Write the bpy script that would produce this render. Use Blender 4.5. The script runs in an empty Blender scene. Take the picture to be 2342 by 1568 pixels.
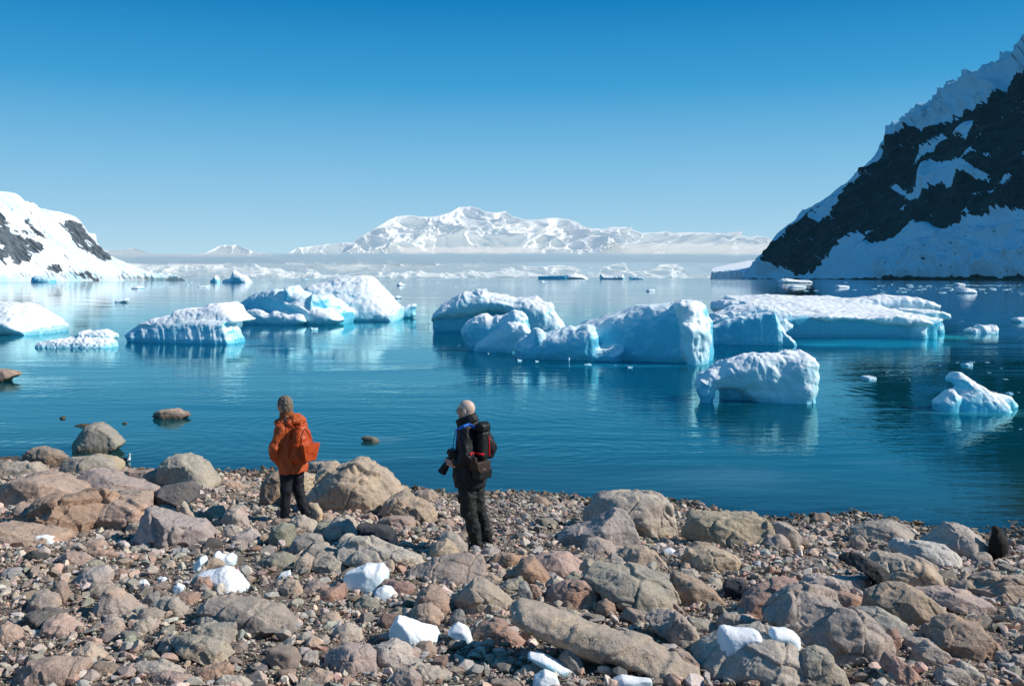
import bpy, math, random
import numpy as np
from mathutils import Vector
SC = bpy.context.scene
COL = SC.collection
# ------------------------------------------------------------------ camera model
F = 2287.0; CX = 1171.0; CY = 784.0; HZ = 634.7       # pixels of the traced sketches (2342 wide)
CAMH = 3.9
PITCH = math.atan((CY - HZ) / F)
cP, sP = math.cos(PITCH), math.sin(PITCH)

def ray(px, py):
    """world direction with unit y for a sketch pixel"""
    a = (np.asarray(px, float) - CX) / F
    b = (CY - np.asarray(py, float)) / F
    y = cP + b * sP
    z = -sP + b * cP
    return a / y, z / y
def Zf(off, sc, ox, oy):
    return lambda pts: [(ox + x * sc, oy + y * sc) for x, y in pts]
S1 = .33856
ZA = Zf(0, S1, 0, 548.9); ZB = Zf(0, S1, 792.9, 548.9); ZC = Zf(0, S1, 1549.1, 548.9)
LA = Zf(0, S1, 0, 1037.4); LB = Zf(0, S1, 792.9, 1037.4); LC = Zf(0, S1, 1549.1, 1037.4)
PF = Zf(0, .28646, 548.9, 884.4)
MF = Zf(0, .3968, 1585.8, 48.8)
RF = Zf(0, .5208, 548.9, 439.1)
NF = Zf(0, .18229, 0, 426.9)
FR = dict(ZA=ZA, ZB=ZB, ZC=ZC, LA=LA, LB=LB, LC=LC, PF=PF, MF=MF, RF=RF, NF=NF)
def frame(fr, pts): return FR[fr](pts)

# ------------------------------------------------------------------ noise
_rng = np.random.RandomState(7)
_PERM = np.concatenate([_rng.permutation(256)] * 3).astype(np.int32)
_G = _rng.normal(size=(256, 3)); _G /= np.linalg.norm(_G, axis=1)[:, None]; _G = _G.astype(np.float32)
def pnoise(p):
    p = np.asarray(p, np.float32)
    i = np.floor(p).astype(np.int32); f = p - i; i &= 255
    u = f * f * f * (f * (f * 6 - 15) + 10)
    out = np.zeros(p.shape[0], np.float32)
    for dx in (0, 1):
        wx = u[:, 0] if dx else 1 - u[:, 0]
        a = _PERM[i[:, 0] + dx]
        for dy in (0, 1):
            wy = u[:, 1] if dy else 1 - u[:, 1]
            b = _PERM[a + i[:, 1] + dy]
            for dz in (0, 1):
                wz = u[:, 2] if dz else 1 - u[:, 2]
                g = _G[_PERM[b + i[:, 2] + dz]]
                d = g[:, 0] * (f[:, 0] - dx) + g[:, 1] * (f[:, 1] - dy) + g[:, 2] * (f[:, 2] - dz)
                out += wx * wy * wz * d
    return out * 1.5
def fbm(p, octv=4, gain=.5, lac=2.03):
    p = np.asarray(p, np.float32); s = 0; a = 1.0; t = 0
    for k in range(octv):
        s = s + a * pnoise(p + 17.3 * k); t += a; a *= gain; p = p * lac
    return s / t
def ridged(p, octv=4, gain=.5, lac=2.1):
    p = np.asarray(p, np.float32); s = 0; a = 1.0; t = 0; w = 1.0
    for k in range(octv):
        n = 1 - np.abs(pnoise(p + 31.7 * k)) * 1.6
        n = np.clip(n, 0, 1) ** 2 * w
        w = np.clip(n * 1.6, 0, 1)
        s = s + a * n; t += a; a *= gain; p = p * lac
    return s / t
def worley(p, seed=0):
    """F1, F2-F1 and id of the nearest cell"""
    p = np.asarray(p, np.float32); i0 = np.floor(p).astype(np.int32)
    f1 = np.full(p.shape[0], 9., np.float32); f2 = f1.copy(); cid = np.zeros(p.shape[0], np.int32)
    for dx in (-1, 0, 1):
        for dy in (-1, 0, 1):
            for dz in (-1, 0, 1):
                c = i0 + np.array([dx, dy, dz], np.int32)
                h = _PERM[(_PERM[(_PERM[(c[:, 0] + seed) & 255] + c[:, 1]) & 255] + c[:, 2]) & 255]
                q = c + _G[h] * .45 + .5
                d = np.linalg.norm(p - q, axis=1)
                m = d < f1
                f2 = np.where(m, f1, np.minimum(f2, d)); cid = np.where(m, h, cid); f1 = np.where(m, d, f1)
    return f1, f2 - f1, cid
def sstep(a, b, x):
    t = np.clip((x - a) / (b - a), 0, 1); return t * t * (3 - 2 * t)

# ------------------------------------------------------------------ meshes
def link(o, parent=None):
    COL.objects.link(o)
    if parent is not None: o.parent = parent
    return o
def mesh_np(name, V, Fq, mat=None, parent=None, smooth=True, attrs=None, loc=None):
    V = np.asarray(V, np.float32); Fq = np.asarray(Fq, np.int32)
    me = bpy.data.meshes.new(name)
    n, k = Fq.shape
    me.vertices.add(len(V)); me.vertices.foreach_set('co', V.ravel())
    me.loops.add(n * k); me.loops.foreach_set('vertex_index', Fq.ravel())
    me.polygons.add(n); me.polygons.foreach_set('loop_start', np.arange(n, dtype=np.int32) * k)
    me.polygons.foreach_set('loop_total', np.full(n, k, np.int32))
    me.polygons.foreach_set('use_smooth', np.full(n, smooth, bool))
    for an, av in (attrs or {}).items():
        av = np.asarray(av, np.float32)
        if av.ndim == 1:
            at = me.attributes.new(an, 'FLOAT', 'POINT'); at.data.foreach_set('value', av)
        else:
            if an == 'fuv':
                at = me.attributes.new(an, 'FLOAT_VECTOR', 'POINT'); at.data.foreach_set('vector', av.ravel()); continue
            at = me.attributes.new(an, 'FLOAT_COLOR', 'POINT')
            if av.shape[1] == 3: av = np.concatenate([av, np.ones((len(av), 1), np.float32)], 1)
            at.data.foreach_set('color', av.ravel())
    me.update(calc_edges=True); me.validate()
    if mat is not None: me.materials.append(mat)
    o = bpy.data.objects.new(name, me)
    if loc is not None: o.location = loc
    return link(o, parent)
def empty(name, loc, parent=None):
    o = bpy.data.objects.new(name, None); o.location = loc; o.empty_display_size = .1
    return link(o, parent)
def tag(o, label=None, cat=None, group=None, kind=None):
    if label: o['label'] = label
    if cat: o['category'] = cat
    if group: o['group'] = group
    if kind: o['kind'] = kind
    return o

# surface nets on a regular grid
def surfnet(f, lo, hi, h):
    lo = np.array(lo, float); hi = np.array(hi, float)
    n = np.maximum(np.ceil((hi - lo) / h).astype(int) + 1, 4)
    ax = [lo[i] + h * np.arange(n[i]) for i in range(3)]
    G = np.asarray(f(ax[0][:, None, None], ax[1][None, :, None], ax[2][None, None, :]), np.float32)
    G = np.ascontiguousarray(np.broadcast_to(G, tuple(n))).copy()
    G[0] = G[-1] = np.maximum(G[0], h); G[-1] = h; G[0] = h
    G[:, 0] = h; G[:, -1] = h; G[:, :, 0] = h; G[:, :, -1] = h
    S = G < 0
    c = np.zeros((n[0] - 1, n[1] - 1, n[2] - 1), np.int8)
    for dx in (0, 1):
        for dy in (0, 1):
            for dz in (0, 1):
                c += S[dx:n[0] - 1 + dx, dy:n[1] - 1 + dy, dz:n[2] - 1 + dz]
    act = (c > 0) & (c < 8)
    idx = np.full(act.shape, -1, np.int32); ii = np.argwhere(act); idx[act] = np.arange(len(ii))
    P = np.zeros((len(ii), 3)); cnt = np.zeros(len(ii))
    corners = [(a, b, d) for a in (0, 1) for b in (0, 1) for d in (0, 1)]
    for a in range(8):
        for b in range(a + 1, 8):
            ca, cb = np.array(corners[a]), np.array(corners[b])
            if np.abs(ca - cb).sum() != 1: continue
            ga = G[tuple((ii + ca).T)]; gb = G[tuple((ii + cb).T)]
            m = (ga < 0) != (gb < 0)
            t = ga[m] / (ga[m] - gb[m])
            P[m] += ca + (cb - ca) * t[:, None]; cnt[m] += 1
    V = lo + h * (ii + P / cnt[:, None])
    faces = []
    for axs in range(3):
        sl0 = [slice(1, -1)] * 3; sl1 = [slice(1, -1)] * 3
        sl0[axs] = slice(0, n[axs] - 1); sl1[axs] = slice(1, n[axs])
        A = S[tuple(sl0)]; B = S[tuple(sl1)]
        e = np.argwhere(A != B)
        off = np.ones(3, int); off[axs] = 0
        e2 = e + off
        u, v = [(1, 2), (2, 0), (0, 1)][axs]
        du = np.zeros(3, int); du[u] = 1; dv = np.zeros(3, int); dv[v] = 1
        q = np.stack([idx[tuple((e2 - du - dv).T)], idx[tuple((e2 - dv).T)], idx[tuple(e2.T)], idx[tuple((e2 - du).T)]], 1)
        flip = ~A[tuple(e.T)]
        q[flip] = q[flip][:, ::-1]
        faces.append(q)
    Q = np.concatenate(faces); Q = Q[(Q >= 0).all(1)]
    return V, Q
def normals(V, Q):
    N = np.zeros_like(V)
    if Q.shape[1] == 4:
        fn = np.cross(V[Q[:, 2]] - V[Q[:, 0]], V[Q[:, 3]] - V[Q[:, 1]])
    else:
        fn = np.cross(V[Q[:, 1]] - V[Q[:, 0]], V[Q[:, 2]] - V[Q[:, 0]])
    for k in range(Q.shape[1]): np.add.at(N, Q[:, k], fn)
    return N / np.maximum(np.linalg.norm(N, axis=1), 1e-12)[:, None]
def relax(V, Q, it=1, lam=.5):
    for _ in range(it):
        A = np.zeros_like(V); C = np.zeros(len(V))
        k = Q.shape[1]
        for a in range(k):
            b = (a + 1) % k
            np.add.at(A, Q[:, a], V[Q[:, b]]); np.add.at(A, Q[:, b], V[Q[:, a]])
            np.add.at(C, Q[:, a], 1); np.add.at(C, Q[:, b], 1)
        V = V + lam * (A / np.maximum(C, 1)[:, None] - V)
    return V

# signed distance pieces
def sd_poly(x, z, P):
    P = np.asarray(P, float); n = len(P)
    d = None; s = None
    for i in range(n):
        a = P[i]; b = P[i - 1]
        e = b - a; wx = x - a[0]; wz = z - a[1]
        t = np.clip((wx * e[0] + wz * e[1]) / max(e[0] ** 2 + e[1] ** 2, 1e-12), 0, 1)
        dd = (wx - e[0] * t) ** 2 + (wz - e[1] * t) ** 2
        c1 = z >= a[1]; c2 = z < b[1]; c3 = e[0] * wz > e[1] * wx
        fl = (c1 & c2 & c3) | (~c1 & ~c2 & ~c3)
        d = dd if d is None else np.minimum(d, dd)
        s = fl if s is None else s ^ fl
    return np.where(s, -1, 1) * np.sqrt(d)
def smin(a, b, k):
    h = np.clip(.5 + .5 * (b - a) / k, 0, 1)
    return b + (a - b) * h - k * h * (1 - h)
def cap(x, y, z, a, b, ra, rb):
    a = np.array(a, float); b = np.array(b, float); e = b - a
    t = np.clip(((x - a[0]) * e[0] + (y - a[1]) * e[1] + (z - a[2]) * e[2]) / max((e ** 2).sum(), 1e-9), 0, 1)
    return np.sqrt((x - a[0] - e[0] * t) ** 2 + (y - a[1] - e[1] * t) ** 2 + (z - a[2] - e[2] * t) ** 2) - (ra + (rb - ra) * t)
def ell(x, y, z, c, r):
    k = np.sqrt(((x - c[0]) / r[0]) ** 2 + ((y - c[1]) / r[1]) ** 2 + ((z - c[2]) / r[2]) ** 2)
    return (k - 1) * min(r)
def rbox(x, y, z, c, hs, r, ax=None):
    """rounded box; ax = three orthonormal axes (rows)"""
    dx, dy, dz = x - c[0], y - c[1], z - c[2]
    if ax is not None:
        q = [dx * a[0] + dy * a[1] + dz * a[2] for a in ax]
    else: q = [dx, dy, dz]
    q = [np.abs(q[i]) - (hs[i] - r) for i in range(3)]
    out = np.sqrt(sum(np.maximum(v, 0) ** 2 for v in q))
    return out + np.minimum(np.maximum(np.maximum(q[0], q[1]), q[2]), 0) - r

# ------------------------------------------------------------------ beach height
def shoreY(x): return 17.75 - .33 * x + .35 * np.sin(x * .9) * .5 + .25 * np.sin(x * 2.3 + 1)
def ground(x, y):
    x = np.asarray(x, float); y = np.asarray(y, float)
    s = (shoreY(x) - y) * .95
    h = np.where(s < 0, .16 * s, np.where(s < 6, .115 * s, .69 + .03 * (s - 6)))
    h = np.maximum(h, -3.0 + .002 * s)
    near = np.clip(6.0 - y, 0, None)
    h = h + .22 * near ** 1.1
    h = np.minimum(h, 2.6)
    p = np.stack([x.ravel(), y.ravel(), np.zeros(x.size)], 1)
    n = fbm(p * .45, 3) * .09 + fbm(p * 1.7 + 9, 3) * .05
    return h + n.reshape(x.shape) * np.where(s > -6, 1, .2)
def hit_ground(px, py):
    dx, dz = ray(px, py); Y = 12.0
    for _ in range(25):
        g = float(ground(np.array([dx * Y]), np.array([Y]))[0])
        g = max(g, 0.0)
        Yn = (g - CAMH) / dz if dz < -1e-4 else 1e4
        Y = .5 * Y + .5 * min(Yn, 5000)
    return float(dx * Y), float(Y), g
def hit_water(px, py, z=0.0):
    dx, dz = ray(px, py); Y = (z - CAMH) / dz
    return float(dx * Y), float(Y)
def at_depth(pts, Y):
    """sketch pixels -> (X, Z) on the upright plane at distance Y"""
    a = np.array(pts, float); dx, dz = ray(a[:, 0], a[:, 1])
    return np.stack([dx * Y, CAMH + dz * Y], 1)
# ------------------------------------------------------------------ materials
def mat(name):
    m = bpy.data.materials.new(name); m.use_nodes = True
    nt = m.node_tree; nt.nodes.clear()
    out = nt.nodes.new('ShaderNodeOutputMaterial')
    return m, nt, out
class NB:
    """small helper to write node trees briefly"""
    def __init__(s, nt): s.nt = nt
    def n(s, t, **kw):
        nd = s.nt.nodes.new('ShaderNode' + t)
        for k, v in kw.items(): setattr(nd, k, v)
        return nd
    def put(s, sock, v):
        if hasattr(v, 'is_output') or isinstance(v, bpy.types.NodeSocket): s.nt.links.new(v, sock)
        else:
            if isinstance(v, (tuple, list)) and len(v) == 3 and sock.type == 'RGBA': v = (*v, 1)
            sock.default_value = v
    def math(s, op, a, b=0.0, c=0.0, clamp=False):
        nd = s.n('Math', operation=op, use_clamp=clamp)
        s.put(nd.inputs[0], a); s.put(nd.inputs[1], b); s.put(nd.inputs[2], c)
        return nd.outputs[0]
    def mix(s, f, a, b, mode='MIX'):
        nd = s.n('Mix', data_type='RGBA', blend_type=mode)
        s.put(nd.inputs[0], f); s.put(nd.inputs[6], a); s.put(nd.inputs[7], b)
        return nd.outputs[2]
    def noise(s, vec, scale, detail=4, rough=.55, dist=0.0):
        nd = s.n('TexNoise')
        if vec is not None: s.put(nd.inputs['Vector'], vec)
        nd.inputs['Scale'].default_value = scale; nd.inputs['Detail'].default_value = detail
        nd.inputs['Roughness'].default_value = rough; nd.inputs['Distortion'].default_value = dist
        return nd.outputs[0]
    def voro(s, vec, scale, feature='F1', rnd=1.0):
        nd = s.n('TexVoronoi', feature=feature)
        if vec is not None: s.put(nd.inputs['Vector'], vec)
        nd.inputs['Scale'].default_value = scale
        nd.inputs['Randomness'].default_value = rnd
        return nd
    def rampf(s, f, a, b, lo=0.0, hi=1.0):
        nd = s.n('MapRange', clamp=True); s.put(nd.inputs[0], f)
        for i, v in enumerate((a, b, lo, hi)): nd.inputs[1 + i].default_value = v
        return nd.outputs[0]
    def mapping(s, vec, scale=(1, 1, 1), rot=(0, 0, 0), loc=(0, 0, 0)):
        nd = s.n('Mapping'); s.put(nd.inputs[0], vec)
        nd.inputs['Scale'].default_value = scale; nd.inputs['Rotation'].default_value = rot; nd.inputs['Location'].default_value = loc
        return nd.outputs[0]
    def bump(s, h, strength, dist, normal=None):
        nd = s.n('Bump'); s.put(nd.inputs['Height'], h)
        nd.inputs['Strength'].default_value = strength; nd.inputs['Distance'].default_value = dist
        if normal is not None: s.put(nd.inputs['Normal'], normal)
        return nd.outputs[0]
    def bsdf(s, color, rough=.8, normal=None, spec=.3, **kw):
        nd = s.n('BsdfPrincipled'); s.put(nd.inputs['Base Color'], color)
        s.put(nd.inputs['Roughness'], rough); nd.inputs['Specular IOR Level'].default_value = spec
        if normal is not None: s.put(nd.inputs['Normal'], normal)
        for k, v in kw.items(): s.put(nd.inputs[k.replace('_', ' ')], v)
        return nd.outputs[0]
    def obj(s): return s.n('TexCoord').outputs['Object']
    def pos(s): return s.n('NewGeometry').outputs['Position']
    def nrm(s): return s.n('NewGeometry').outputs['Normal']
    def sep(s, v):
        nd = s.n('SeparateXYZ'); s.put(nd.inputs[0], v); return nd.outputs
    def attr(s, name, out='Color'):
        return s.n('Attribute', attribute_name=name).outputs[out]

def rock_material(name, use_attr, streaks=True):
    m, nt, out = mat(name); B = NB(nt)
    if use_attr: base = B.attr('Col')
    else: base = B.n('ObjectInfo').outputs['Color']
    if use_attr: v = B.pos()
    else:
        add = B.n('VectorMath', operation='ADD'); B.put(add.inputs[0], B.obj())
        rnd = B.n('ObjectInfo').outputs['Random']
        cm = B.n('CombineXYZ')
        B.put(cm.inputs[0], B.math('MULTIPLY', rnd, 37.0)); B.put(cm.inputs[1], B.math('MULTIPLY', rnd, 91.0)); B.put(cm.inputs[2], B.math('MULTIPLY', rnd, 53.0))
        B.put(add.inputs[1], cm.outputs[0]); v = add.outputs[0]
    n1 = B.noise(v, 2.2, 6, .62, .3)
    n2 = B.noise(v, 13.0, 5, .7)
    n3 = B.noise(v, 70.0, 3, .7)
    c = B.mix(B.rampf(n1, .35, .68), B.mix(1.0, base, (.60, .62, .66), 'MULTIPLY'), B.mix(1.0, base, (1.18, 1.12, 1.05), 'MULTIPLY'))
    c = B.mix(B.rampf(n2, .42, .62, 0, .55), c, B.mix(1.0, base, (.58, .57, .58), 'MULTIPLY'))
    c = B.mix(B.rampf(n3, .50, .66, 0, .5), c, B.mix(1.0, base, (1.5, 1.45, 1.4), 'MULTIPLY'))
    c = B.mix(B.rampf(n3, .46, .34, 0, .55), c, B.mix(1.0, base, (.45, .44, .44), 'MULTIPLY'))
    if streaks and not use_attr:
        w = B.n('TexWave', wave_type='BANDS', bands_direction='DIAGONAL')
        B.put(w.inputs['Vector'], v); w.inputs['Scale'].default_value = 2.4; w.inputs['Distortion'].default_value = 9; w.inputs['Detail'].default_value = 4
        w.inputs['Detail Scale'].default_value = 1.6
        c = B.mix(B.rampf(w.outputs['Fac'], .0, .25, .35, 0), c, B.mix(1.0, base, (.5, .45, .42), 'MULTIPLY'))
        vn = B.noise(v, 1.6, 3, .5, 1.2)
        vein = B.math('ABSOLUTE', B.math('SUBTRACT', vn, .5))
        c = B.mix(B.math('MULTIPLY', B.rampf(vein, .0, .006, .45, 0), B.rampf(n1, .48, .6)), c, (.62, .58, .54))
        oc = B.noise(v, 1.1, 4, .6)
        c = B.mix(B.rampf(oc, .56, .72, 0, .35), c, B.mix(1.0, base, (1.25, .92, .62), 'MULTIPLY'))
    # wet dark band near the waterline
    z = B.sep(B.pos())[2]
    wet = B.rampf(B.math('ADD', z, B.math('MULTIPLY', B.math('SUBTRACT', n1, .5), .12)), .05, .20, 1, 0)
    c = B.mix(wet, c, B.mix(1.0, c, (.38, .35, .28), 'MULTIPLY'))
    # a little dust on faces that look up
    nz = B.sep(B.nrm())[2]
    c = B.mix(B.math('MULTIPLY', B.rampf(nz, .3, .95, 0, .28), B.rampf(wet, 0, 1, 1, 0)), c, B.mix(.5, base, (.50, .45, .39)))
    h = B.math('ADD', B.math('MULTIPLY', n2, 1.0), B.math('MULTIPLY', n3, .30))
    wv = B.n('VectorMath', operation='ADD'); B.put(wv.inputs[0], v); B.put(wv.inputs[1], B.n('TexNoise').outputs[1]); cr = B.voro(wv.outputs[0], 2.6, 'DISTANCE_TO_EDGE')
    nd = B.noise(v, 3.0, 3)
    crk = B.math('MULTIPLY', B.rampf(cr.outputs['Distance'], 0, .025, 1, 0), B.rampf(nd, .56, .68))
    if not use_attr:
        c = B.mix(B.math('MULTIPLY', crk, .45), c, (.03, .027, .025))
        h = B.math('SUBTRACT', h, B.math('MULTIPLY', crk, .5))
    nm = B.bump(h, .75, .035 if not use_attr else .012)
    rough = B.rampf(wet, 0, 1, .88, .32)
    sh = B.bsdf(c, rough, nm, .25)
    nt.links.new(sh, out.inputs[0])
    return m
M_ROCK = rock_material('weathered_rock', False)
M_PEB = rock_material('beach_pebbles', True)

def ice_material(name, snow=(.93, .965, .98), deep=(.14, .62, .84), fine=1.0):
    m, nt, out = mat(name); B = NB(nt)
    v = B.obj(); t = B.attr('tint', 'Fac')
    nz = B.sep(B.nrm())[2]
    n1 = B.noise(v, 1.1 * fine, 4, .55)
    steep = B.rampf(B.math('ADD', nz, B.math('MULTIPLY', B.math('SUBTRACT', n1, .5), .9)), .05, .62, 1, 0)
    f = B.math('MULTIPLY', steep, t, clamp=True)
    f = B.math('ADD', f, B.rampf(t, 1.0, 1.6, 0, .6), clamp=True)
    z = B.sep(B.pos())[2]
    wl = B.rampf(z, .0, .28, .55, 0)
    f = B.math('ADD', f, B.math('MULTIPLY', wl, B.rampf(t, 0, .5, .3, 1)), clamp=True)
    mid = (.40, .80, .94)  # ice blue of steep faces, pushed further to paint in their shade
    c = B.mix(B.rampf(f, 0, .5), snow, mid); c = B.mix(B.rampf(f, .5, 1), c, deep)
    n2 = B.noise(v, 9 * fine, 5, .6); n3 = B.noise(v, 34 * fine, 3, .6)
    c = B.mix(B.rampf(n2, .55, .8, 0, .10), c, (.70, .80, .86))
    h = B.math('ADD', B.math('MULTIPLY', n2, .8), B.math('MULTIPLY', n3, .3))
    nm = B.bump(h, .3, .04 / fine)
    p = B.n('BsdfPrincipled'); B.put(p.inputs['Base Color'], c); B.put(p.inputs['Roughness'], B.rampf(f, 0, 1, .65, .32))
    p.inputs['Specular IOR Level'].default_value = .35; B.put(p.inputs['Normal'], nm)
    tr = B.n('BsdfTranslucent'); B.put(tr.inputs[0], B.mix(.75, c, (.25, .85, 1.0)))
    B.put(tr.inputs['Normal'], nm)
    mx = B.n('MixShader'); B.put(mx.inputs[0], B.rampf(f, 0, 1, .09, .23))
    nt.links.new(p.outputs[0], mx.inputs[1]); nt.links.new(tr.outputs[0], mx.inputs[2])
    nt.links.new(mx.outputs[0], out.inputs[0])
    return m
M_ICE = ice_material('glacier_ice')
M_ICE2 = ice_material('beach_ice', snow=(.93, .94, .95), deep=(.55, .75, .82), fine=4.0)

def plain(name, color, rough=.7, bscale=60, bstr=.25, bdist=.003, var=.25, spec=.3, metallic=0.0, sheen=0.0, anis=(1, 1, 1)):
    m, nt, out = mat(name); B = NB(nt)
    v = B.mapping(B.obj(), anis)
    n1 = B.noise(v, bscale, 4, .6); n0 = B.noise(v, 5, 4, .6)
    c = B.mix(B.rampf(n0, .3, .7, 0, var), color, tuple(x * .45 for x in color))
    sh = B.bsdf(c, rough, B.bump(n1, bstr, bdist), spec, Metallic=metallic)
    nt.links.new(sh, out.inputs[0]); return m
M_SKIN = plain('skin', (.52, .30, .22), .5, 90, .15, .001, .2)
M_SKIN_LIT = plain('lit_scalp_skin', (.68, .50, .40), .42, 90, .12, .001, .12)  # lighter copy of the skin: sunlight on the head put into the colour
M_HAIR = plain('grey_hair', (.24, .19, .14), .65, 160, .8, .006, .6, anis=(1, 1, .25))
M_ORJ = plain('orange_shell_cloth', (.50, .095, .022), .62, 220, .2, .001, .25)
M_ORB = plain('orange_pack_cloth', (.46, .060, .007), .5, 260, .2, .001, .2)
M_TAN = plain('brown_fleece', (.30, .10, .03), .9, 200, .5, .003, .3)
M_BLKT = plain('navy_black_trousers', (.012, .013, .020), .7, 200, .2, .001, .4)
M_BLKJ = plain('black_jacket_cloth', (.011, .012, .016), .62, 240, .2, .001, .4)
M_BLK = plain('black_nylon', (.008, .008, .009), .55, 300, .2, .001, .3)
M_OLV = plain('charcoal_trousers', (.017, .019, .0185), .7, 200, .2, .001, .4)
M_BRN = plain('brown_nylon', (.040, .024, .018), .6, 300, .2, .001, .3)
M_BLUE = plain('blue_webbing', (.01, .13, .55), .6, 300, .2, .001, .15)
M_RED = plain('red_webbing', (.75, .01, .015), .5, 300, .2, .001, .1)
M_MET = plain('grey_metal', (.45, .45, .45), .3, 100, .05, .001, .1, metallic=.9)
M_GREYT = plain('grey_print', (.35, .33, .3), .6)
M_PLAS = plain('black_camera_plastic', (.008, .008, .009), .38, 300, .1, .0006, .2)
M_LENS = plain('lens_glass', (.02, .02, .05), .06, 10, 0, .001, .1, spec=.9)
M_BOOT = plain('dark_rubber', (.010, .010, .011), .5, 120, .2, .001, .3)
M_PENG = plain('dark_brown_plumage', (.022, .016, .013), .75, 130, .9, .01, .5, anis=(1, 1, .3))
M_BWHT = plain('white_plumage', (.75, .75, .73), .8, 130, .6, .004, .1)
M_BBLK = plain('black_plumage', (.012, .012, .014), .7, 130, .6, .004, .3)
M_BEAK = plain('dull_orange_bill', (.35, .12, .03), .5)
# ------------------------------------------------------------------ sky and sun
SUN_EL = math.radians(36); SUN_AZ = math.radians(95)     # azimuth clockwise from the view direction (+Y)
SUNV = Vector((math.cos(SUN_EL) * math.sin(SUN_AZ), math.cos(SUN_EL) * math.cos(SUN_AZ), math.sin(SUN_EL)))
w = bpy.data.worlds.new("World"); SC.world = w; w.use_nodes = True
nt = w.node_tree; nt.nodes.clear(); B = NB(nt)
sky = B.n('TexSky', sky_type='NISHITA'); sky.sun_disc = False
sky.sun_elevation = SUN_EL; sky.sun_rotation = SUN_AZ; sky.altitude = 0; sky.air_density = 1.0; sky.dust_density = .4; sky.ozone_density = 2.5
gen = B.n('TexCoord').outputs['Generated']
zz = B.sep(gen)[2]
rp = B.n('ValToRGB'); B.put(rp.inputs[0], B.rampf(zz, -.02, 1.0))
cr = rp.color_ramp; cr.interpolation = 'LINEAR'
stops = [(.0, (.54, .76, .885)), (.04, (.47, .715, .865)), (.08, (.33, .61, .82)), (.13, (.20, .51, .78)), (.20, (.045, .345, .67)), (.28, (.0, .205, .52)), (.42, (.005, .155, .40)), (1.0, (.025, .15, .34))]
while len(cr.elements) < len(stops): cr.elements.new(.5)
for e, (p_, c_) in zip(cr.elements, stops): e.position = p_; e.color = (*c_, 1)
skyc = B.mix(.035, B.mix(1.0, rp.outputs[0], (10, 10, 10), 'MULTIPLY'), sky.outputs[0])
bg = B.n('Background'); B.put(bg.inputs[0], skyc); bg.inputs[1].default_value = .1
wo = B.n('OutputWorld'); nt.links.new(bg.outputs[0], wo.inputs[0])
sl = bpy.data.lights.new('sun', 'SUN'); sl.energy = 5.0; sl.angle = math.radians(.5); sl.color = (1.0, .93, .84)
so = link(bpy.data.objects.new('sun', sl)); so.rotation_euler = SUNV.to_track_quat('Z', 'Y').to_euler(); so.location = (30, -10, 30)
cam = bpy.data.cameras.new('camera'); co = link(bpy.data.objects.new('camera', cam))
cam.sensor_width = 36; cam.lens = 36 * F / 2342; cam.clip_end = 200000; cam.clip_start = .1
co.location = (0, 0, CAMH); co.rotation_euler = (math.pi / 2 - PITCH, 0, 0); SC.camera = co
SC.view_settings.view_transform = 'Standard'; SC.view_settings.look = 'None'; SC.view_settings.exposure = 0
SC.cycles.use_denoising = True
SC.cycles.max_bounces = 8; SC.cycles.transparent_max_bounces = 16
SC.cycles.sample_clamp_indirect = 4

# ------------------------------------------------------------------ ground
def axis(parts):
    out = []
    for a, b, n in parts: out += list(np.linspace(a, b, n, endpoint=False))
    out.append(parts[-1][1]); return np.array(out)
def grid_mesh(name, xs, ys, zf, m, attrs=None):
    X, Y = np.meshgrid(xs, ys, indexing='ij'); Z = zf(X, Y)
    V = np.stack([X.ravel(), Y.ravel(), Z.ravel()], 1)
    nx, ny = len(xs), len(ys)
    i = (np.arange(nx - 1)[:, None] * ny + np.arange(ny - 1)[None, :]).ravel()
    Q = np.stack([i, i + ny, i + ny + 1, i + 1], 1)
    return mesh_np(name, V, Q, m, attrs={k: f(X, Y).ravel() for k, f in (attrs or {}).items()})
m, nt, out = mat('beach_grit'); B = NB(nt)
v = B.pos()
n1 = B.noise(v, 1.3, 5, .6); n2 = B.noise(v, 35, 4, .7); vo = B.voro(v, 55, 'F1')
c = B.mix(B.rampf(n1, .35, .65), (.21, .165, .13), (.33, .265, .215))
c = B.mix(B.rampf(n2, .5, .7, 0, .7), c, (.28, .24, .20))
c = B.mix(.35, c, B.mix(1.0, c, vo.outputs['Color'], 'MULTIPLY'))
z = B.sep(v)[2]
wet = B.rampf(z, .02, .12, 1, 0); c = B.mix(wet, c, B.mix(1.0, c, (.4, .38, .34), 'MULTIPLY'))
nt.links.new(B.bsdf(c, B.rampf(wet, 0, 1, .9, .3), B.bump(B.math('ADD', n2, vo.outputs['Distance']), .8, .03), .25), out.inputs[0])
M_GND = m
xs = axis([(-60000, -400, 6), (-400, -40, 12), (-40, -14, 40), (-14, 14, 420), (14, 40, 40), (40, 400, 12), (400, 60000, 6)])
ys = axis([(-400, -20, 8), (-20, 5, 40), (5, 24, 320), (24, 60, 40), (60, 600, 10), (600, 60000, 5)])
tag(grid_mesh('ground', xs, ys, ground, M_GND), kind='structure', label='gravelly beach and sea bed under the stones and water')

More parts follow.
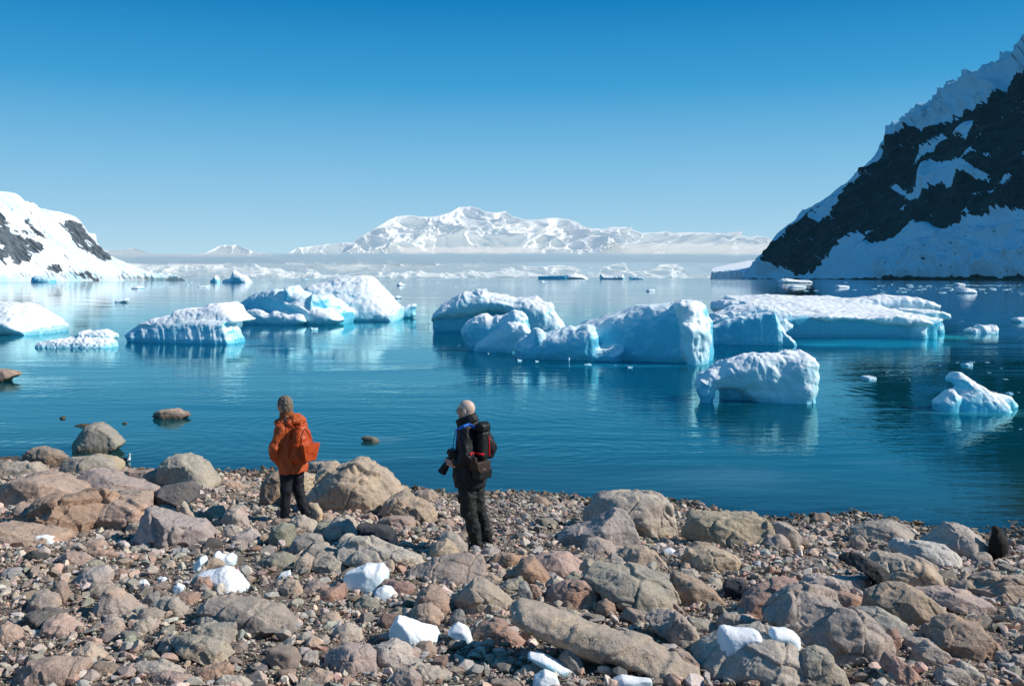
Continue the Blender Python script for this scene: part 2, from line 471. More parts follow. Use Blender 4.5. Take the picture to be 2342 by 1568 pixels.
# ------------------------------------------------------------------ water
m, nt, out = mat('sea_water'); B = NB(nt)
v = B.pos(); sx, sy, sz = B.sep(v)
dist = B.n('VectorMath', operation='LENGTH'); B.put(dist.inputs[0], v); dist = dist.outputs['Value']
calm = B.noise(B.mapping(v, (.035, .11, 1)), 1.0, 3, .55)
calmf = B.rampf(calm, .40, .60, .30, 1.7)
wa = B.noise(B.mapping(v, (.9, 2.6, 1), (0, 0, .12)), 1.0, 3, .55, .3)
wb = B.noise(B.mapping(v, (3.2, 7.5, 1), (0, 0, -.2)), 1.0, 2, .5)
wc = B.noise(B.mapping(v, (.22, .8, 1), (0, 0, -.1)), 1.0, 2, .5)
def rings(cx, cy, sc, r0, r1, amp):
    q = B.mapping(v, (1, 1, 1), loc=(-cx, -cy, 0))
    ln = B.n('VectorMath', operation='LENGTH'); B.put(ln.inputs[0], q); r = ln.outputs['Value']
    nn = B.noise(v, .5, 2)
    s_ = B.math('SINE', B.math('ADD', B.math('MULTIPLY', r, sc), B.math('MULTIPLY', nn, 5)))
    fade = B.math('MULTIPLY', B.rampf(r, r0, r1, 1, 0), amp)
    return B.math('MULTIPLY', s_, fade)
near = B.rampf(dist, 14, 120, 1, .42)
h = B.math('ADD', B.math('MULTIPLY', wa, .0125), B.math('MULTIPLY', wb, .0030))
h = B.math('ADD', h, B.math('MULTIPLY', wc, .022))
h = B.math('MULTIPLY', h, calmf)
for a in ((-11.5, 33.0, 11.0, 1, 9, .0016), (-3.4, 26.0, 13.0, .3, 10, .0016), (-9.0, 23.0, 14.0, .2, 8, .0014), (-2.0, 40.0, 8.0, .2, 5, .0016), (5.5, 33.0, 10.0, 2, 16, .0018), (1.0, 22.0, 15.0, .3, 7, .0010)):
    h = B.math('ADD', h, rings(*a))
h = B.math('MULTIPLY', h, near)
nm = B.bump(h, 1.0, .75)
# body colour with pale submerged ice around the bergs and a few scattered clouds of it
body = (.0002, .052, .070)
nb = B.noise(B.mapping(v, (.6, 1.3, 1)), 1.0, 4, .6)
body = B.mix(B.rampf(nb, .35, .7), body, (.0008, .050, .074))
def patch(col, cx, cy, rx, ry, amt, col2):
    q = B.mapping(v, (1 / rx, 1 / ry, 0), loc=(-cx / rx, -cy / ry, 0))
    ln = B.n('VectorMath', operation='LENGTH'); B.put(ln.inputs[0], q)
    r = B.math('ADD', ln.outputs['Value'], B.math('MULTIPLY', B.math('SUBTRACT', nb, .5), 1.3))
    return B.mix(B.rampf(r, .45, 1.05, amt, 0), col, col2)
WATER_PATCHES = []   # filled by the bergs below before the shader is closed
def close_water(body=body):
    for p_ in WATER_PATCHES: body = patch(body, *p_)
    shal = B.attr('shal', 'Fac')
    lw = B.n('Fresnel'); lw.inputs[0].default_value = 1.33; B.put(lw.inputs['Normal'], nm)
    gl = B.n('BsdfGlossy'); B.put(gl.inputs[0], B.mix(B.rampf(dist, 25, 170), (.45, .92, 1.0), (.88, .97, 1.0))); B.put(gl.inputs['Roughness'], B.rampf(dist, 30, 900, .015, .06)); B.put(gl.inputs['Normal'], nm)
    df = B.n('BsdfDiffuse'); B.put(df.inputs[0], B.mix(B.rampf(shal, .15, .95), (.055, .17, .18), body))
    tp = B.n('BsdfTransparent'); B.put(tp.inputs[0], (.58, .84, .88))
    mb = B.n('MixShader'); B.put(mb.inputs[0], shal); nt_.links.new(tp.outputs[0], mb.inputs[1]); nt_.links.new(df.outputs[0], mb.inputs[2])
    ms = B.n('MixShader'); B.put(ms.inputs[0], lw.outputs[0]); nt_.links.new(mb.outputs[0], ms.inputs[1]); nt_.links.new(gl.outputs[0], ms.inputs[2])
    nt_.links.new(ms.outputs[0], out_.inputs[0])
nt_ = nt; out_ = out; M_WATER = m; B_W = B
xs = axis([(-60000, -400, 8), (-400, -30, 20), (-30, 30, 200), (30, 400, 20), (400, 60000, 8)])
ys = axis([(6, 40, 150), (40, 400, 40), (400, 60000, 20)])
wtr = grid_mesh('water', xs, ys, lambda X, Y: X * 0, M_WATER,
                {'shal': lambda X, Y: 1 - np.exp(-np.clip(-ground(X, Y), 0, None) * 2.3)})
tag(wtr, kind='structure', label='calm blue bay water with small ripples')

# ------------------------------------------------------------------ mountains
def ridge_f(pts, jag, seed, px):
    a = np.array(pts); y = np.interp(px, a[:, 0], a[:, 1])
    p = np.stack([px * .035, px * 0 + seed, px * 0], 1)
    y2 = y + fbm(p, 3, .6) * jag
    p = np.stack([px * .18, px * 0 + seed, px * 0 + 5], 1)
    return y2 + fbm(p, 3, .6) * jag * .45
def sheet(name, ridge, x0, x1, nx, nv, plane, relief, mask=None, jag=4, seed=1, base=641.0, drop=None, m=None, keep=.3, vpow=1.0):
    px = np.linspace(x0, x1, nx); yr = ridge_f(ridge, jag, seed, px); yr = np.minimum(yr, base - 1)
    v = np.linspace(0, 1, nv) ** vpow
    PX = np.repeat(px[:, None], nv, 1); PY = base + (yr[:, None] - base) * v[None, :]
    dx, dz = ray(PX, PY); Y = plane(dx, dz, PX, PY)
    P = np.stack([dx * Y, Y, CAMH + dz * Y], 2).reshape(-1, 3)
    Vv = np.repeat(v[None, :], nx, 0).ravel()
    D = relief(P, PX.ravel(), PY.ravel(), Vv)          # world displacement vectors
    env = np.minimum(1, keep + (1 - keep) * sstep(1.0, .86, Vv))
    P = P + D * env[:, None]
    at = mask(P, PX.ravel(), PY.ravel(), Vv) if mask else {}
    # back of the mountain: the sheet runs over the ridge and down behind
    nb = 8; G = P.reshape(nx, nv, 3); back = []
    top = G[:, -1]
    for k in range(1, nb + 1):
        t = k / nb; q = top.copy(); wdt = drop if drop else 600
        q[:, 0] *= (q[:, 1] + wdt * t) / q[:, 1]; q[:, 1] += wdt * t; q[:, 2] = top[:, 2] * (1 - t ** 1.3) - 5 * t
        back.append(q[:, None])
    G = np.concatenate([G] + back, 1); nt2 = nv + nb
    i = (np.arange(nx - 1)[:, None] * nt2 + np.arange(nt2 - 1)[None, :]).ravel()
    Q = np.stack([i, i + nt2, i + nt2 + 1, i + 1], 1)
    A = {}
    for k_, a_ in at.items():
        a_ = a_.reshape(nx, nv); A[k_] = np.concatenate([a_, np.repeat(a_[:, -1:], nb, 1)], 1).ravel()
    return mesh_np(name, G.reshape(-1, 3), Q, m, attrs=A)
def mountain_material(name, haze_glow, hcol, sc, rock=((.030, .028, .030), (.10, .095, .09)), snow=(.86, .88, .90), blue=(.45, .74, .85)):
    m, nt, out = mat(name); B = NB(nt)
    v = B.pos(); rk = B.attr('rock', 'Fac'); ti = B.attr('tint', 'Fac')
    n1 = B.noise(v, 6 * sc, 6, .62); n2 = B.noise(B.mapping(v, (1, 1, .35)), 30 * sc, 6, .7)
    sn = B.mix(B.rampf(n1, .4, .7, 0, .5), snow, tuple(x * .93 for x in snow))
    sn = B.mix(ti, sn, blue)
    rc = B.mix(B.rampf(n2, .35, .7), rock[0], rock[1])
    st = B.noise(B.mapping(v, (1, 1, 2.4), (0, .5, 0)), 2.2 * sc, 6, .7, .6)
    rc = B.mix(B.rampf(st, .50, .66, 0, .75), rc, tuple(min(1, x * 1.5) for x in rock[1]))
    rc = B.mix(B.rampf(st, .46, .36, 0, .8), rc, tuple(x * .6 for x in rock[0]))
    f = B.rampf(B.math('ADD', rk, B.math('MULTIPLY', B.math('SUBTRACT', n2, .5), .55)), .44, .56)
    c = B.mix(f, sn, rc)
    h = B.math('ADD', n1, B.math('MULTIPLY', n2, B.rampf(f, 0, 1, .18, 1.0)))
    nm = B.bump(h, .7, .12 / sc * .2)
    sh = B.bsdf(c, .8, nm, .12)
    em = B.n('Emission'); em.inputs[0].default_value = (*hcol, 1)  # air haze painted into the surface as emission
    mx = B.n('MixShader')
    if isinstance(haze_glow, tuple):   # painted haze glows more low down, by height in metres
        z = B.sep(v)[2]; B.put(mx.inputs[0], B.rampf(z, haze_glow[2], haze_glow[3], haze_glow[0], haze_glow[1]))
    else: mx.inputs[0].default_value = haze_glow
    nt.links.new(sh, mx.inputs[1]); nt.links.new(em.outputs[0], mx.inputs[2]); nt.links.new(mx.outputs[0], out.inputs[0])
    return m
def polymask(PX, PY, polys, amp, fr, w=1.5):
    p = np.stack([PX * fr, PY * fr, PX * 0], 1)
    qx = PX + fbm(p, 5, .62) * amp; qy = PY + fbm(p + 40, 5, .62) * amp
    d = None
    for P in polys:
        a = sd_poly(qx, qy, P); d = a if d is None else np.minimum(d, a)
    return d                                             # sketch px, negative inside

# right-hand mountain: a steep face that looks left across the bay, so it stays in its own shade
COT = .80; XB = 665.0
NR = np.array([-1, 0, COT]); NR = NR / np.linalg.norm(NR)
def planeR(dx, dz, PX, PY): return XB / np.maximum(dx - COT * np.maximum(dz, -.01), .12)
ridR = MF([(245, 1486), (270, 1478), (282, 1440), (300, 1385), (370, 1345), (410, 1310), (470, 1235), (540, 1165), (590, 1130), (620, 1095), (680, 1065), (760, 1000), (880, 925), (960, 860), (1050, 780), (1090, 735), (1125, 660), (1132, 632), (1190, 590), (1260, 550), (1292, 525), (1300, 490), (1350, 452), (1395, 468), (1418, 430), (1425, 405), (1468, 402), (1478, 372), (1520, 350), (1545, 352), (1590, 305), (1648, 295), (1660, 285), (1700, 238), (1748, 230), (1775, 182), (1836, 168), (1850, 120), (1885, 98), (1890, 50), (1906, 25), (1960, -20), (2100, -130), (2400, -330)])
rockR = [MF([(440, 1420), (490, 1320), (560, 1270), (610, 1190), (660, 1130), (720, 1100), (735, 1130), (700, 1165), (760, 1180), (860, 1190), (875, 1120), (870, 1050), (905, 1000), (880, 990), (930, 940), (975, 920), (960, 965), (985, 1010), (1000, 990), (1030, 905), (1020, 880), (1060, 850), (1090, 790), (1110, 735), (1160, 715), (1200, 670), (1260, 625), (1320, 635), (1390, 610), (1450, 560), (1560, 490), (1640, 450), (1700, 405), (1750, 350), (1800, 300), (1860, 290), (1906, 245), (2100, 90), (2400, -100), (2400, 950), (1906, 1110), (1700, 1165), (1600, 1190), (1460, 1205), (1350, 1160), (1250, 1185), (1170, 1250), (1000, 1270), (975, 1270), (1030, 1190), (960, 1240), (870, 1290), (790, 1378), (740, 1428), (605, 1476), (570, 1440), (500, 1432)]),
         MF([(720, 1095), (770, 1060), (830, 1022), (832, 1030), (760, 1080)])]
snowR = [MF(q) for q in (
    [(1230, 1010), (1290, 900), (1380, 808), (1480, 800), (1560, 765), (1612, 725), (1630, 760), (1590, 800), (1580, 825), (1645, 835), (1640, 862), (1540, 880), (1430, 940), (1420, 910), (1300, 998)],
    [(1110, 945), (1160, 930), (1200, 965), (1245, 985), (1230, 1010)], [(1236, 822), (1300, 745), (1345, 700), (1430, 635), (1440, 660), (1400, 690), (1330, 745)],
    [(1415, 690), (1500, 652), (1555, 640), (1545, 600), (1620, 570), (1642, 600), (1608, 640), (1580, 688), (1540, 655), (1490, 685)], [(1610, 662), (1668, 635), (1650, 668)],
    [(1748, 1030), (1830, 960), (1906, 945), (1860, 990), (1800, 1005)], [(1848, 737), (1906, 685), (1906, 705)], [(1858, 468), (1906, 430), (1906, 448)],
    [(1598, 1187), (1660, 1142), (1668, 1160)], [(1745, 372), (1780, 355), (1775, 368)], [(1848, 325), (1890, 300), (1880, 322)],
    [(1190, 885), (1215, 865), (1210, 880)], [(1246, 935), (1262, 915), (1258, 940)], [(1540, 1000), (1572, 998), (1560, 1008)], [(1585, 470), (1640, 458), (1610, 475)],
    [(1700, 1062), (1720, 1050), (1712, 1066)], [(1660, 755), (1682, 740), (1676, 758)], [(1160, 1065), (1200, 1035), (1195, 1052)], [(1495, 1028), (1515, 1030), (1508, 1046)],
    [(2000, 800), (2200, 700), (2150, 790)], [(2000, 400), (2150, 300), (2120, 380)])]
glacR = np.array(MF([(240, 1490), (575, 1398), (600, 1450), (730, 1400), (870, 1290), (975, 1262), (1170, 1250), (1250, 1185), (1350, 1155), (1460, 1205), (1700, 1165), (1906, 1108), (2400, 930), (2400, 1600), (240, 1600)]))
glac2 = np.array(MF([(990, 1480), (1060, 1420), (1200, 1310), (1500, 1230), (1906, 1190), (2400, 1150), (2400, 1600), (900, 1600)]))
def reliefR(P, PX, PY, Vv):
    q = P / 420.0
    big = fbm(q * 1.0, 3) * 60
    r = (ridged(q * np.array([1.2, 1.2, 1.0]) + 3, 5, .55) - .4) * 75
    g = sstep(6, -14, polymask(PX, PY, [glacR], 10, .02)); g2 = sstep(5, -18, polymask(PX, PY, [glac2], 14, .02))
    sn = sstep(0, -6, np.maximum(polymask(PX, PY, [glacR], 1, .02), 0) * 0 + 1)
    ser = (ridged(P / np.array([60., 60., 95.]) + 9, 3) - .45) * 48 * sstep(.78, .93, Vv) * sstep(2010, 2080, PX)
    gl = g * 5 + g2 * 14 + (fbm(P / 130.0 + 5, 3) * 26 + (ridged(P / 55.0, 4, .6) - .4) * 20 * g2 + (ridged(P / 20.0, 3) - .4) * 5) * g
    d = (big + r) * (1 - g) + gl + ser
    d *= np.clip((1 - np.exp(-np.clip(642 - PY, 0, None) / 10)), 0, 1)
    return NR[None, :] * d[:, None]
def maskR(P, PX, PY, Vv):
    d = polymask(PX, PY, rockR, 13, .11); s = polymask(PX, PY, snowR, 11, .16)
    d = np.maximum(d, -s)
    rock = sstep(1.3, -1.3, d)
    spk = fbm(np.stack([(PX + PY * .7) * .05, (PY - PX * .55) * .17, PX * 0 + 3], 1), 5, .7)
    rock *= 1 - sstep(.27, .33, spk) * sstep(20, -20, d * 0 - 5) * .9
    gd = polymask(PX, PY, [glacR], 4, .03)
    sc_ = fbm(np.stack([PX * .11 + PY * .04, PY * .2, PX * 0 + 8], 1), 4, .65)
    rock = np.maximum(rock, sstep(.26, .36, sc_) * sstep(0, -20, polymask(PX, PY, [glac2], 4, .03)) * .75)
    shore = sstep(638.2, 639.0, PY + fbm(np.stack([PX * .03, PX * 0, PX * 0], 1), 3) * 5.0 + .6)
    rock = np.maximum(rock, shore)
    low = sstep(600, 632, PY) * sstep(-.1, .35, fbm(np.stack([PX * .02, PY * .05, PX * 0 + 1], 1), 4)) * .32
    tint = .18 + .35 * np.clip(fbm(P / 60.0, 4), 0, 1) + .25 * sstep(.8, 1, Vv)
    return {'rock': np.maximum(rock, low * (gd < 0)), 'tint': np.clip(tint, 0, 1)}
M_MR = mountain_material('right_mountain_rock_and_snow', .04, (.06, .26, .42), .012, rock=((.005, .007, .010), (.036, .038, .043)), snow=(.50, .72, .83), blue=(.26, .56, .70))  # snow colour blued and darkened to paint in the shade of this face
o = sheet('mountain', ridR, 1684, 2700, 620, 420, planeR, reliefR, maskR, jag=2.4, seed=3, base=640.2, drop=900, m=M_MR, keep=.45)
tag(o, 'steep dark rock mountain on the right with snow patches and a blue glacier below it', 'mountain', kind='structure')
# ice cliff at the foot of it
def planeC(dx, dz, PX, PY): return 3150 + dz * 9000
icr = MF([(92, 1486), (100, 1478), (104, 1440), (112, 1422), (135, 1414), (200, 1400), (260, 1390), (310, 1380), (360, 1378)])
def reliefC(P, PX, PY, Vv):
    d = (ridged(P / np.array([45., 45., 140.]), 3) - .4) * 40 * (1 - sstep(.55, .75, Vv))
    d = d - 150 * (1 - sstep(.55, .72, Vv)) * 0
    return np.stack([d * -.5, -d, d * 0], 1)
o = sheet('ice_cliff', icr, 1622, 1732, 110, 40, lambda dx, dz, PX, PY: 3150 + 14000 * np.clip(dz - .006, 0, 1) * 6 - (PX - 1622) * 3.2, reliefC,
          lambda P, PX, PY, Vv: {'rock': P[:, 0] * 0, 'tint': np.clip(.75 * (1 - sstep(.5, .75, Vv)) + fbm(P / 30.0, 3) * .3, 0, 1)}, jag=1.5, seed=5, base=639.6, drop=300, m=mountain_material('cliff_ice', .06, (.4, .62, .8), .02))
tag(o, 'low blue ice cliff at the left foot of the right mountain', 'ice cliff', kind='structure')

# left mountain
ridL = NF([(-900, -60), (-300, 30), (0, 60), (110, 66), (190, 82), (250, 120), (310, 180), (365, 182), (430, 205), (480, 240), (510, 272), (600, 292), (760, 322), (880, 355), (960, 385), (1020, 440), (1050, 490), (1110, 580), (1190, 592), (1208, 620), (1215, 700), (1280, 770), (1340, 825), (1400, 870), (1450, 895), (1600, 960), (1760, 1030), (1900, 1080), (2100, 1085), (2200, 1110), (2300, 1150), (2345, 1175), (2420, 1195)])
rockL = [NF(q) for q in (
    [(-900, 300), (0, 300), (30, 320), (120, 440), (180, 500), (150, 540), (200, 600), (300, 640), (440, 690), (560, 735), (560, 795), (440, 820), (360, 800), (420, 850), (370, 935), (290, 930), (215, 975), (185, 950), (160, 880), (140, 960), (90, 990), (40, 940), (0, 880), (-900, 800)],
    [(275, 395), (320, 385), (360, 450), (460, 540), (550, 590), (600, 655), (540, 655), (450, 590), (390, 520), (330, 460)], [(750, 465), (800, 480), (850, 540), (900, 620), (870, 590), (820, 530)],
    [(830, 490), (860, 440), (960, 445), (1020, 460), (1060, 530), (1110, 600), (1180, 670), (1230, 740), (1300, 790), (1360, 850), (1430, 915), (1380, 920), (1330, 905), (1250, 860), (1310, 930), (1200, 870), (1060, 800), (1000, 770), (940, 690), (900, 600)],
    [(590, 1000), (640, 975), (700, 962), (760, 965), (778, 1010), (770, 1055), (690, 1065), (620, 1045)], [(830, 1050), (950, 1085), (1090, 1110), (1080, 1085), (1180, 1120), (1270, 1190), (1190, 1180), (1100, 1120), (1080, 1165), (1020, 1120), (930, 1090)],
    [(310, 575), (350, 572), (380, 600), (370, 630)], [(180, 535), (230, 560), (240, 590), (200, 570)], [(470, 240), (500, 235), (505, 268), (480, 262)], [(365, 180), (420, 190), (425, 210), (375, 195)], [(2030, 1065), (2120, 1062), (2180, 1095), (2110, 1078)], [(670, 1105), (705, 1102), (700, 1118)])]
snowL = [NF(q) for q in ([(0, 530), (50, 510), (90, 520), (90, 560), (40, 620), (0, 630), (-900, 620), (-900, 540)], [(20, 860), (60, 790), (110, 765), (120, 800), (150, 860), (90, 830), (40, 870)], [(1080, 665), (1140, 700), (1180, 760), (1130, 760), (1090, 710)], [(320, 700), (390, 740), (330, 740)], [(925, 600), (960, 595), (940, 612)], [(1000, 720), (1040, 760), (1010, 760)])]
def planeL(dx, dz, PX, PY): return 830 + 2600 * np.clip(dz, 0, 1) + 480 * sstep(-150, 430, PX)
def reliefL(P, PX, PY, Vv):
    d = fbm(P / 85.0, 4) * 24 + (ridged(P / 40.0 + 4, 4) - .4) * 5
    cr_ = ridged(P / np.array([9., 9., 26.]), 3) * 5
    q = polymask(PX, PY, rockL, 8, .06); d = d + sstep(3, -3, q) * ((ridged(P / np.array([16., 16., 30.]) + 2, 4) - .4) * 16)
    d = d + cr_ * sstep(620, 632, PY) + cr_ * .9 * sstep(-.05, .2, fbm(P / 40.0 + 7, 2))
    d *= sstep(644, 634, PY) * .9 + .1
    # the left half of the big rock face turns away from the sun
    d = d + 18 * sstep(40, 25, PX) * sstep(480, 520, PY) * sstep(615, 600, PY)
    return np.stack([d * .15, -d, d * .2], 1)
def maskL(P, PX, PY, Vv):
    d = np.maximum(polymask(PX, PY, rockL, 9, .07), -polymask(PX, PY, snowL, 5, .1))
    spk = fbm(np.stack([PX * .12, PY * .12, PX * 0], 1), 4, .65)
    rock = sstep(.8, -.8, d) * (1 - sstep(.34, .42, spk))
    tint = .75 * sstep(612, 634, PY + 10 * fbm(np.stack([PX * .03, PX * 0, PX * 0], 1), 3)) * np.clip(.5 + 1.2 * fbm(P / 10.0, 3), 0, 1) + .9 * sstep(.02, .3, fbm(P / 45.0 + 3, 4)) * (.35 + .65 * np.clip(ridged(P / np.array([7., 7., 14.]), 3), 0, 1))
    return {'rock': rock, 'tint': np.clip(tint, 0, .8)}
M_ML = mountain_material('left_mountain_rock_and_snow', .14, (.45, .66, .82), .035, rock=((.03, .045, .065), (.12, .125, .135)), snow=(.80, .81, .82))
o = sheet('mountain', ridL, -420, 440, 560, 300, planeL, reliefL, maskL, jag=1.5, seed=8, base=645.3, drop=400, m=M_ML)
tag(o, 'sunlit snowy headland on the left with dark rock outcrops and a crevassed ice front', 'mountain', kind='structure')

# the far range, three depths of it
ridM = [(230, 575), (250, 571), (272, 571), (305, 565), (330, 573), (350, 585), (420, 587), (470, 578), (505, 561), (542, 559), (575, 573), (616, 582), (640, 582)] + RF([(190, 275), (205, 270), (250, 245), (330, 235), (420, 225), (495, 222), (510, 205), (560, 180), (600, 155), (640, 130), (690, 105), (740, 100), (800, 108), (870, 105), (930, 85), (965, 65), (1010, 60), (1050, 70), (1080, 85), (1130, 88), (1170, 82), (1200, 105), (1270, 122), (1320, 120), (1390, 110), (1440, 118), (1480, 130), (1520, 158), (1580, 165), (1640, 155), (1700, 155), (1770, 180), (1830, 175), (1870, 172), (1900, 180), (2000, 180), (2100, 182), (2190, 190), (2240, 200), (2280, 190), (2342, 205), (2600, 235), (2900, 300)])
def reliefM(sc, a1, a2, lean=0):
    def f(P, PX, PY, Vv):
        q = P / sc
        q = q + np.stack([fbm(q * .8, 2) * .55, fbm(q * .8 + 9, 2) * .55, q[:, 0] * 0], 1)
        d = (ridged(q * np.array([1., .5, .42]), 6, .55) - .35) * a1 + (ridged(q * np.array([3.4, 2, 1.6]) + 7, 4, .6) - .35) * a2
        d *= .25 + .75 * sstep(0, .2, Vv)
        return np.stack([d * .35, -d, d * .12], 1)
    return f
def maskM(P, PX, PY, Vv):
    r = sstep(.38, .6, fbm(P / 900.0, 5, .65)) * .3
    return {'rock': r * 0, 'tint': np.clip(.15 + fbm(P / 1500.0, 4) * .6, 0, .5)}
HZC = (.66, .80, .90)  # glow colour of the haze painted on the far range
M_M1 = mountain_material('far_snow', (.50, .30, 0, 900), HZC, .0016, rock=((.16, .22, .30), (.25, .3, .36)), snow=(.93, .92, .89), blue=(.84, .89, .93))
o = sheet('mountain', ridM, 225, 2060, 900, 170, lambda dx, dz, PX, PY: 13500 + 30000 * np.clip(dz, 0, 1), reliefM(1500., 1350, 330), maskM, jag=2.2, seed=12, base=640, drop=3000, m=M_M1, keep=.12)
tag(o, 'distant broad snow-covered massif beyond the bay, the highest peak near the middle', 'mountain', kind='structure')
rid2 = RF([(-560, 300), (400, 300), (440, 255), (470, 232), (490, 228), (520, 240), (560, 262), (620, 235), (700, 200), (760, 222), (800, 250), (900, 275), (1190, 275), (1240, 240), (1290, 200), (1340, 178), (1390, 190), (1440, 225), (1480, 215), (1540, 190), (1600, 200), (1640, 240), (1700, 225), (1760, 215), (1820, 235), (1900, 215), (1960, 235), (2050, 235), (2095, 205), (2130, 225), (2200, 195), (2260, 215), (2342, 240), (2900, 260)])
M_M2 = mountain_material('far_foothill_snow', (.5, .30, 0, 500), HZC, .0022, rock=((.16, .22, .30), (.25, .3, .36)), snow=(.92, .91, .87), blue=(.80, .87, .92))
o = sheet('hill', rid2, 700, 2060, 600, 90, lambda dx, dz, PX, PY: 11500 + 26000 * np.clip(dz, 0, 1), reliefM(800., 900, 300), maskM, jag=3, seed=15, base=640, drop=1200, m=M_M2, keep=.25)
tag(o, 'line of smaller pointed snow peaks standing in front of the distant massif', 'foothills', kind='structure')
rid3 = [(240, 600), (330, 604), (420, 607), (480, 606), (560, 601), (620, 603), (700, 605), (760, 606), (850, 612), (870, 632)] + RF([(640, 350), (680, 335), (700, 325), (760, 330), (900, 318), (960, 315), (1080, 312), (1200, 318), (1300, 330), (1400, 322), (1460, 325), (1520, 360), (1570, 372), (1590, 330), (1680, 310), (1710, 350), (1800, 345), (1840, 318), (1920, 315), (1975, 360), (2010, 378), (2300, 380)])
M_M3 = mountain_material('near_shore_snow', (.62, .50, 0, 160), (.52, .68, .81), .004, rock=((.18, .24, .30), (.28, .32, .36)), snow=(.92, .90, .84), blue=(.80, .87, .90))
o = sheet('hill', rid3, 236, 1740, 600, 60, lambda dx, dz, PX, PY: 8200 + 30000 * np.clip(dz, 0, 1), reliefM(420., 170, 70), maskM, jag=3.5, seed=21, base=640, drop=600, m=M_M3, keep=.3)
tag(o, 'low pale snow hills along the far shore under the fog bank', 'hills', kind='structure')

# fog bank lying across the far range: several thin layers with soft ragged edges
def fog(x0, x1, yc, hh, Y, col, amt, seed, sc=1.0, ragged=1.0, flat_top=False):
    m, nt, out = mat('fog'); B = NB(nt)
    uv = B.attr('fuv', 'Vector'); u, vv, _ = B.sep(uv)
    q = B.mapping(uv, (sc, 1.0 * ragged, 1), loc=(seed * 3.1, seed, 0))
    n = B.noise(q, 1.0, 6, .6); n2 = B.noise(q, .35, 4, .6)
    e = B.math('ADD', B.math('ABSOLUTE', vv), B.math('MULTIPLY', B.math('SUBTRACT', n, .5), 1.1 * ragged))
    a = B.rampf(e, .55, .95, 1, 0)
    a = B.math('MULTIPLY', a, B.rampf(n2, .30, .60, .7, 1))
    eu = B.rampf(B.math('ABSOLUTE', u), .78, .99, 1, 0); ev = B.rampf(B.math('ABSOLUTE', vv), .8, .98, 1, 0)
    a = B.math('MULTIPLY', B.math('MULTIPLY', a, B.math('MULTIPLY', eu, ev)), amt)
    cc = B.mix(B.rampf(vv, -.6, .9), col, tuple(min(1, x * 1.10) for x in col))
    em = B.n('Emission'); B.put(em.inputs[0], cc)  # the fog's daylight is put in as its own glow
    tp = B.n('BsdfTransparent'); mx = B.n('MixShader'); B.put(mx.inputs[0], a)
    nt.links.new(tp.outputs[0], mx.inputs[1]); nt.links.new(em.outputs[0], mx.inputs[2]); nt.links.new(mx.outputs[0], out.inputs[0])
    nx, nv = 60, 9
    px = np.linspace(x0, x1, nx); v = np.linspace(-1, 1, nv)
    PX = np.repeat(px[:, None], nv, 1); PY = yc - hh * v[None, :] + 0 * PX
    dx, dz = ray(PX, PY); Yg = Y + 300 * np.sin(PX * .004 + seed) + 500 * (v[None, :] ** 2)
    P = np.stack([dx * Yg, Yg, CAMH + dz * Yg], 2).reshape(-1, 3)
    P[:, 2] = np.maximum(P[:, 2], .5)
    i = (np.arange(nx - 1)[:, None] * nv + np.arange(nv - 1)[None, :]).ravel()
    Q = np.stack([i, i + nv, i + nv + 1, i + 1], 1)
    FU = np.stack([np.repeat(np.linspace(-1, 1, nx)[:, None], nv, 1), v[None, :] + 0 * PX, PX * 0], 2).reshape(-1, 3)
    # stretch the noise with the width of the bank
    o = mesh_np('fog_bank', P, Q, m, attrs={'fuv': FU})
    for nd in nt.nodes:
        if nd.type == 'MAPPING': nd.inputs['Scale'].default_value = (sc * (x1 - x0) / hh / 14, 1.0 * ragged, 1)
    o.visible_shadow = True
    return o
FOG = [
    (120, 2050, 593, 15, 8600, (.32, .47, .60), 1.0, 1, 1.0, .8, 'long grey-blue fog bank across the far mountains'),
    (560, 1500, 588, 13, 8900, (.37, .52, .65), .95, 4, 1.6, 1.2, 'lumpy grey cloud tops on the middle of the fog bank'),
    (1150, 1800, 605, 30, 8750, (.38, .56, .71), .88, 7, 1.0, .9, 'pale blue mist under the right end of the fog bank'),
    (1400, 1800, 570, 17, 10800, (.74, .80, .85), .7, 9, 2.2, 2.0, 'white cloud clinging to the peaks above the right of the fog bank'),
    (230, 900, 615, 15, 8300, (.66, .74, .79), .5, 12, 1.0, .7, 'thin cream mist over the low hills on the left'),
    (880, 1250, 573, 11, 10900, (.82, .84, .86), .6, 14, 1.6, 1.2, 'small white cloud strip at the foot of the highest peak'),
    (180, 640, 583, 6, 8000, (.50, .60, .70), .75, 17, 1.0, .7, 'thin grey streak of fog at the left end of the range')]
for x0, x1, yc, hh, Y, col, amt, sd, sc, rg, lb in FOG:
    tag(fog(x0, x1, yc, hh, Y, col, amt, sd, sc, rg), lb, 'fog', kind='stuff')
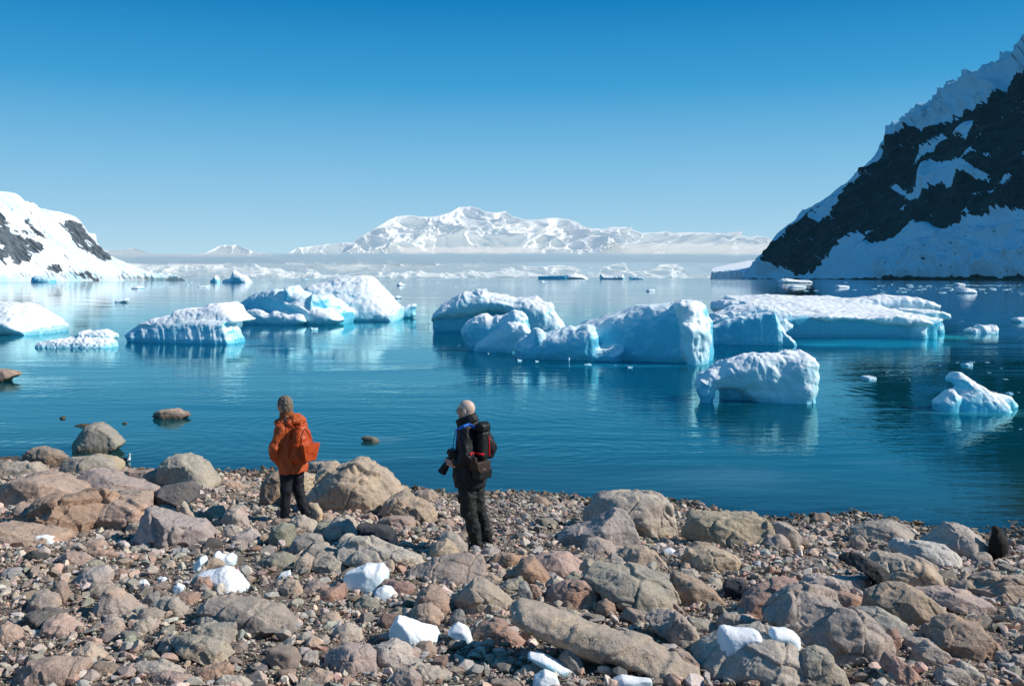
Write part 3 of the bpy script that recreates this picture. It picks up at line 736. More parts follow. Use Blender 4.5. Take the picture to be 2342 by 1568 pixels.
# ------------------------------------------------------------------ icebergs
def layer(poly, T, off=0.0, R=None, yaw=0.0, lean=0.0, flare=0.0, ks=0.0, tint=.6, cut=False, k=None, flute=0.0, lump=1.0, bend=None):
    return dict(bend=bend, poly=poly, T=T, off=off, R=R, yaw=yaw, lean=lean, flare=flare, ks=ks, tint=tint, cut=cut, k=k, flute=flute, lump=lump)
def berg(label, wy, layers, res=90, lump=.10, scal=.03, cat='iceberg', name='iceberg', seed=0, group=None, m=None, smooth=1, k=.08, yoff=0):
    _, Yw = hit_water(1171, wy)
    L = []; xs = []; zs = []; ys = []
    for l in layers:
        fr, pts = l['poly']; px = frame(fr, pts)
        P = at_depth(px, Yw + l['off'] - (l['T'] * .75 if l['T'] > 2.9 else l['T'] * .3)); H = P[:, 1].max()
        if not l['cut'] and P[:, 1].min() < .16 * H + .05:
            P[:, 1] = np.where(P[:, 1] < .10 * H + .04, -.6, P[:, 1])
        l = dict(l); l['P'] = P; l['H'] = H; L.append(l)
        if not l['cut']:
            xs += [P[:, 0].min(), P[:, 0].max()]; zs += [P[:, 1].min(), P[:, 1].max()]
            w = P[:, 0].max() - P[:, 0].min(); t = l['T'] * (1 + max(l['flare'], 0)) + abs(l['yaw']) * w / 2
            ys += [l['off'] - t, l['off'] + t + abs(l['lean']) * H + (3.0 if l['bend'] else 0)]
            if l['ks']: zs.append(H * (1 + l['ks'] * l['T'] * 1.1))
    xc = (min(xs) + max(xs)) / 2
    def one(l, x, y, z):
        P = l['P'] - np.array([xc, 0]); H = l['H']; lx = (P[:, 0].min() + P[:, 0].max()) / 2
        y0 = l['off'] + l['yaw'] * (x - lx) + l['lean'] * z
        if l['bend']:
            xb = float(at_depth(frame(l['poly'][0], [(l['bend'][0], 600)]), Yw + l['off'] - l['T'] * .3)[0, 0]) - xc
            y0 = y0 + l['bend'][1] * np.maximum(x - xb, 0)
        T = l['T'] * (1 + l['flare'] * (1 - np.clip(z / H, 0, 1)))
        zq = z - l['ks'] * (y - y0 + T) * np.clip(z / H, 0, 1.3) if l['ks'] else z
        d2 = sd_poly(x, zq, P)
        R = l['R'] if l['R'] is not None else l['T'] * .7
        ay = np.abs(y - y0) - (T - R)
        return np.sqrt(np.maximum(ay, 0) ** 2 + np.maximum(d2 + R, 0) ** 2) + np.minimum(np.maximum(ay, d2 + R), 0) - R
    def f(x, y, z):
        g = None
        for l in L:
            if l['cut']: continue
            v = one(l, x, y, z); g = v if g is None else smin(g, v, l['k'] or k)
        for l in L:
            if l['cut']: g = -smin(-g, one(l, x, y, z), k)
        return g
    pad = .25
    h = max(max(xs) - min(xs), .8 * (max(ys) - min(ys))) / res
    lo = (min(xs) - xc - pad, min(ys) - pad, -.45); hi = (max(xs) - xc + pad, max(ys) + pad, max(zs) + pad)
    V, Q = surfnet(f, lo, hi, h)
    V = relax(V, Q, smooth)
    # which layer owns each vertex
    best = None; ti = None; fl = None; lu = None
    for l in L:
        if l['cut']: continue
        v = one(l, V[:, 0], V[:, 1], V[:, 2])
        if best is None: best = v; ti = np.full(len(V), l['tint']); fl = np.full(len(V), l['flute']); lu = np.full(len(V), l['lump'])
        else:
            mm = v < best; best = np.where(mm, v, best); ti = np.where(mm, l['tint'], ti); fl = np.where(mm, l['flute'], fl); lu = np.where(mm, l['lump'], lu)
    for _ in range(2):
        ti = relax(np.repeat(ti[:, None], 3, 1), Q, 1)[:, 0]; fl = relax(np.repeat(fl[:, None], 3, 1), Q, 1)[:, 0]
    N = normals(V, Q); s = V + seed * 13.7
    S = max(zs)
    d = fbm(s * (1.1 / S), 3, .5) * lump * S * lu
    f1, f21, cid = worley((s + .25 * fbm(s / S * 1.5, 2)[:, None] * S) * (2.6 / S), seed)
    d = d - np.clip(.62 - f1, 0, 1) ** 1.0 * scal * 1.3 * S * lu + fbm(s * (5 / S), 4, .6) * scal * S * .45 * lu
    cut = ridged(s * np.array([1.5, 1.5, .7]) / S + 3, 3); d = d - np.clip(cut - .55, 0, 1) * scal * 1.6 * S * lu
    up = sstep(.2, .8, N[:, 2])
    d = d + up * (np.abs(fbm(s * np.array([2.6, 1.7, 2.6]) / S + 5, 3)) * -scal * 1.6 * S)
    fx = V[:, 0] * .9 + V[:, 1] * .5
    flu = np.abs(pnoise(np.stack([fx * 3.4 / S, V[:, 2] * .18 / S, fx * 0 + seed], 1))) + .45 * np.abs(pnoise(np.stack([fx * 8.5 / S, V[:, 2] * .3 / S, fx * 0 + seed + 4], 1)))
    d = d - flu * fl * (1 - up)
    fine = (ridged(s * np.array([5, 5, 3.5]) / S + 11, 4, .6) - .4) * .018 * S; d = d - fine * (lu + .3)
    d = d - .05 * sstep(.30, .0, V[:, 2]) * (V[:, 2] > -.2)
    V = V + N * d[:, None]
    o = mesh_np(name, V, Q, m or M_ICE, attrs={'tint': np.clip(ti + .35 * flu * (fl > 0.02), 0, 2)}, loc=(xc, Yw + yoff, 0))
    tag(o, label, cat, group)
    return o, xc, Yw

berg('white sloping iceberg cut off by the left edge of the picture', 762, [
    layer(('ZA', [(-500, 520), (-300, 440), (-100, 425), (0, 430), (90, 430), (150, 455), (195, 478), (205, 500), (260, 540), (305, 580), (290, 615), (200, 632), (150, 638), (-500, 640)]), 3.2, off=1.5, R=2.4, yaw=-.2, tint=.35, flare=.3)],
    res=110, lump=.16, scal=.05, seed=3)
berg('long low lumpy ice floe between the cut-off white iceberg and the mushroom-shaped iceberg', 793, [
    layer(('ZA', [(185, 712), (260, 690), (330, 672), (450, 662), (560, 655), (640, 655), (690, 662), (740, 668), (760, 680), (785, 712), (740, 724), (500, 726), (250, 724)]), .8, R=.6, tint=.3, flare=.3),
    layer(('ZA', [(445, 668), (480, 648), (530, 645), (545, 612), (575, 608), (590, 625), (650, 605), (720, 607), (768, 630), (770, 660), (740, 680), (600, 690)]), .9, off=.7, R=.5, tint=.45)],
    res=110, lump=.12, scal=.10, seed=5)
berg('mushroom-shaped iceberg with a jutting snow cap over a fluted pale stem', 782, [
    layer(('ZA', [(922, 572), (990, 535), (1060, 520), (1130, 520), (1148, 497), (1155, 478), (1180, 468), (1290, 463), (1330, 466), (1350, 453), (1410, 430), (1470, 428), (1512, 450), (1560, 500), (1642, 546), (1585, 558), (1440, 552), (1330, 560), (1250, 572), (1170, 588), (1110, 600), (1050, 592), (985, 578)]), 2.4, off=1.0, R=.25, yaw=-.25, tint=.25, lean=.9),
    layer(('ZA', [(820, 645), (860, 612), (925, 572), (1000, 560), (1200, 545), (1400, 530), (1580, 540), (1588, 575), (1612, 605), (1672, 672), (1640, 700), (1300, 702), (1200, 706), (1100, 694), (820, 680)]), 1.35, off=1.0, R=.5, yaw=-.35, tint=1.0, flute=.34, flare=.5, lump=.5)],
    res=150, lump=.05, scal=.03, seed=7, k=.05)
berg('large double-humped iceberg with a shaded blue left half and bright white right peak', 739, [
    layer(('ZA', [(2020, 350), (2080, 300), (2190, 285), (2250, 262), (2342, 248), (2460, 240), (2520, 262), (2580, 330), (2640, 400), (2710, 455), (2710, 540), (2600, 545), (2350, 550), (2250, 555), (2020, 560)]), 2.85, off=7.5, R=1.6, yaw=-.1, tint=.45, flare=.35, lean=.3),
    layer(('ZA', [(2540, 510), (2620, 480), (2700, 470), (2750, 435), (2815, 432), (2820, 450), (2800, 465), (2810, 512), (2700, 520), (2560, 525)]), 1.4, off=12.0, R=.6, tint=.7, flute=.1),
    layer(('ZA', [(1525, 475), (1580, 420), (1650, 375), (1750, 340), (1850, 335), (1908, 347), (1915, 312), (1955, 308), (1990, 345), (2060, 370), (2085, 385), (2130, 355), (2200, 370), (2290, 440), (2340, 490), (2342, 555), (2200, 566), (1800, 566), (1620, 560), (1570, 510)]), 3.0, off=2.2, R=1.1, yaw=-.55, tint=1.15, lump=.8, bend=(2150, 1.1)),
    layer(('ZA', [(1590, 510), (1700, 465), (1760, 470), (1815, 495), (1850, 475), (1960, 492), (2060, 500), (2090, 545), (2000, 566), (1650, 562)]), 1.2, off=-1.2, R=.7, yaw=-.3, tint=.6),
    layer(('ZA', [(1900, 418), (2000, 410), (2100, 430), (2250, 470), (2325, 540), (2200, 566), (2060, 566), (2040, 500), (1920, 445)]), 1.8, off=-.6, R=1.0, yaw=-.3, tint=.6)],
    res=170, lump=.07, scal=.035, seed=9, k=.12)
berg('hollow-sided iceberg with a turquoise undercut arch beside a leaning white slab', 762, [
    layer(('ZB', [(568, 545), (580, 490), (640, 430), (720, 385), (790, 350), (865, 352), (870, 328), (942, 325), (947, 348), (1060, 370), (1140, 388), (1210, 392), (1280, 378), (1330, 415), (1390, 430), (1395, 470), (1440, 520), (1530, 590), (1530, 645), (1250, 645), (1150, 560), (1080, 490), (960, 480), (820, 515), (760, 528), (690, 530), (620, 540)]), 2.6, off=2.4, R=.9, yaw=-.12, tint=.45, lean=.2),
    layer(('ZB', [(585, 530), (700, 500), (900, 450), (1100, 480), (1200, 560), (1300, 640), (585, 640)]), 1.7, off=3.2, R=.5, yaw=.05, tint=1.35, flute=.28, lump=.3)],
    res=160, lump=.06, scal=.045, seed=11, k=.1)
berg('leaning two-ridged white ice slab in front of the hollow-sided iceberg', 803, [
    layer(('ZB', [(770, 640), (768, 610), (800, 560), (860, 520), (940, 498), (985, 520), (1010, 503), (1050, 510), (1130, 468), (1180, 480), (1220, 520), (1240, 620), (1200, 680), (1000, 740), (840, 750), (800, 700)]), 1.5, off=1.2, R=.9, yaw=-.5, tint=.9),
    layer(('ZB', [(805, 752), (880, 700), (990, 620), (1080, 560), (1130, 548), (1200, 560), (1260, 630), (1180, 680), (1130, 750)]), .9, off=-.2, R=.6, yaw=-.35, tint=.45, flute=.08)],
    res=120, lump=.07, scal=.04, seed=13, k=.12)
berg('big smooth wedge-shaped iceberg with a shaded blue front and sunlit blunt right end', 824, [
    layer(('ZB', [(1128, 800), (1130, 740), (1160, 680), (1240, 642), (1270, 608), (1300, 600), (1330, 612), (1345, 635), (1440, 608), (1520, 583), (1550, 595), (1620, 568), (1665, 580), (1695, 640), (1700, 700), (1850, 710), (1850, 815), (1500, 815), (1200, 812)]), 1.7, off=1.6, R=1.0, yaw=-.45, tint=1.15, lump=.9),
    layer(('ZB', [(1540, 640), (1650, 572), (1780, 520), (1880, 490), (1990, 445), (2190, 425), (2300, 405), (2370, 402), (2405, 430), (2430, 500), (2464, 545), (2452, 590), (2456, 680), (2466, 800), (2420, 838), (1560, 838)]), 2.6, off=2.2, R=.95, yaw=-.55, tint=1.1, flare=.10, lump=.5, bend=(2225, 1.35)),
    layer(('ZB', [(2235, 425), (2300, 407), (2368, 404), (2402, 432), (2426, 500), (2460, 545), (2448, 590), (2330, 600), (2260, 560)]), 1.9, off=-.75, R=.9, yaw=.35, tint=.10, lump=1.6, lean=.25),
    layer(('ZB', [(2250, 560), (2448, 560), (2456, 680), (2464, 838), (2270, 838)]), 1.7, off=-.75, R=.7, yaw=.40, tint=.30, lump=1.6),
    layer(('ZB', [(1720, 760), (1740, 720), (1800, 710), (1840, 730), (1850, 825), (1730, 825)]), .5, off=-.1, R=.3, tint=.2)],
    res=190, lump=.07, scal=.04, seed=17, k=.14)
berg('fluted iceberg with an overhanging shelf and a notched right side, touching the wedge-shaped iceberg', 788, [
    layer(('ZC', [(208, 580), (232, 552), (300, 508), (430, 458), (560, 438), (690, 448), (765, 488), (767, 505), (730, 540), (768, 572), (760, 592), (700, 628), (650, 590), (640, 500), (580, 495), (400, 525), (230, 565)]), 1.7, off=1.0, R=.35, yaw=-.2, tint=.4, lean=.7),
    layer(('ZC', [(215, 575), (400, 515), (640, 470), (670, 560), (700, 622), (760, 668), (798, 695), (780, 715), (205, 715)]), 1.05, off=1.0, R=.4, yaw=-.3, tint=1.05, flute=.34, flare=.4, lump=.4)],
    res=130, lump=.05, scal=.04, seed=19, k=.06)
berg('wide flat-topped iceberg with a dimpled snow plateau over a bright blue wall', 774, [
    layer(('ZC', [(640, 530), (660, 500), (900, 492), (1000, 488), (1250, 498), (1500, 500), (1700, 520), (1700, 545), (1500, 530), (1240, 520), (900, 512)]), 9.2, off=10.1, R=.2, yaw=-.03, ks=.042, tint=.12, lump=.6),
    layer(('ZC', [(885, 522), (950, 500), (1000, 493), (1060, 505), (1130, 500), (1220, 503), (1245, 512), (1330, 500), (1500, 500), (1620, 520), (1700, 545), (1702, 575), (1600, 580), (1400, 568), (1240, 548), (1100, 540), (1000, 545), (920, 530)]), 1.1, off=1.0, R=.25, yaw=-.03, tint=.1, lump=.9),
    layer(('ZC', [(640, 505), (1000, 495), (1690, 530), (1660, 600), (1670, 670), (640, 672)]), 9.3, off=9.75, R=.4, yaw=-.05, tint=1.35, flute=.05, lump=.2),
    layer(('ZC', [(318, 470), (330, 430), (370, 408), (550, 405), (660, 420), (900, 420), (1160, 400), (1300, 395), (1500, 375), (1600, 382), (1700, 410), (1742, 430), (1742, 470), (1700, 490), (1400, 490), (700, 500), (340, 500)]), 3.2, off=15.5, R=.5, yaw=-.1, tint=.25),
    layer(('ZC', [(330, 470), (1700, 470), (1700, 640), (330, 640)]), 2.8, off=15.5, R=.5, tint=1.2, flute=.05),
    layer(('ZC', [(1600, 470), (1760, 470), (1830, 490), (1836, 530), (1765, 545), (1700, 575), (1600, 575)]), 3.0, off=8.5, R=.3, tint=.35),
    layer(('ZC', [(1620, 530), (1750, 530), (1770, 610), (1770, 640), (1600, 680)]), 2.0, off=7.5, R=.5, tint=.8, flute=.1),
    layer(('ZC', [(1530, 575), (1680, 570), (1668, 620), (1680, 670), (1510, 675), (1550, 630)]), 1.2, off=1.2, R=.4, tint=.4, flute=.14)],
    res=190, lump=.06, scal=.05, seed=23, k=.1)
berg('rounded lumpy iceberg nearest the shore with a dark hollow under its left side', 921, [
    layer(('ZC', [(158, 1000), (158, 960), (170, 900), (240, 855), (330, 800), (430, 783), (560, 765), (680, 765), (740, 752), (860, 753), (905, 785), (927, 830), (910, 880), (908, 960), (925, 1000), (945, 1075), (920, 1115), (700, 1128), (600, 1080), (450, 1010), (330, 1000), (250, 1010)]), .95, off=.8, R=.55, yaw=-.12, tint=.35, flare=.1),
    layer(('ZC', [(155, 940), (230, 940), (250, 1040), (247, 1110), (155, 1110)]), .4, off=.4, R=.2, tint=.8),
    layer(('ZC', [(285, 980), (640, 980), (720, 1120), (285, 1110)]), .5, off=1.2, R=.25, tint=1.5),
    layer(('ZC', [(690, 1130), (700, 1060), (725, 1050), (745, 1080), (750, 1130)]), .18, off=-.15, R=.15, tint=.3)],
    res=140, lump=.17, scal=.045, seed=29, k=.12)
berg('small fin-shaped translucent iceberg at the right with a curved horn', 938, [
    layer(('ZC', [(1745, 1160), (1748, 1100), (1765, 1075), (1800, 1048), (1835, 1012), (1862, 1005), (1880, 1030), (1905, 1060), (1900, 1160)]), .42, off=.1, R=.3, tint=.75, flare=.3),
    layer(('ZC', [(1870, 1160), (1880, 1050), (1940, 1000), (1905, 972), (1876, 962), (1878, 932), (1910, 893), (1942, 900), (2000, 950), (2060, 985), (2130, 1028), (2200, 1100), (2296, 1120), (2294, 1180), (1980, 1170)]), .42, off=.2, R=.26, yaw=-.15, tint=.95, flare=.8, lean=.15),
    layer(('ZC', [(2100, 1040), (2130, 1020), (2240, 1048), (2300, 1108), (2290, 1150), (2150, 1150)]), .5, off=.8, R=.3, tint=.6)],
    res=110, lump=.05, scal=.025, seed=31, k=.06)

# smaller floes
def floe(fr, pts, wy, label, T, R=None, tint=.3, res=40, lump=.12, scal=.06, seed=0, yaw=0, group=None, name='ice_floe', cat='ice floe', off=0):
    return berg(label, wy, [layer((fr, pts), T, off=T * .7 + off, R=R, tint=tint, yaw=yaw, flare=.2)], res=res, lump=lump, scal=scal, seed=seed, name=name, cat=cat, group=group)
floe('ZC', [(1965, 612), (1990, 595), (2030, 590), (2040, 570), (2070, 575), (2100, 580), (2145, 568), (2162, 590), (2155, 632), (1980, 630)], 761.5, 'white lumpy ice floe alone on dark water right of the flat-topped iceberg', .9, seed=2)
floe('ZC', [(2275, 540), (2290, 525), (2342, 520), (2420, 530), (2440, 555), (2290, 556)], 736.5, 'small white floe cut off by the right edge of the picture', .8, seed=4)
floe('ZC', [(1905, 345), (1930, 328), (1950, 322), (2000, 330), (2018, 345), (2012, 362), (1915, 358)], 670.5, 'white humped floe right of the flat-topped iceberg, behind it', 2.2, seed=6)
floe('ZC', [(1888, 302), (1895, 290), (1930, 292), (1952, 298), (1945, 308), (1900, 308)], 652.5, 'small white floe behind the humped floe at the right', 3, seed=8)
floe('ZC', [(702, 286), (712, 268), (740, 258), (770, 262), (830, 270), (900, 272), (925, 285), (900, 292), (710, 292)], 647.2, 'flat white floe in front of the foot of the right mountain', 9, seed=10, res=50)
floe('ZC', [(765, 318), (790, 303), (820, 305), (872, 308), (876, 320), (780, 322)], 657.5, 'low white floe just nearer than the flat one at the foot of the mountain', 3, seed=12)
floe('ZC', [(1070, 318), (1082, 304), (1110, 305), (1158, 310), (1160, 322), (1080, 323)], 657.8, 'low white floe right of the one at the foot of the mountain', 2.5, seed=13)
floe('ZC', [(1228, 932), (1270, 918), (1330, 915), (1374, 930), (1360, 940), (1250, 940)], 867.2, 'flat thin white ice pan behind the rounded lumpy iceberg, to its right', .45, R=.08, tint=.1, seed=14)
floe('ZC', [(1922, 842), (1940, 828), (1965, 832), (1995, 824), (1992, 845), (1960, 852), (1925, 848)], 837.3, 'small ragged floe on the dark water behind the fin-shaped iceberg', .5, seed=16)
floe('ZC', [(2198, 1036), (2230, 1024), (2270, 1022), (2276, 1038), (2210, 1042)], 901.5, 'thin ice shard floating just behind the fin-shaped iceberg', .3, seed=18)
floe('ZB', [(1890, 862), (1893, 842), (1905, 850), (1935, 848), (1940, 864)], 841.2, 'tiny pointed floe in front of the wedge-shaped iceberg', .28, seed=20, res=24)
floe('ZB', [(1490, 826), (1492, 800), (1502, 790), (1512, 802), (1515, 826)], 828.5, 'small upright ice knob at the shaded foot of the wedge-shaped iceberg', .25, seed=21, res=24)
floe('ZB', [(1130, 812), (1150, 800), (1190, 806), (1188, 816), (1140, 818)], 825.6, 'small flat floe at the left tip of the wedge-shaped iceberg', .35, seed=22, res=24)
floe('ZB', [(1248, 818), (1270, 808), (1305, 812), (1290, 822), (1255, 823)], 827.5, 'small flat floe in front of the left end of the wedge-shaped iceberg', .3, seed=23, res=24)
floe('ZB', [(1575, 838), (1600, 834), (1640, 828), (1662, 834), (1640, 842), (1580, 843)], 834.3, 'thin floe in front of the middle of the wedge-shaped iceberg', .3, seed=24, res=24)
floe('ZB', [(932, 768), (950, 758), (968, 760), (965, 770)], 809.4, 'tiny floe in front of the leaning ice slab', .25, seed=25, res=20)
floe('ZA', [(2095, 606), (2097, 590), (2120, 592), (2147, 592), (2148, 608), (2110, 610)], 755.3, 'tiny white floe in front of the shaded left half of the double-humped iceberg', .4, seed=26, res=24)
floe('ZA', [(748, 418), (790, 405), (830, 400), (858, 392), (860, 412), (790, 422)], 691.6, 'low white floe far off between the white left iceberg and the double-humped one', 1.0, seed=27)
floe('ZB', [(300, 385), (345, 375), (372, 385), (345, 397), (320, 392)], 683.0, 'small white floe right of the double-humped iceberg', 1.0, seed=28)
floe('ZA', [(888, 322), (910, 312), (930, 308), (965, 318), (960, 328), (900, 330)], 660.3, 'small white floe off the end of the left headland', 2.2, seed=30)
floe('ZA', [(1338, 316), (1345, 308), (1408, 306), (1410, 318), (1345, 320)], 657.1, 'flat white floe below the distant pointed iceberg', 2.4, seed=32)
floe('ZB', [(336, 304), (345, 290), (360, 284), (372, 296), (392, 300), (385, 308), (345, 309)], 653.4, 'small humped floe in the distance right of the double-humped iceberg', 3, seed=33)
floe('ZB', [(2025, 342), (2040, 332), (2075, 331), (2088, 340), (2070, 347), (2035, 346)], 666.3, 'flat floe in the distance above the wedge-shaped iceberg', 2.2, seed=34)
# distant bergs on the horizon
def far_berg(fr, pts, Y, label, T, tint=.4, yaw=-.3, seed=1, res=50, R=None):
    px = frame(fr, pts); P = at_depth(px, Y); xc = P[:, 0].mean(); P = P - np.array([xc, 0])
    P[:, 1] = np.where(P[:, 1] < P[:, 1].max() * .15, -3, P[:, 1])
    R = R or T * .6; lx = (P[:, 0].min() + P[:, 0].max()) / 2
    def f(x, y, z):
        y0 = yaw * (x - lx); d2 = sd_poly(x, z, P); ay = np.abs(y - y0) - (T - R)
        return np.sqrt(np.maximum(ay, 0) ** 2 + np.maximum(d2 + R, 0) ** 2) + np.minimum(np.maximum(ay, d2 + R), 0) - R
    w = P[:, 0].max() - P[:, 0].min(); pad = w * .04
    V, Q = surfnet(f, (P[:, 0].min() - pad, -T - abs(yaw) * w / 2 - pad, -2), (P[:, 0].max() + pad, T + abs(yaw) * w / 2 + pad, P[:, 1].max() + pad), w / res)
    N = normals(V, Q); S = P[:, 1].max()
    V = V + N * (fbm(V * 2 / S + seed, 4) * .12 * S)[:, None]
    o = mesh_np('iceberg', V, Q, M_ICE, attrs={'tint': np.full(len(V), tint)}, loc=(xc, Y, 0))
    return tag(o, label, 'iceberg')
far_berg('ZA', [(1490, 288), (1500, 268), (1560, 262), (1575, 215), (1585, 205), (1610, 222), (1650, 240), (1690, 262), (1732, 292)], 780, 'distant pointed white iceberg with a dark blue shaded side off the left headland', 9, tint=1.0, yaw=-.5)
far_berg('ZA', [(1420, 276), (1440, 262), (1460, 240), (1480, 258), (1495, 285), (1430, 290)], 800, 'small distant ice tower left of the distant pointed iceberg', 5, tint=.8, seed=2)
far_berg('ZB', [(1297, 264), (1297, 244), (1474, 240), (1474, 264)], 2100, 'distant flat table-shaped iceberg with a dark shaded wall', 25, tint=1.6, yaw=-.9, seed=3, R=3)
far_berg('ZB', [(1478, 266), (1480, 236), (1530, 225), (1600, 240), (1640, 262), (1640, 268)], 2300, 'distant pale snowy hummock of ice right of the table-shaped iceberg', 40, tint=.2, yaw=.2, seed=4)
far_berg('ZB', [(1715, 264), (1712, 230), (1735, 240), (1790, 240), (1860, 228), (1872, 250), (1872, 266)], 2000, 'distant saddle-backed white iceberg on the horizon', 25, tint=.5, yaw=-.2, seed=5)
far_berg('ZB', [(1912, 264), (1915, 246), (1960, 245), (2005, 255), (2008, 265)], 2000, 'distant small blue iceberg right of the saddle-backed one', 20, tint=1.2, yaw=-.7, seed=6)
far_berg('ZA', [(215, 292), (218, 262), (235, 245), (262, 238), (300, 250), (370, 268), (385, 290)], 790, 'small blue ice dome stranded below the left headland', 9, tint=1.3, yaw=-.3, seed=7)
far_berg('ZA', [(1990, 278), (1995, 268), (2040, 268), (2052, 262), (2082, 260), (2084, 276)], 1500, 'distant blocky iceberg left of the double-humped one', 12, tint=.9, yaw=-.5, seed=8)

# brash ice: small countable pieces, six shapes copied
def ice_proto(k):
    pts = [(-1, 0), (-.8, .35), (-.3, .5 + .3 * (k % 2)), (.1, .35), (.5, .6 - .2 * (k % 3)), (.9, .3), (1, 0), (.8, -.4), (-.8, -.4)]
    r = random.Random(k); P = np.array([(x * r.uniform(.85, 1.1), z * r.uniform(.6, 1.3)) for x, z in pts])
    def f(x, y, z):
        d2 = sd_poly(x, z, P); R = .3; ay = np.abs(y) - .35
        return np.sqrt(np.maximum(ay, 0) ** 2 + np.maximum(d2 + R, 0) ** 2) + np.minimum(np.maximum(ay, d2 + R), 0) - R
    V, Q = surfnet(f, (-1.3, -.9, -.3), (1.3, .9, 1.1), .09)
    V = V + normals(V, Q) * (fbm(V * 2.5 + k * 5, 3) * .22)[:, None]
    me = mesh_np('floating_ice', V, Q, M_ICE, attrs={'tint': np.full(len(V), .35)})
    return me
protos = [ice_proto(k) for k in range(6)]
used = [False] * 6
def brash(px, py, wpx, label, group, asp=1.0):
    X, Y = hit_water(px, py); s = wpx / F * Y / 2
    k = random.randrange(6)
    o = protos[k] if not used[k] else protos[k].copy()
    if used[k]: COL.objects.link(o)
    used[k] = True
    o.location = (X, Y, -.02 * s); o.scale = (s, s * random.uniform(.8, 1.6), s * .42 * asp * random.uniform(.6, 1.1)); o.rotation_euler = (0, 0, random.uniform(-.5, .5))
    tag(o, label, 'floating ice', group)
random.seed(5)
GB = 'brash ice drifting below the right mountain'; LBL = 'small white piece of brash ice drifting on the dark water below the right mountain'
for k in range(100):
    x = random.uniform(1840, 2345); x = x if random.random() < .5 else random.gauss(2120, 110)
    y = random.gauss(661, 6.5)
    if y < 645 or y > 676 or x > 2350 or x < 1790: continue
    brash(x, y, random.choice([3.5, 4, 5, 6, 7, 9, 12, 16]) * (.8 + (y - 650) * .012), LBL, GB)
for k in range(34):
    brash(random.uniform(2150, 2345), 652.5 + random.uniform(-.5, .5), random.uniform(4, 12), LBL, GB, .6)
GF = 'ice scraps along the far shore'
for k in range(46):
    x = random.uniform(430, 1760); y = random.uniform(641.3, 647) if random.random() < .75 else random.uniform(647, 664)
    if 480 < x < 610: continue
    brash(x, y, random.choice([5, 7, 9, 12, 16]), 'tiny white scrap of ice floating on the far side of the bay', GF, .8)
for k in range(14):
    brash(random.uniform(20, 430), random.uniform(647, 664), random.choice([4, 6, 8, 11]), 'tiny white scrap of ice floating off the left headland', 'ice scraps off the left headland', .8)
GR = 'crumbs of ice on the dark water at the right'
for x, y, wd in [(2062, 832, 5), (2190, 829, 8), (2224, 828, 12), (2258, 829, 10), (2290, 842, 6), (2262, 852, 8), (2150, 835, 5), (2030, 851, 9), (2064, 850, 8), (2080, 868, 7), (2300, 867, 12), (2312, 942, 9), (2330, 897, 6), (2148, 775, 5), (2334, 981, 7), (2115, 836, 4), (2200, 735, 6)]:
    brash(x, y, wd, 'tiny crumb of ice on the dark water around the fin-shaped iceberg', GR, .8)
for x, y, wd in [(974, 770, 14), (905, 795, 10), (950, 795, 18), (985, 792, 12), (1050, 790, 6), (1408, 835, 8), (690, 765, 12), (620, 782, 6), (305, 700, 14), (340, 701, 12), (1295, 827, 7)]:
    brash(x, y, wd, 'tiny thin flake of ice on the open water between the bergs', 'thin flakes of ice between the bergs', .35)

# submerged ice shows through the water as pale turquoise
def wp(px, py, wpx, hpx, amt, col):
    X, Y = hit_water(px, py); _, Y2 = hit_water(px, py + hpx / 2)
    WATER_PATCHES.append((X, Y, wpx / 2 / F * Y, max(abs(Y - Y2), .5), amt, col))
wp(2010, 785, 470, 26, .85, (.012, .36, .52)); wp(2150, 770, 170, 16, .8, (.03, .62, .60)); wp(1880, 788, 150, 10, .8, (.02, .42, .60))
wp(1420, 836, 380, 12, .7, (.01, .26, .42)); wp(2230, 940, 260, 26, .7, (.05, .34, .38)); wp(830, 745, 170, 12, .7, (.02, .40, .5)); wp(1730, 920, 270, 12, .4, (.02, .25, .35))
wp(580, 780, 100, 10, .5, (.02, .35, .45)); wp(80, 770, 200, 12, .5, (.03, .35, .45))
wp(1660, 1090, 420, 70, .42, (.12, .20, .26)); wp(2020, 1060, 240, 36, .25, (.06, .16, .20)); wp(870, 1006, 120, 20, .55, (.12, .17, .18)); wp(1230, 1080, 220, 40, .22, (.08, .18, .25)); wp(330, 1000, 260, 40, .22, (.06, .16, .22))
close_water()
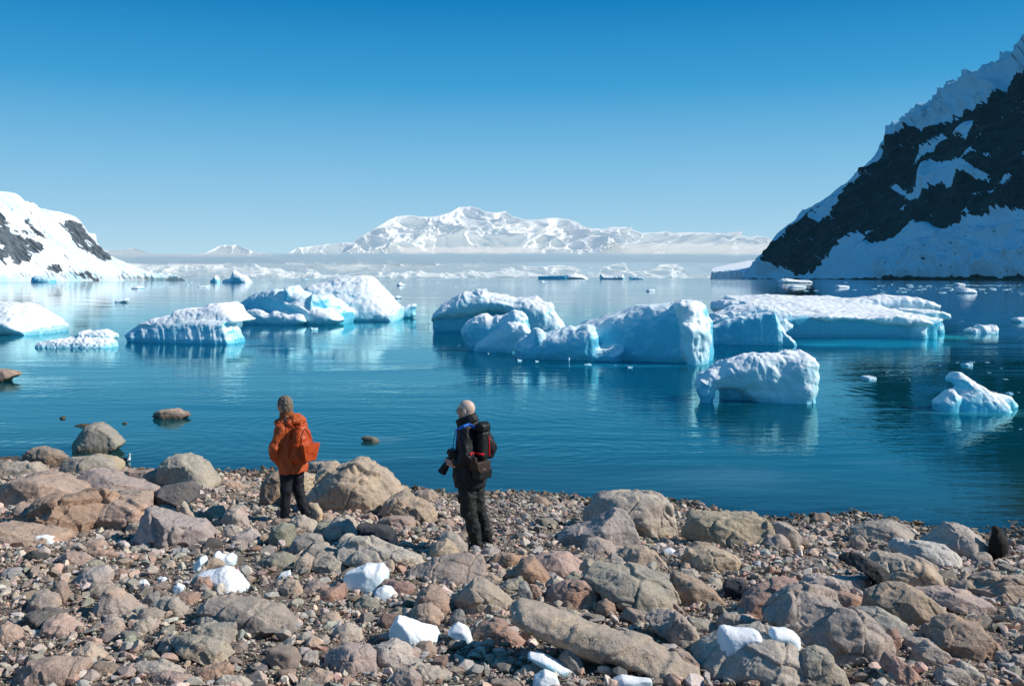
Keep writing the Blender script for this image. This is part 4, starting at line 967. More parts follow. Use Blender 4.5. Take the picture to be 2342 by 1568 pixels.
# ------------------------------------------------------------------ beach rocks
CO = dict(pink=(.42, .275, .215), tan=(.43, .33, .235), grey=(.32, .295, .265), lgrey=(.42, .39, .345), dgrey=(.13, .125, .12), brown=(.235, .16, .115),
          orange=(.37, .19, .095), green=(.165, .20, .155), red=(.31, .15, .105), ggreen=(.31, .30, .24), dark=(.04, .042, .046), teal=(.12, .165, .165),
          white=(.60, .59, .56), blue=(.215, .255, .28), pgrey=(.37, .30, .26), navy=(.012, .022, .04), yellow=(.40, .34, .20), wood=(.07, .06, .052))
CO = {k: tuple(min(.72, (q + (m_ - q) * .38) * 1.18) if max(v) > .15 else q for q, m_ in zip(v, (.47, .39, .325))) for k, v in CO.items()}
RPOS = {}
FOOT = []          # footprints of the placed boulders: x, y, radius
def rock(fr, pts, color, label, T=None, water=False, name=None, seed=None, facets=9, rough=1.0, yaw=None, mat_=None, tint=None, cat='rock', res=None, rdepth=1.0, on=None):
    px = frame(fr, pts); a = np.array(px)
    ib = a[:, 1].argmax(); bx, by = a[:, 0].mean(), a[ib, 1]
    if water: X, Y = hit_water(bx, by); g = 0.0
    else: X, Y, g = hit_ground(bx, by)
    r = np.random.RandomState((seed if seed is not None else int(abs(a.sum()) * 7)) % 99991)
    w = (a[:, 0].max() - a[:, 0].min()) / F * Y; h = (a[:, 1].max() - a[:, 1].min()) / F * Y
    T = (T or .44) * min(w * .9, h * 1.7) * rdepth
    off = T * 1.0
    if on: Y = RPOS[on] - off + T * .2
    P = at_depth(px, Y + off); RPOS[label] = Y + off
    xc = P[:, 0].mean(); zb = P[:, 1].min()
    P = P - np.array([xc, 0])
    H = P[:, 1].max()
    z0 = (zb - .03) if on else min(zb, g) - .06
    P[:, 1] = np.where(P[:, 1] < zb + .10 * (H - zb), z0 - .05, P[:, 1])
    P = P - np.array([0, z0]); H = H - z0
    W = P[:, 0].max() - P[:, 0].min()
    yaw = yaw if yaw is not None else r.uniform(-.35, .25)
    planes = []
    for _ in range(facets):
        th = r.uniform(-1.1, 1.1); ph = r.uniform(-.15, 1.1)
        n = np.array([math.sin(th) * math.cos(ph), -math.cos(th) * math.cos(ph), math.sin(ph)])
        sup = math.sqrt((n[0] * W / 2) ** 2 + (n[1] * T) ** 2 + (n[2] * H * .5) ** 2) * (r.uniform(.74, .95) if facets > 4 else r.uniform(.84, .98))
        planes.append((n, sup + n[2] * H * .48))
    R = T * (r.uniform(.22, .42) if facets > 4 else r.uniform(.5, .75)); lean = r.uniform(.0, .25)
    def f(x, y, z):
        y0 = yaw * x + lean * z
        Tz = T * (1 + .25 * (1 - np.clip(z / H, 0, 1)))
        d2 = sd_poly(x, z, P); ay = np.abs(y - y0) - (Tz - R)
        g_ = np.sqrt(np.maximum(ay, 0) ** 2 + np.maximum(d2 + R, 0) ** 2) + np.minimum(np.maximum(ay, d2 + R), 0) - R
        for n, c in planes: g_ = -smin(-g_, -(n[0] * x + n[1] * y + n[2] * z - c), (.007 if facets > 4 else .03) * W)
        return g_
    pad = .05 * W + .02; ty = T * 1.25 + abs(yaw) * W / 2 + lean * H
    res = res or int(np.clip(W / (Y * .0011), 22, 84))
    V, Q = surfnet(f, (-W / 2 - pad - abs(P[:, 0].min() + W / 2), -ty - pad, -.02), (W / 2 + pad + abs(P[:, 0].max() - W / 2), ty + pad, H + pad), max(W, 1.1 * ty) / res)
    N = normals(V, Q); s = V + r.uniform(-50, 50, 3); S = (W * H * T) ** (1 / 3)
    d = fbm(s * 1.1 / S, 4, .5) * .085 * S
    f1, f21, cid = worley((s + .12 * S * fbm(s * 2 / S, 2)[:, None]) * 1.5 / S, int(r.randint(99)))
    hcell = _G[cid][:, 0]
    d += hcell * .05 * S * sstep(0, .07, f21) * rough - (1 - sstep(0, .04, f21)) * .032 * S * rough
    d += (ridged(s * np.array([2.2, 2.2, 5.0]) / S, 3) - .4) * -.025 * S * rough + fbm(s * 9 / S, 3, .6) * .022 * S
    V = V + N * d[:, None]
    at = {'tint': np.full(len(V), tint)} if tint is not None else None
    nm = name or ('boulder' if W > .55 else 'rock')
    o = mesh_np(nm, V, Q, mat_ or M_ROCK, loc=(xc, Y + off, z0), attrs=at)
    if color:
        c = CO[color]; j = r.uniform(.9, 1.1); o.color = (c[0] * j, c[1] * j * r.uniform(.97, 1.03), c[2] * j * r.uniform(.94, 1.05), 1)
    tag(o, label, cat if mat_ else ('boulder' if nm == 'boulder' else 'rock'))
    FOOT.append((xc, Y + off, W / 2, T))
    return o
R_ = [
 # in the water
 ('ZA', [(500, 1385), (535, 1305), (585, 1252), (640, 1243), (700, 1258), (790, 1320), (838, 1372), (800, 1405), (700, 1440), (540, 1432)], 'ggreen', 'big rounded boulder standing in the water near the left, wet at its foot', dict(water=True, facets=2, rough=.4)),
 ('ZA', [(1008, 1180), (1080, 1158), (1150, 1143), (1210, 1150), (1278, 1186), (1200, 1208), (1100, 1210)], 'brown', 'flat cracked rock awash in the water left of the person in orange', dict(water=True, rough=1.6)),
 ('ZB', [(88, 1340), (130, 1324), (180, 1326), (228, 1352), (200, 1364), (120, 1360)], 'ggreen', 'low smooth stone breaking the water between the two people', dict(water=True, facets=1, rough=.3)),
 ('ZA', [(-300, 850), (0, 872), (80, 885), (125, 905), (60, 932), (0, 952), (-300, 960)], 'brown', 'dark ledge of rock poking into the picture from the left edge, in the water', dict(water=True, rough=1.4)),
 ('ZA', [(403, 1200), (412, 1188), (432, 1190), (440, 1204), (415, 1207)], 'brown', 'tiny dark stone awash left of the flat cracked rock', dict(water=True)),
 ('ZA', [(500, 1250), (550, 1240), (600, 1242), (590, 1258), (520, 1258)], 'brown', 'thin flat rock tip just behind the big boulder standing in the water', dict(water=True)),
 ('ZA', [(822, 1236), (840, 1229), (858, 1234), (850, 1241)], 'brown', 'tiny stone tip right of the big boulder standing in the water', dict(water=True)),
 # left shore cluster
 ('LA', [(150, 68), (160, 10), (200, -25), (290, -38), (380, -25), (460, 20), (440, 66), (250, 74)], 'brown', 'brownish cracked boulder at the left water edge', {}),
 ('LA', [(-80, 120), (0, 68), (120, 62), (230, 70), (280, 110), (330, 150), (280, 168), (60, 155), (-80, 150)], 'grey', 'flat grey boulder at the left edge close to the shore', {}),
 ('LA', [(370, 130), (420, 50), (480, 28), (640, 20), (740, 60), (770, 100), (775, 138), (640, 145), (520, 130)], 'ggreen', 'broad pale smooth boulder at the left shore, next to the small sea bird', dict(rough=.6)),
 ('LA', [(520, 18), (560, 2), (640, 4), (760, 30), (800, 72), (815, 118), (760, 125), (640, 60)], 'yellow', 'yellowish boulder with a dark spot just behind the broad pale one', dict(rough=.7)),
 ('LA', [(780, 155), (850, 120), (1000, 118), (1110, 150), (1145, 205), (1060, 235), (940, 200)], 'pink', 'sloping pinkish boulder left of the large rounded grey-green boulder', {}),
 ('LA', [(1062, 150), (1090, 60), (1150, 10), (1250, -5), (1340, 18), (1400, 80), (1440, 140), (1466, 190), (1440, 232), (1300, 222), (1160, 208), (1070, 196)], 'ggreen', 'large rounded grey-green boulder at the water edge left of the person in orange', dict(rough=.8, facets=3)),
 ('LA', [(500, 200), (540, 125), (620, 118), (760, 150), (920, 190), (1050, 240), (1040, 300), (900, 335), (700, 300), (560, 250)], 'pgrey', 'broad sloping pinkish-grey boulder behind the pink ridge at the left', dict(rough=.6)),
 ('LA', [(-60, 230), (0, 200), (90, 185), (250, 165), (380, 185), (500, 240), (620, 290), (650, 330), (500, 345), (300, 350), (60, 370), (-60, 385)], 'pink', 'long low pink slab of bedrock at the left edge', dict(T=.7, rough=.8)),
 ('LA', [(90, 190), (110, 145), (160, 138), (205, 165), (210, 190), (150, 195)], 'lgrey', 'small pale stone on top of the left cluster', {}),
 ('LA', [(650, 290), (680, 253), (740, 270), (900, 265), (1000, 258), (1030, 300), (1025, 385), (950, 375), (860, 335), (720, 305)], 'pgrey', 'angular grey-pink block between the pink ridge and the black boulder', {}),
 ('LA', [(1018, 345), (1030, 270), (1090, 230), (1270, 198), (1322, 240), (1322, 300), (1250, 355), (1100, 385)], 'dgrey', 'smooth blackish boulder below the large rounded grey-green boulder', dict(rough=.4)),
 ('LA', [(590, 420), (640, 310), (740, 308), (860, 330), (970, 360), (992, 420), (940, 475), (840, 512), (740, 535), (600, 520)], 'pink', 'pink veined boulder, right end of the rugged ridge at the left', dict(T=.6, rough=1.3)),
 ('LA', [(180, 400), (240, 340), (480, 305), (620, 295), (690, 330), (680, 440), (640, 520), (500, 560), (380, 530), (250, 470)], 'orange', 'rugged orange-brown layered block in the middle of the ridge at the left', dict(T=.6, rough=2.2, facets=7)),
 ('LA', [(60, 400), (80, 335), (180, 380), (280, 400), (360, 460), (420, 500), (300, 530), (150, 495)], 'brown', 'brown pointed slab at the left end of the rugged ridge', dict(rough=1.6)),
 ('LA', [(-80, 500), (0, 480), (120, 500), (300, 545), (440, 580), (400, 640), (200, 620), (-80, 600)], 'pink', 'flat pink ledge under the rugged ridge at the left edge', dict(T=.8)),
 ('LA', [(930, 570), (945, 450), (990, 380), (1060, 388), (1250, 460), (1350, 490), (1400, 560), (1408, 635), (1300, 660), (1100, 645), (960, 610)], 'grey', 'big grey boulder with a dark shaded left side, in front of the black boulder', dict(rough=1.2)),
 ('LA', [(840, 520), (850, 480), (940, 470), (980, 490), (970, 540), (890, 545)], 'pgrey', 'flat stone wedged left of the big grey boulder', {}),
 ('LA', [(1203, 435), (1230, 318), (1262, 350), (1325, 445), (1300, 465)], 'pgrey', 'pointed wedge-shaped stone leaning by the black boulder', {}),
 ('LA', [(1350, 415), (1420, 360), (1500, 348), (1522, 390), (1460, 445), (1380, 435)], 'tan', 'tan rounded rock right of the pointed wedge-shaped stone', {}),
 ('LA', [(1488, 450), (1540, 385), (1600, 378), (1650, 430), (1698, 500), (1600, 505)], 'grey', 'grey rock with a steep right side, left of the feet of the person in orange', {}),
 ('LA', [(1485, 335), (1500, 295), (1540, 290), (1562, 318), (1545, 345)], 'tan', 'small round tan cobble on the gravel left of the person in orange', dict(facets=1)),
 ('LA', [(1440, 230), (1520, 195), (1600, 190), (1700, 225), (1600, 245)], 'pink', 'low pink rock on the gravel right of the large rounded grey-green boulder', {}),
 # tan outcrop between the two people
 ('PF', [(540, 700), (550, 612), (760, 603), (830, 650), (915, 690), (700, 720), (600, 730)], 'tan', 'pale squared block on top of the tan outcrop behind the person in orange', dict(rough=1.2)),
 ('PF', [(320, 800), (330, 730), (480, 690), (600, 720), (600, 800), (540, 860), (400, 850)], 'tan', 'tan block right behind the legs of the person in orange', {}),
 ('PF', [(150, 965), (152, 850), (170, 770), (230, 718), (330, 688), (370, 780), (370, 960), (300, 975)], 'brown', 'brown block left of the legs of the person in orange', dict(rough=1.4)),
 ('PF', [(515, 870), (590, 790), (600, 705), (680, 672), (800, 675), (880, 640), (930, 620), (1050, 640), (1140, 690), (1210, 760), (1262, 830), (1300, 880), (1160, 950), (1050, 990), (900, 1032), (800, 1032), (700, 1015), (560, 935)], 'tan', 'largest boulder, tan and cracked, on the shore between the two people', dict(rough=1.3, T=.45)),
 ('PF', [(525, 1060), (540, 930), (610, 938), (660, 1000), (657, 1085), (600, 1092)], 'tan', 'round-topped tan rock right of the feet of the person in orange', dict(facets=2)),
 ('PF', [(650, 1085), (665, 1020), (720, 1018), (740, 1060), (720, 1090)], 'tan', 'small tan stone beside the round-topped one at the foot of the largest boulder', {}),
 ('PF', [(1120, 1010), (1180, 925), (1290, 878), (1400, 898), (1520, 950), (1565, 1060), (1480, 1115), (1380, 1085), (1250, 1045)], 'tan', 'layered tan rock lying right of the largest boulder', dict(rough=2.0)),
 ('PF', [(1100, 1075), (1200, 1042), (1380, 1048), (1408, 1090), (1380, 1135), (1250, 1135)], 'pink', 'low pinkish rock in front of the layered tan rock', {}),
 ('PF', [(1365, 868), (1430, 838), (1530, 822), (1588, 890), (1500, 910)], 'tan', 'small pointed tan rock near the water left of the photographer', {}),
 ('PF', [(1240, 800), (1300, 790), (1370, 830), (1340, 860), (1270, 850)], 'tan', 'flat tan rock at the water edge behind the layered tan rock', {}),
 ('PF', [(1540, 1120), (1600, 1068), (1680, 1068), (1735, 1100), (1640, 1125)], 'pink', 'flat pink stone left of the photographer, on the gravel', {}),
 ('PF', [(908, 1160), (920, 1115), (960, 1098), (1100, 1098), (1200, 1130), (1240, 1180), (1268, 1232), (1100, 1245), (950, 1200)], 'navy', 'smooth navy-black lump between the two people', dict(rough=.2, facets=1)),  # flat dark blue shape, modelled like the rocks
 ('PF', [(1570, 1260), (1590, 1200), (1660, 1160), (1740, 1175), (1812, 1260), (1812, 1340), (1740, 1345)], 'lgrey', 'round pale grey rock in front of the photographer, left of his boots', dict(rough=.5, facets=2)),
 ('PF', [(1500, 1350), (1560, 1270), (1640, 1240), (1720, 1290), (1757, 1365), (1600, 1400)], 'tan', 'tan faceted rock in front of the round pale grey one', {}),
 ('LA', [(1808, 560), (1820, 500), (1900, 483), (1980, 500), (1988, 565), (1950, 625), (1850, 615)], 'green', 'grey-green rounded rock below the feet of the person in orange', dict(rough=.6)),
 ('LA', [(1955, 470), (1980, 430), (2040, 422), (2130, 470), (2150, 525), (2050, 515)], 'lgrey', 'pale blue-grey rock right at the boots of the person in orange', {}),
 ('LA', [(1830, 470), (1860, 445), (1960, 440), (1975, 470), (1940, 480), (1850, 500)], 'brown', 'flat brown slab left of the pale blue-grey rock at the boots', {}),
 ('LA', [(2110, 530), (2140, 475), (2230, 465), (2240, 520), (2190, 560)], 'green', 'small dark green rock left of the pale standing rock', {}),
 ('PF', [(655, 1215), (680, 1150), (760, 1070), (830, 1045), (880, 1070), (930, 1150), (955, 1225), (800, 1225), (680, 1240)], 'lgrey', 'pale upright rock left of the smooth navy-black lump', {}),
 ('LA', [(1945, 650), (1970, 580), (2060, 548), (2160, 570), (2178, 625), (2060, 645), (2020, 685), (1960, 675)], 'grey', 'grey rock with a dark hollow front, below the pale blue-grey rock', {}),
 ('LA', [(2040, 680), (2100, 620), (2200, 622), (2260, 660), (2305, 715), (2200, 730), (2120, 710)], 'grey', 'grey humped rock between the hollow grey rock and the long jagged one', {}),
 ('LA', [(2095, 770), (2130, 690), (2220, 688), (2340, 740), (2342, 825), (2200, 808)], 'grey', 'grey sloping rock left of the largest beached lump of ice', {}),
 ('LA', [(1988, 765), (2010, 710), (2060, 683), (2106, 720), (2082, 805), (2000, 797)], 'pgrey', 'upright pinkish-grey stone right of the dark green slab', {}),
 ('LA', [(1728, 745), (1830, 690), (1900, 678), (2005, 722), (1980, 765), (1880, 775)], 'green', 'dark green flat slab in the middle left of the beach', {}),
 ('LA', [(1538, 605), (1590, 550), (1690, 513), (1748, 572), (1700, 595), (1600, 620)], 'lgrey', 'whitish sloping rock right of the big grey boulder', {}),
 ('LB', [(-80, 710), (-60, 640), (0, 598), (60, 588), (150, 590), (250, 630), (400, 680), (490, 720), (522, 775), (400, 815), (280, 805), (100, 765)], 'lgrey', 'long jagged pale-grey rock in front of the smooth navy-black lump', dict(rough=1.4)),
 ('LB', [(415, 810), (520, 770), (600, 735), (800, 688), (920, 688), (937, 765), (900, 835), (720, 878), (560, 845)], 'pgrey', 'flat-topped oblong slab below the photographer', dict(rough=.7, facets=3, T=.6)),
 ('LB', [(958, 735), (1000, 690), (1100, 683), (1220, 700), (1248, 728), (1100, 778)], 'orange', 'orange-brown flat rock right of the flat-topped oblong slab', {}),
 ('LB', [(910, 700), (920, 650), (980, 632), (1040, 665), (1000, 705)], 'lgrey', 'pale stone right below the boots of the photographer', {}),
 ('LB', [(1055, 835), (1150, 790), (1200, 728), (1262, 713), (1310, 770), (1385, 855), (1300, 885), (1150, 865)], 'red', 'peaked pinkish-brown rock in the centre right of the beach', {}),
 ('LB', [(1250, 725), (1350, 703), (1500, 708), (1600, 768), (1632, 805), (1480, 840), (1340, 805)], 'pink', 'broad tan-pink rock behind the peaked pinkish-brown one', dict(T=.6)),
 ('LB', [(1598, 840), (1640, 780), (1740, 763), (1900, 798), (2080, 850), (2200, 898), (2232, 985), (2180, 1055), (2060, 1095), (1900, 1020), (1750, 955), (1640, 890)], 'ggreen', 'large grey-green boulder with a pale flat top in the centre right', dict(rough=.9)),
 ('LB', [(1328, 995), (1390, 910), (1480, 858), (1600, 848), (1690, 900), (1737, 1005), (1600, 1036), (1400, 1018)], 'red', 'rounded reddish-brown rock left of the large grey-green boulder', dict(facets=4)),
 ('LB', [(1672, 1105), (1690, 1030), (1750, 988), (1812, 1010), (1842, 1096)], 'red', 'brick-red upright stone in front of the large grey-green boulder', {}),
 ('LB', [(708, 1025), (790, 940), (850, 880), (930, 888), (1050, 960), (1142, 1032), (1132, 1085), (960, 1090)], 'pgrey', 'brownish pyramid-shaped rock in the middle of the foreground', {}),
 ('LB', [(458, 1025), (500, 960), (560, 923), (632, 930), (692, 1010), (712, 1085), (650, 1115), (520, 1055)], 'pink', 'pinkish rock with a white stain left of the brownish pyramid-shaped rock', {}),
 ('LB', [(408, 1085), (480, 1040), (560, 1033), (622, 1080), (645, 1175), (560, 1195), (440, 1115)], 'pink', 'pink rounded rock just above the longest lump of beached ice', {}),
 ('LB', [(683, 1135), (720, 1080), (770, 1058), (802, 1100), (828, 1175), (730, 1175)], 'teal', 'grey-green pointed stone above the peaked lump of beached ice', {}),
 ('LB', [(838, 1235), (900, 1160), (1000, 1128), (1080, 1160), (1102, 1235), (1050, 1285), (860, 1285)], 'red', 'reddish rounded rock at the left tip of the long slab', {}),
 ('LB', [(950, 1300), (1000, 1220), (1080, 1190), (1180, 1240), (1250, 1290), (1150, 1310)], 'red', 'low reddish rock in the shade of the long slab', {}),
 ('LB', [(1118, 1115), (1180, 1078), (1400, 1108), (1700, 1170), (1900, 1220), (2040, 1258), (2200, 1338), (2345, 1400), (2345, 1485), (2200, 1495), (2000, 1425), (1800, 1385), (1500, 1325), (1250, 1245), (1138, 1175)], 'pgrey', 'very long straight slab lying slantwise in the foreground', dict(T=.33, rough=.7, facets=3, yaw=-.28)),
 ('LB', [(1598, 480), (1610, 400), (1720, 310), (1800, 290), (1950, 266), (2080, 280), (2180, 330), (2222, 430), (2233, 535), (2180, 575), (1950, 505), (1700, 490)], 'lgrey', 'largest pale boulder at the water edge right of the photographer, finely cracked', dict(rough=1.1, facets=4)),
 ('LB', [(1428, 605), (1500, 550), (1650, 500), (1760, 430), (1820, 383), (1882, 388), (1932, 450), (1972, 560), (1983, 635), (1850, 658), (1620, 648), (1450, 636)], 'grey', 'grey peaked boulder leaning in front of the largest pale boulder', dict(rough=.7)),
 ('LB', [(1940, 520), (1960, 460), (2080, 470), (2200, 530), (2180, 580), (2050, 570)], 'yellow', 'yellow-stained foot stone under the largest pale boulder', {}),
 ('LB', [(1588, 650), (1630, 590), (1700, 583), (1800, 620), (1832, 685), (1700, 706)], 'pgrey', 'pinkish rounded rock at the foot of the grey peaked boulder', {}),
 ('LB', [(1828, 700), (1900, 640), (2020, 628), (2100, 680), (2168, 765), (2050, 782), (1900, 730)], 'tan', 'tan rounded rock with a shaded left side, right of the pinkish rounded one', {}),
 ('LB', [(1760, 740), (1790, 672), (1850, 690), (1930, 750), (1850, 770)], 'grey', 'small grey wedge left of the tan rounded rock', {}),
 ('LB', [(1228, 330), (1270, 293), (1340, 298), (1382, 340), (1370, 360), (1240, 352)], 'brown', 'dark wet brown rock alone at the water edge right of the photographer', {}),
 ('LB', [(2038, 1160), (2100, 1093), (2220, 1093), (2320, 1150), (2345, 1255), (2300, 1296), (2150, 1228)], 'pgrey', 'rounded grey-pink rock behind the right end of the long slab', {}),
 ('LB', [(2195, 1280), (2220, 1215), (2300, 1210), (2345, 1250), (2330, 1300)], 'dgrey', 'dark shaded rock just right of the rounded grey-pink one', {}),
 ('LB', [(995, 1430), (1030, 1353), (1080, 1358), (1102, 1420), (1050, 1450)], 'teal', 'teal-grey rounded stone in the bottom middle', {}),
 ('LB', [(1418, 1410), (1500, 1298), (1552, 1320), (1615, 1460), (1580, 1488), (1450, 1438)], 'teal', 'tall teal-grey pyramid stone under the long slab', {}),
 ('LB', [(1228, 1480), (1260, 1408), (1320, 1418), (1355, 1485), (1260, 1498)], 'teal', 'dark teal stone in front of the clear sheet of ice', {}),
 ('LB', [(1698, 1438), (1760, 1343), (1802, 1380), (1818, 1436)], 'red', 'small reddish pointed stone below the long slab', {}),
 ('LB', [(150, 1410), (200, 1320), (320, 1283), (420, 1330), (473, 1445), (400, 1466), (200, 1450)], 'lgrey', 'pale grey rounded block in the bottom left middle', {}),
 ('LB', [(-160, 1500), (-150, 1340), (0, 1315), (130, 1330), (170, 1370), (203, 1455), (192, 1496)], 'pgrey', 'brownish squared boulder left of the pale grey rounded block', {}),
 ('LB', [(438, 1340), (470, 1290), (560, 1278), (612, 1330), (600, 1378), (500, 1388)], 'brown', 'dark brown stone directly below the longest lump of beached ice', {}),
 ('LB', [(288, 1540), (330, 1480), (430, 1468), (500, 1510), (532, 1575), (330, 1595)], 'pgrey', 'grey-pink round rock at the bottom edge left of the middle', {}),
 ('LB', [(438, 1500), (480, 1455), (600, 1458), (712, 1500), (700, 1548), (560, 1550)], 'lgrey', 'pale lying rock right of the grey-pink round rock at the bottom edge', {}),
 ('LB', [(1348, 880), (1420, 823), (1478, 850), (1400, 918)], 'lgrey', 'small pale stone between the peaked and the rounded reddish-brown rocks', {}),
 ('LB', [(1010, 910), (1080, 858), (1180, 843), (1202, 893), (1100, 928)], 'green', 'dull green flat stone above the brownish pyramid-shaped rock', {}),
 ('LB', [(1155, 960), (1165, 890), (1210, 878), (1245, 930), (1265, 1010), (1200, 990)], 'blue', 'upright blue-grey shard right of the brownish pyramid-shaped rock', {}),
 ('LB', [(1235, 960), (1240, 895), (1290, 900), (1325, 960), (1300, 990)], 'red', 'small red-brown stone right of the upright blue-grey shard', {}),
 ('LB', [(1235, 1070), (1260, 1025), (1330, 1022), (1380, 1085), (1300, 1092)], 'grey', 'small grey stone at the upper edge of the long slab', {}),
 ('LB', [(865, 870), (920, 820), (1040, 818), (1062, 862), (950, 886)], 'pgrey', 'grey-pink flat rock right of the flat-topped oblong slab', {}),
 ('LB', [(185, 910), (230, 868), (380, 868), (450, 900), (468, 965), (350, 958)], 'red', 'reddish-pink stone behind the small beached ice cap', {}),
 ('LB', [(48, 1020), (110, 975), (200, 988), (232, 1032), (100, 1046)], 'green', 'olive-green flat stone below the largest beached lump of ice', {}),
 ('LB', [(1440, 1110), (1480, 1060), (1560, 1055), (1610, 1095), (1550, 1120)], 'lgrey', 'small pale oval stone just behind the long slab', {}),
 ('LB', [(1860, 1110), (1900, 1065), (2020, 1085), (2080, 1110), (2040, 1170), (1920, 1130)], 'brown', 'brown flat stone below the large grey-green boulder', {}),
 # left foreground
 ('LA', [(555, 665), (640, 652), (700, 660), (850, 680), (965, 706), (850, 712), (640, 700)], 'orange', 'long thin rust-brown slab in front of the big grey boulder', {}),
 ('LA', [(478, 905), (520, 830), (600, 778), (700, 763), (747, 810), (732, 865), (620, 897)], 'lgrey', 'grey egg-shaped rock in the left foreground', dict(facets=3)),
 ('LA', [(638, 1038), (680, 943), (730, 948), (850, 1000), (963, 1063), (850, 1115), (720, 1098)], 'pgrey', 'grey-pink wedge rock below the grey egg-shaped one', {}),
 ('LA', [(540, 960), (600, 890), (720, 880), (820, 920), (850, 985), (740, 960)], 'pgrey', 'rounded grey-pink rock between the egg-shaped rock and the wedge', {}),
 ('LA', [(168, 1080), (200, 960), (280, 948), (360, 970), (388, 1035), (300, 1088)], 'pgrey', 'grey-pink block near the left edge of the foreground', {}),
 ('LA', [(318, 940), (390, 868), (430, 898), (472, 975), (400, 1005)], 'brown', 'pointed brown stone above the grey-pink block', {}),
 ('LA', [(1305, 1090), (1360, 1010), (1500, 993), (1700, 1008), (1880, 1030), (1960, 1080), (2022, 1175), (2000, 1216), (1820, 1218), (1650, 1188), (1450, 1138)], 'grey', 'long rounded grey boulder in the left foreground', dict(facets=4)),
 ('LA', [(1298, 1150), (1380, 1098), (1500, 1118), (1560, 1160), (1560, 1200), (1400, 1200)], 'lgrey', 'pale rounded stone overlapping the left end of the long rounded boulder', {}),
 ('LA', [(1280, 1240), (1300, 1180), (1420, 1165), (1560, 1170), (1577, 1255), (1532, 1306), (1400, 1296)], 'grey', 'dark-fronted grey block under the pale rounded stone', {}),
 ('LA', [(148, 1160), (180, 1090), (280, 1058), (480, 1078), (380, 1125), (300, 1168), (200, 1196)], 'dgrey', 'thin dark tilted slab near the left edge', {}),
 ('LA', [(248, 1230), (290, 1130), (400, 1113), (480, 1170), (542, 1215), (400, 1256)], 'pink', 'pinkish hump in front of the thin dark tilted slab', {}),
 ('LA', [(-60, 1240), (0, 1150), (90, 1170), (150, 1250), (40, 1280)], 'pink', 'pink rock cut off by the left edge of the foreground', {}),
 ('LA', [(898, 1130), (930, 1060), (1030, 1053), (1102, 1090), (1092, 1156), (960, 1156)], 'pgrey', 'smooth grey-pink rock left of the light grey angular one', {}),
 ('LA', [(1030, 1060), (1070, 980), (1180, 978), (1262, 1060), (1222, 1115), (1100, 1096)], 'lgrey', 'light grey angular rock left of the long rounded boulder', {}),
 ('LA', [(970, 1040), (985, 960), (1050, 940), (1075, 975), (1030, 1045)], 'teal', 'dark green-black stone above the light grey angular rock', {}),
 ('LA', [(912, 1210), (930, 1130), (1000, 1103), (1042, 1150), (1032, 1206)], 'lgrey', 'pale egg-shaped cobble below the smooth grey-pink rock', dict(facets=1)),
 ('LA', [(648, 1170), (720, 1113), (800, 1128), (832, 1180), (800, 1216), (700, 1206)], 'pgrey', 'grey-pink rock left of the pale egg-shaped cobble', {}),
 ('LA', [(1038, 1248), (1090, 1180), (1182, 1158), (1160, 1215), (1090, 1252)], 'green', 'green tilted shard right of the pale egg-shaped cobble', {}),
 ('LA', [(1075, 1300), (1140, 1265), (1300, 1248), (1400, 1270), (1500, 1320), (1563, 1405), (1520, 1446), (1400, 1388), (1250, 1328)], 'grey', 'curved grey rock below the dark-fronted grey block', {}),
 ('LA', [(498, 1340), (560, 1283), (620, 1298), (700, 1370), (702, 1422), (560, 1398)], 'pgrey', 'grey-pink sloping rock in the lower left', {}),
 ('LA', [(88, 1545), (130, 1450), (180, 1398), (330, 1388), (540, 1418), (573, 1450), (547, 1525), (500, 1575), (110, 1590)], 'pink', 'pink squared boulder with a pale vein at the bottom left', dict(facets=3, rough=.8)),
 ('LA', [(828, 1480), (900, 1430), (1080, 1418), (1200, 1460), (1293, 1505), (1150, 1518), (950, 1508)], 'lgrey', 'pale pointed slab at the bottom left', {}),
 ('LA', [(1288, 1490), (1380, 1450), (1520, 1428), (1563, 1470), (1540, 1516), (1350, 1546)], 'orange', 'rust-orange rock at the bottom right of the pale pointed slab', {}),
 ('LA', [(570, 1500), (620, 1440), (740, 1425), (830, 1460), (800, 1510), (660, 1520)], 'brown', 'dark brown slab right of the pink squared boulder', {}),
 ('LA', [(1000, 1530), (1080, 1490), (1300, 1500), (1370, 1530), (1200, 1570), (1060, 1570)], 'pink', 'pinkish flat rock below the pale pointed slab', {}),
 ('LA', [(1440, 1560), (1500, 1505), (1620, 1510), (1730, 1560), (1600, 1590)], 'lgrey', 'pale rounded rock at the bottom edge right of the rust-orange one', {}),
 ('LA', [(2050, 1520), (2120, 1470), (2240, 1490), (2245, 1540), (2150, 1570)], 'pink', 'pink wedge at the bottom edge left of the grey-pink round rock', {}),
 ('LA', [(1998, 1430), (2060, 1338), (2140, 1348), (2152, 1412), (2090, 1436)], 'lgrey', 'small light grey block left of the brownish squared boulder', {}),
 ('LA', [(1885, 905), (1930, 858), (2000, 868), (2037, 932), (2022, 970), (1920, 956)], 'tan', 'tan-pink block left of the largest beached lump of ice', {}),
 ('LA', [(2138, 965), (2150, 920), (2230, 913), (2322, 888), (2327, 983), (2250, 996)], 'red', 'dark red brick-like block below the largest beached lump of ice', {}),
 ('LA', [(1288, 900), (1330, 843), (1400, 848), (1427, 890), (1400, 926), (1300, 926)], 'red', 'red-tan block in front of the second largest beached lump of ice', {}),
 ('LA', [(1158, 965), (1220, 943), (1310, 948), (1337, 992), (1240, 1020)], 'red', 'red-tan flat stone below the red-tan block', {}),
 ('LA', [(388, 705), (420, 673), (560, 678), (607, 710), (590, 756), (470, 770)], 'pink', 'pinkish-brown rock left of the grey-green squared stone', {}),
 ('LA', [(548, 778), (560, 735), (640, 723), (692, 735), (692, 770)], 'green', 'grey-green squared stone in the left foreground', {}),
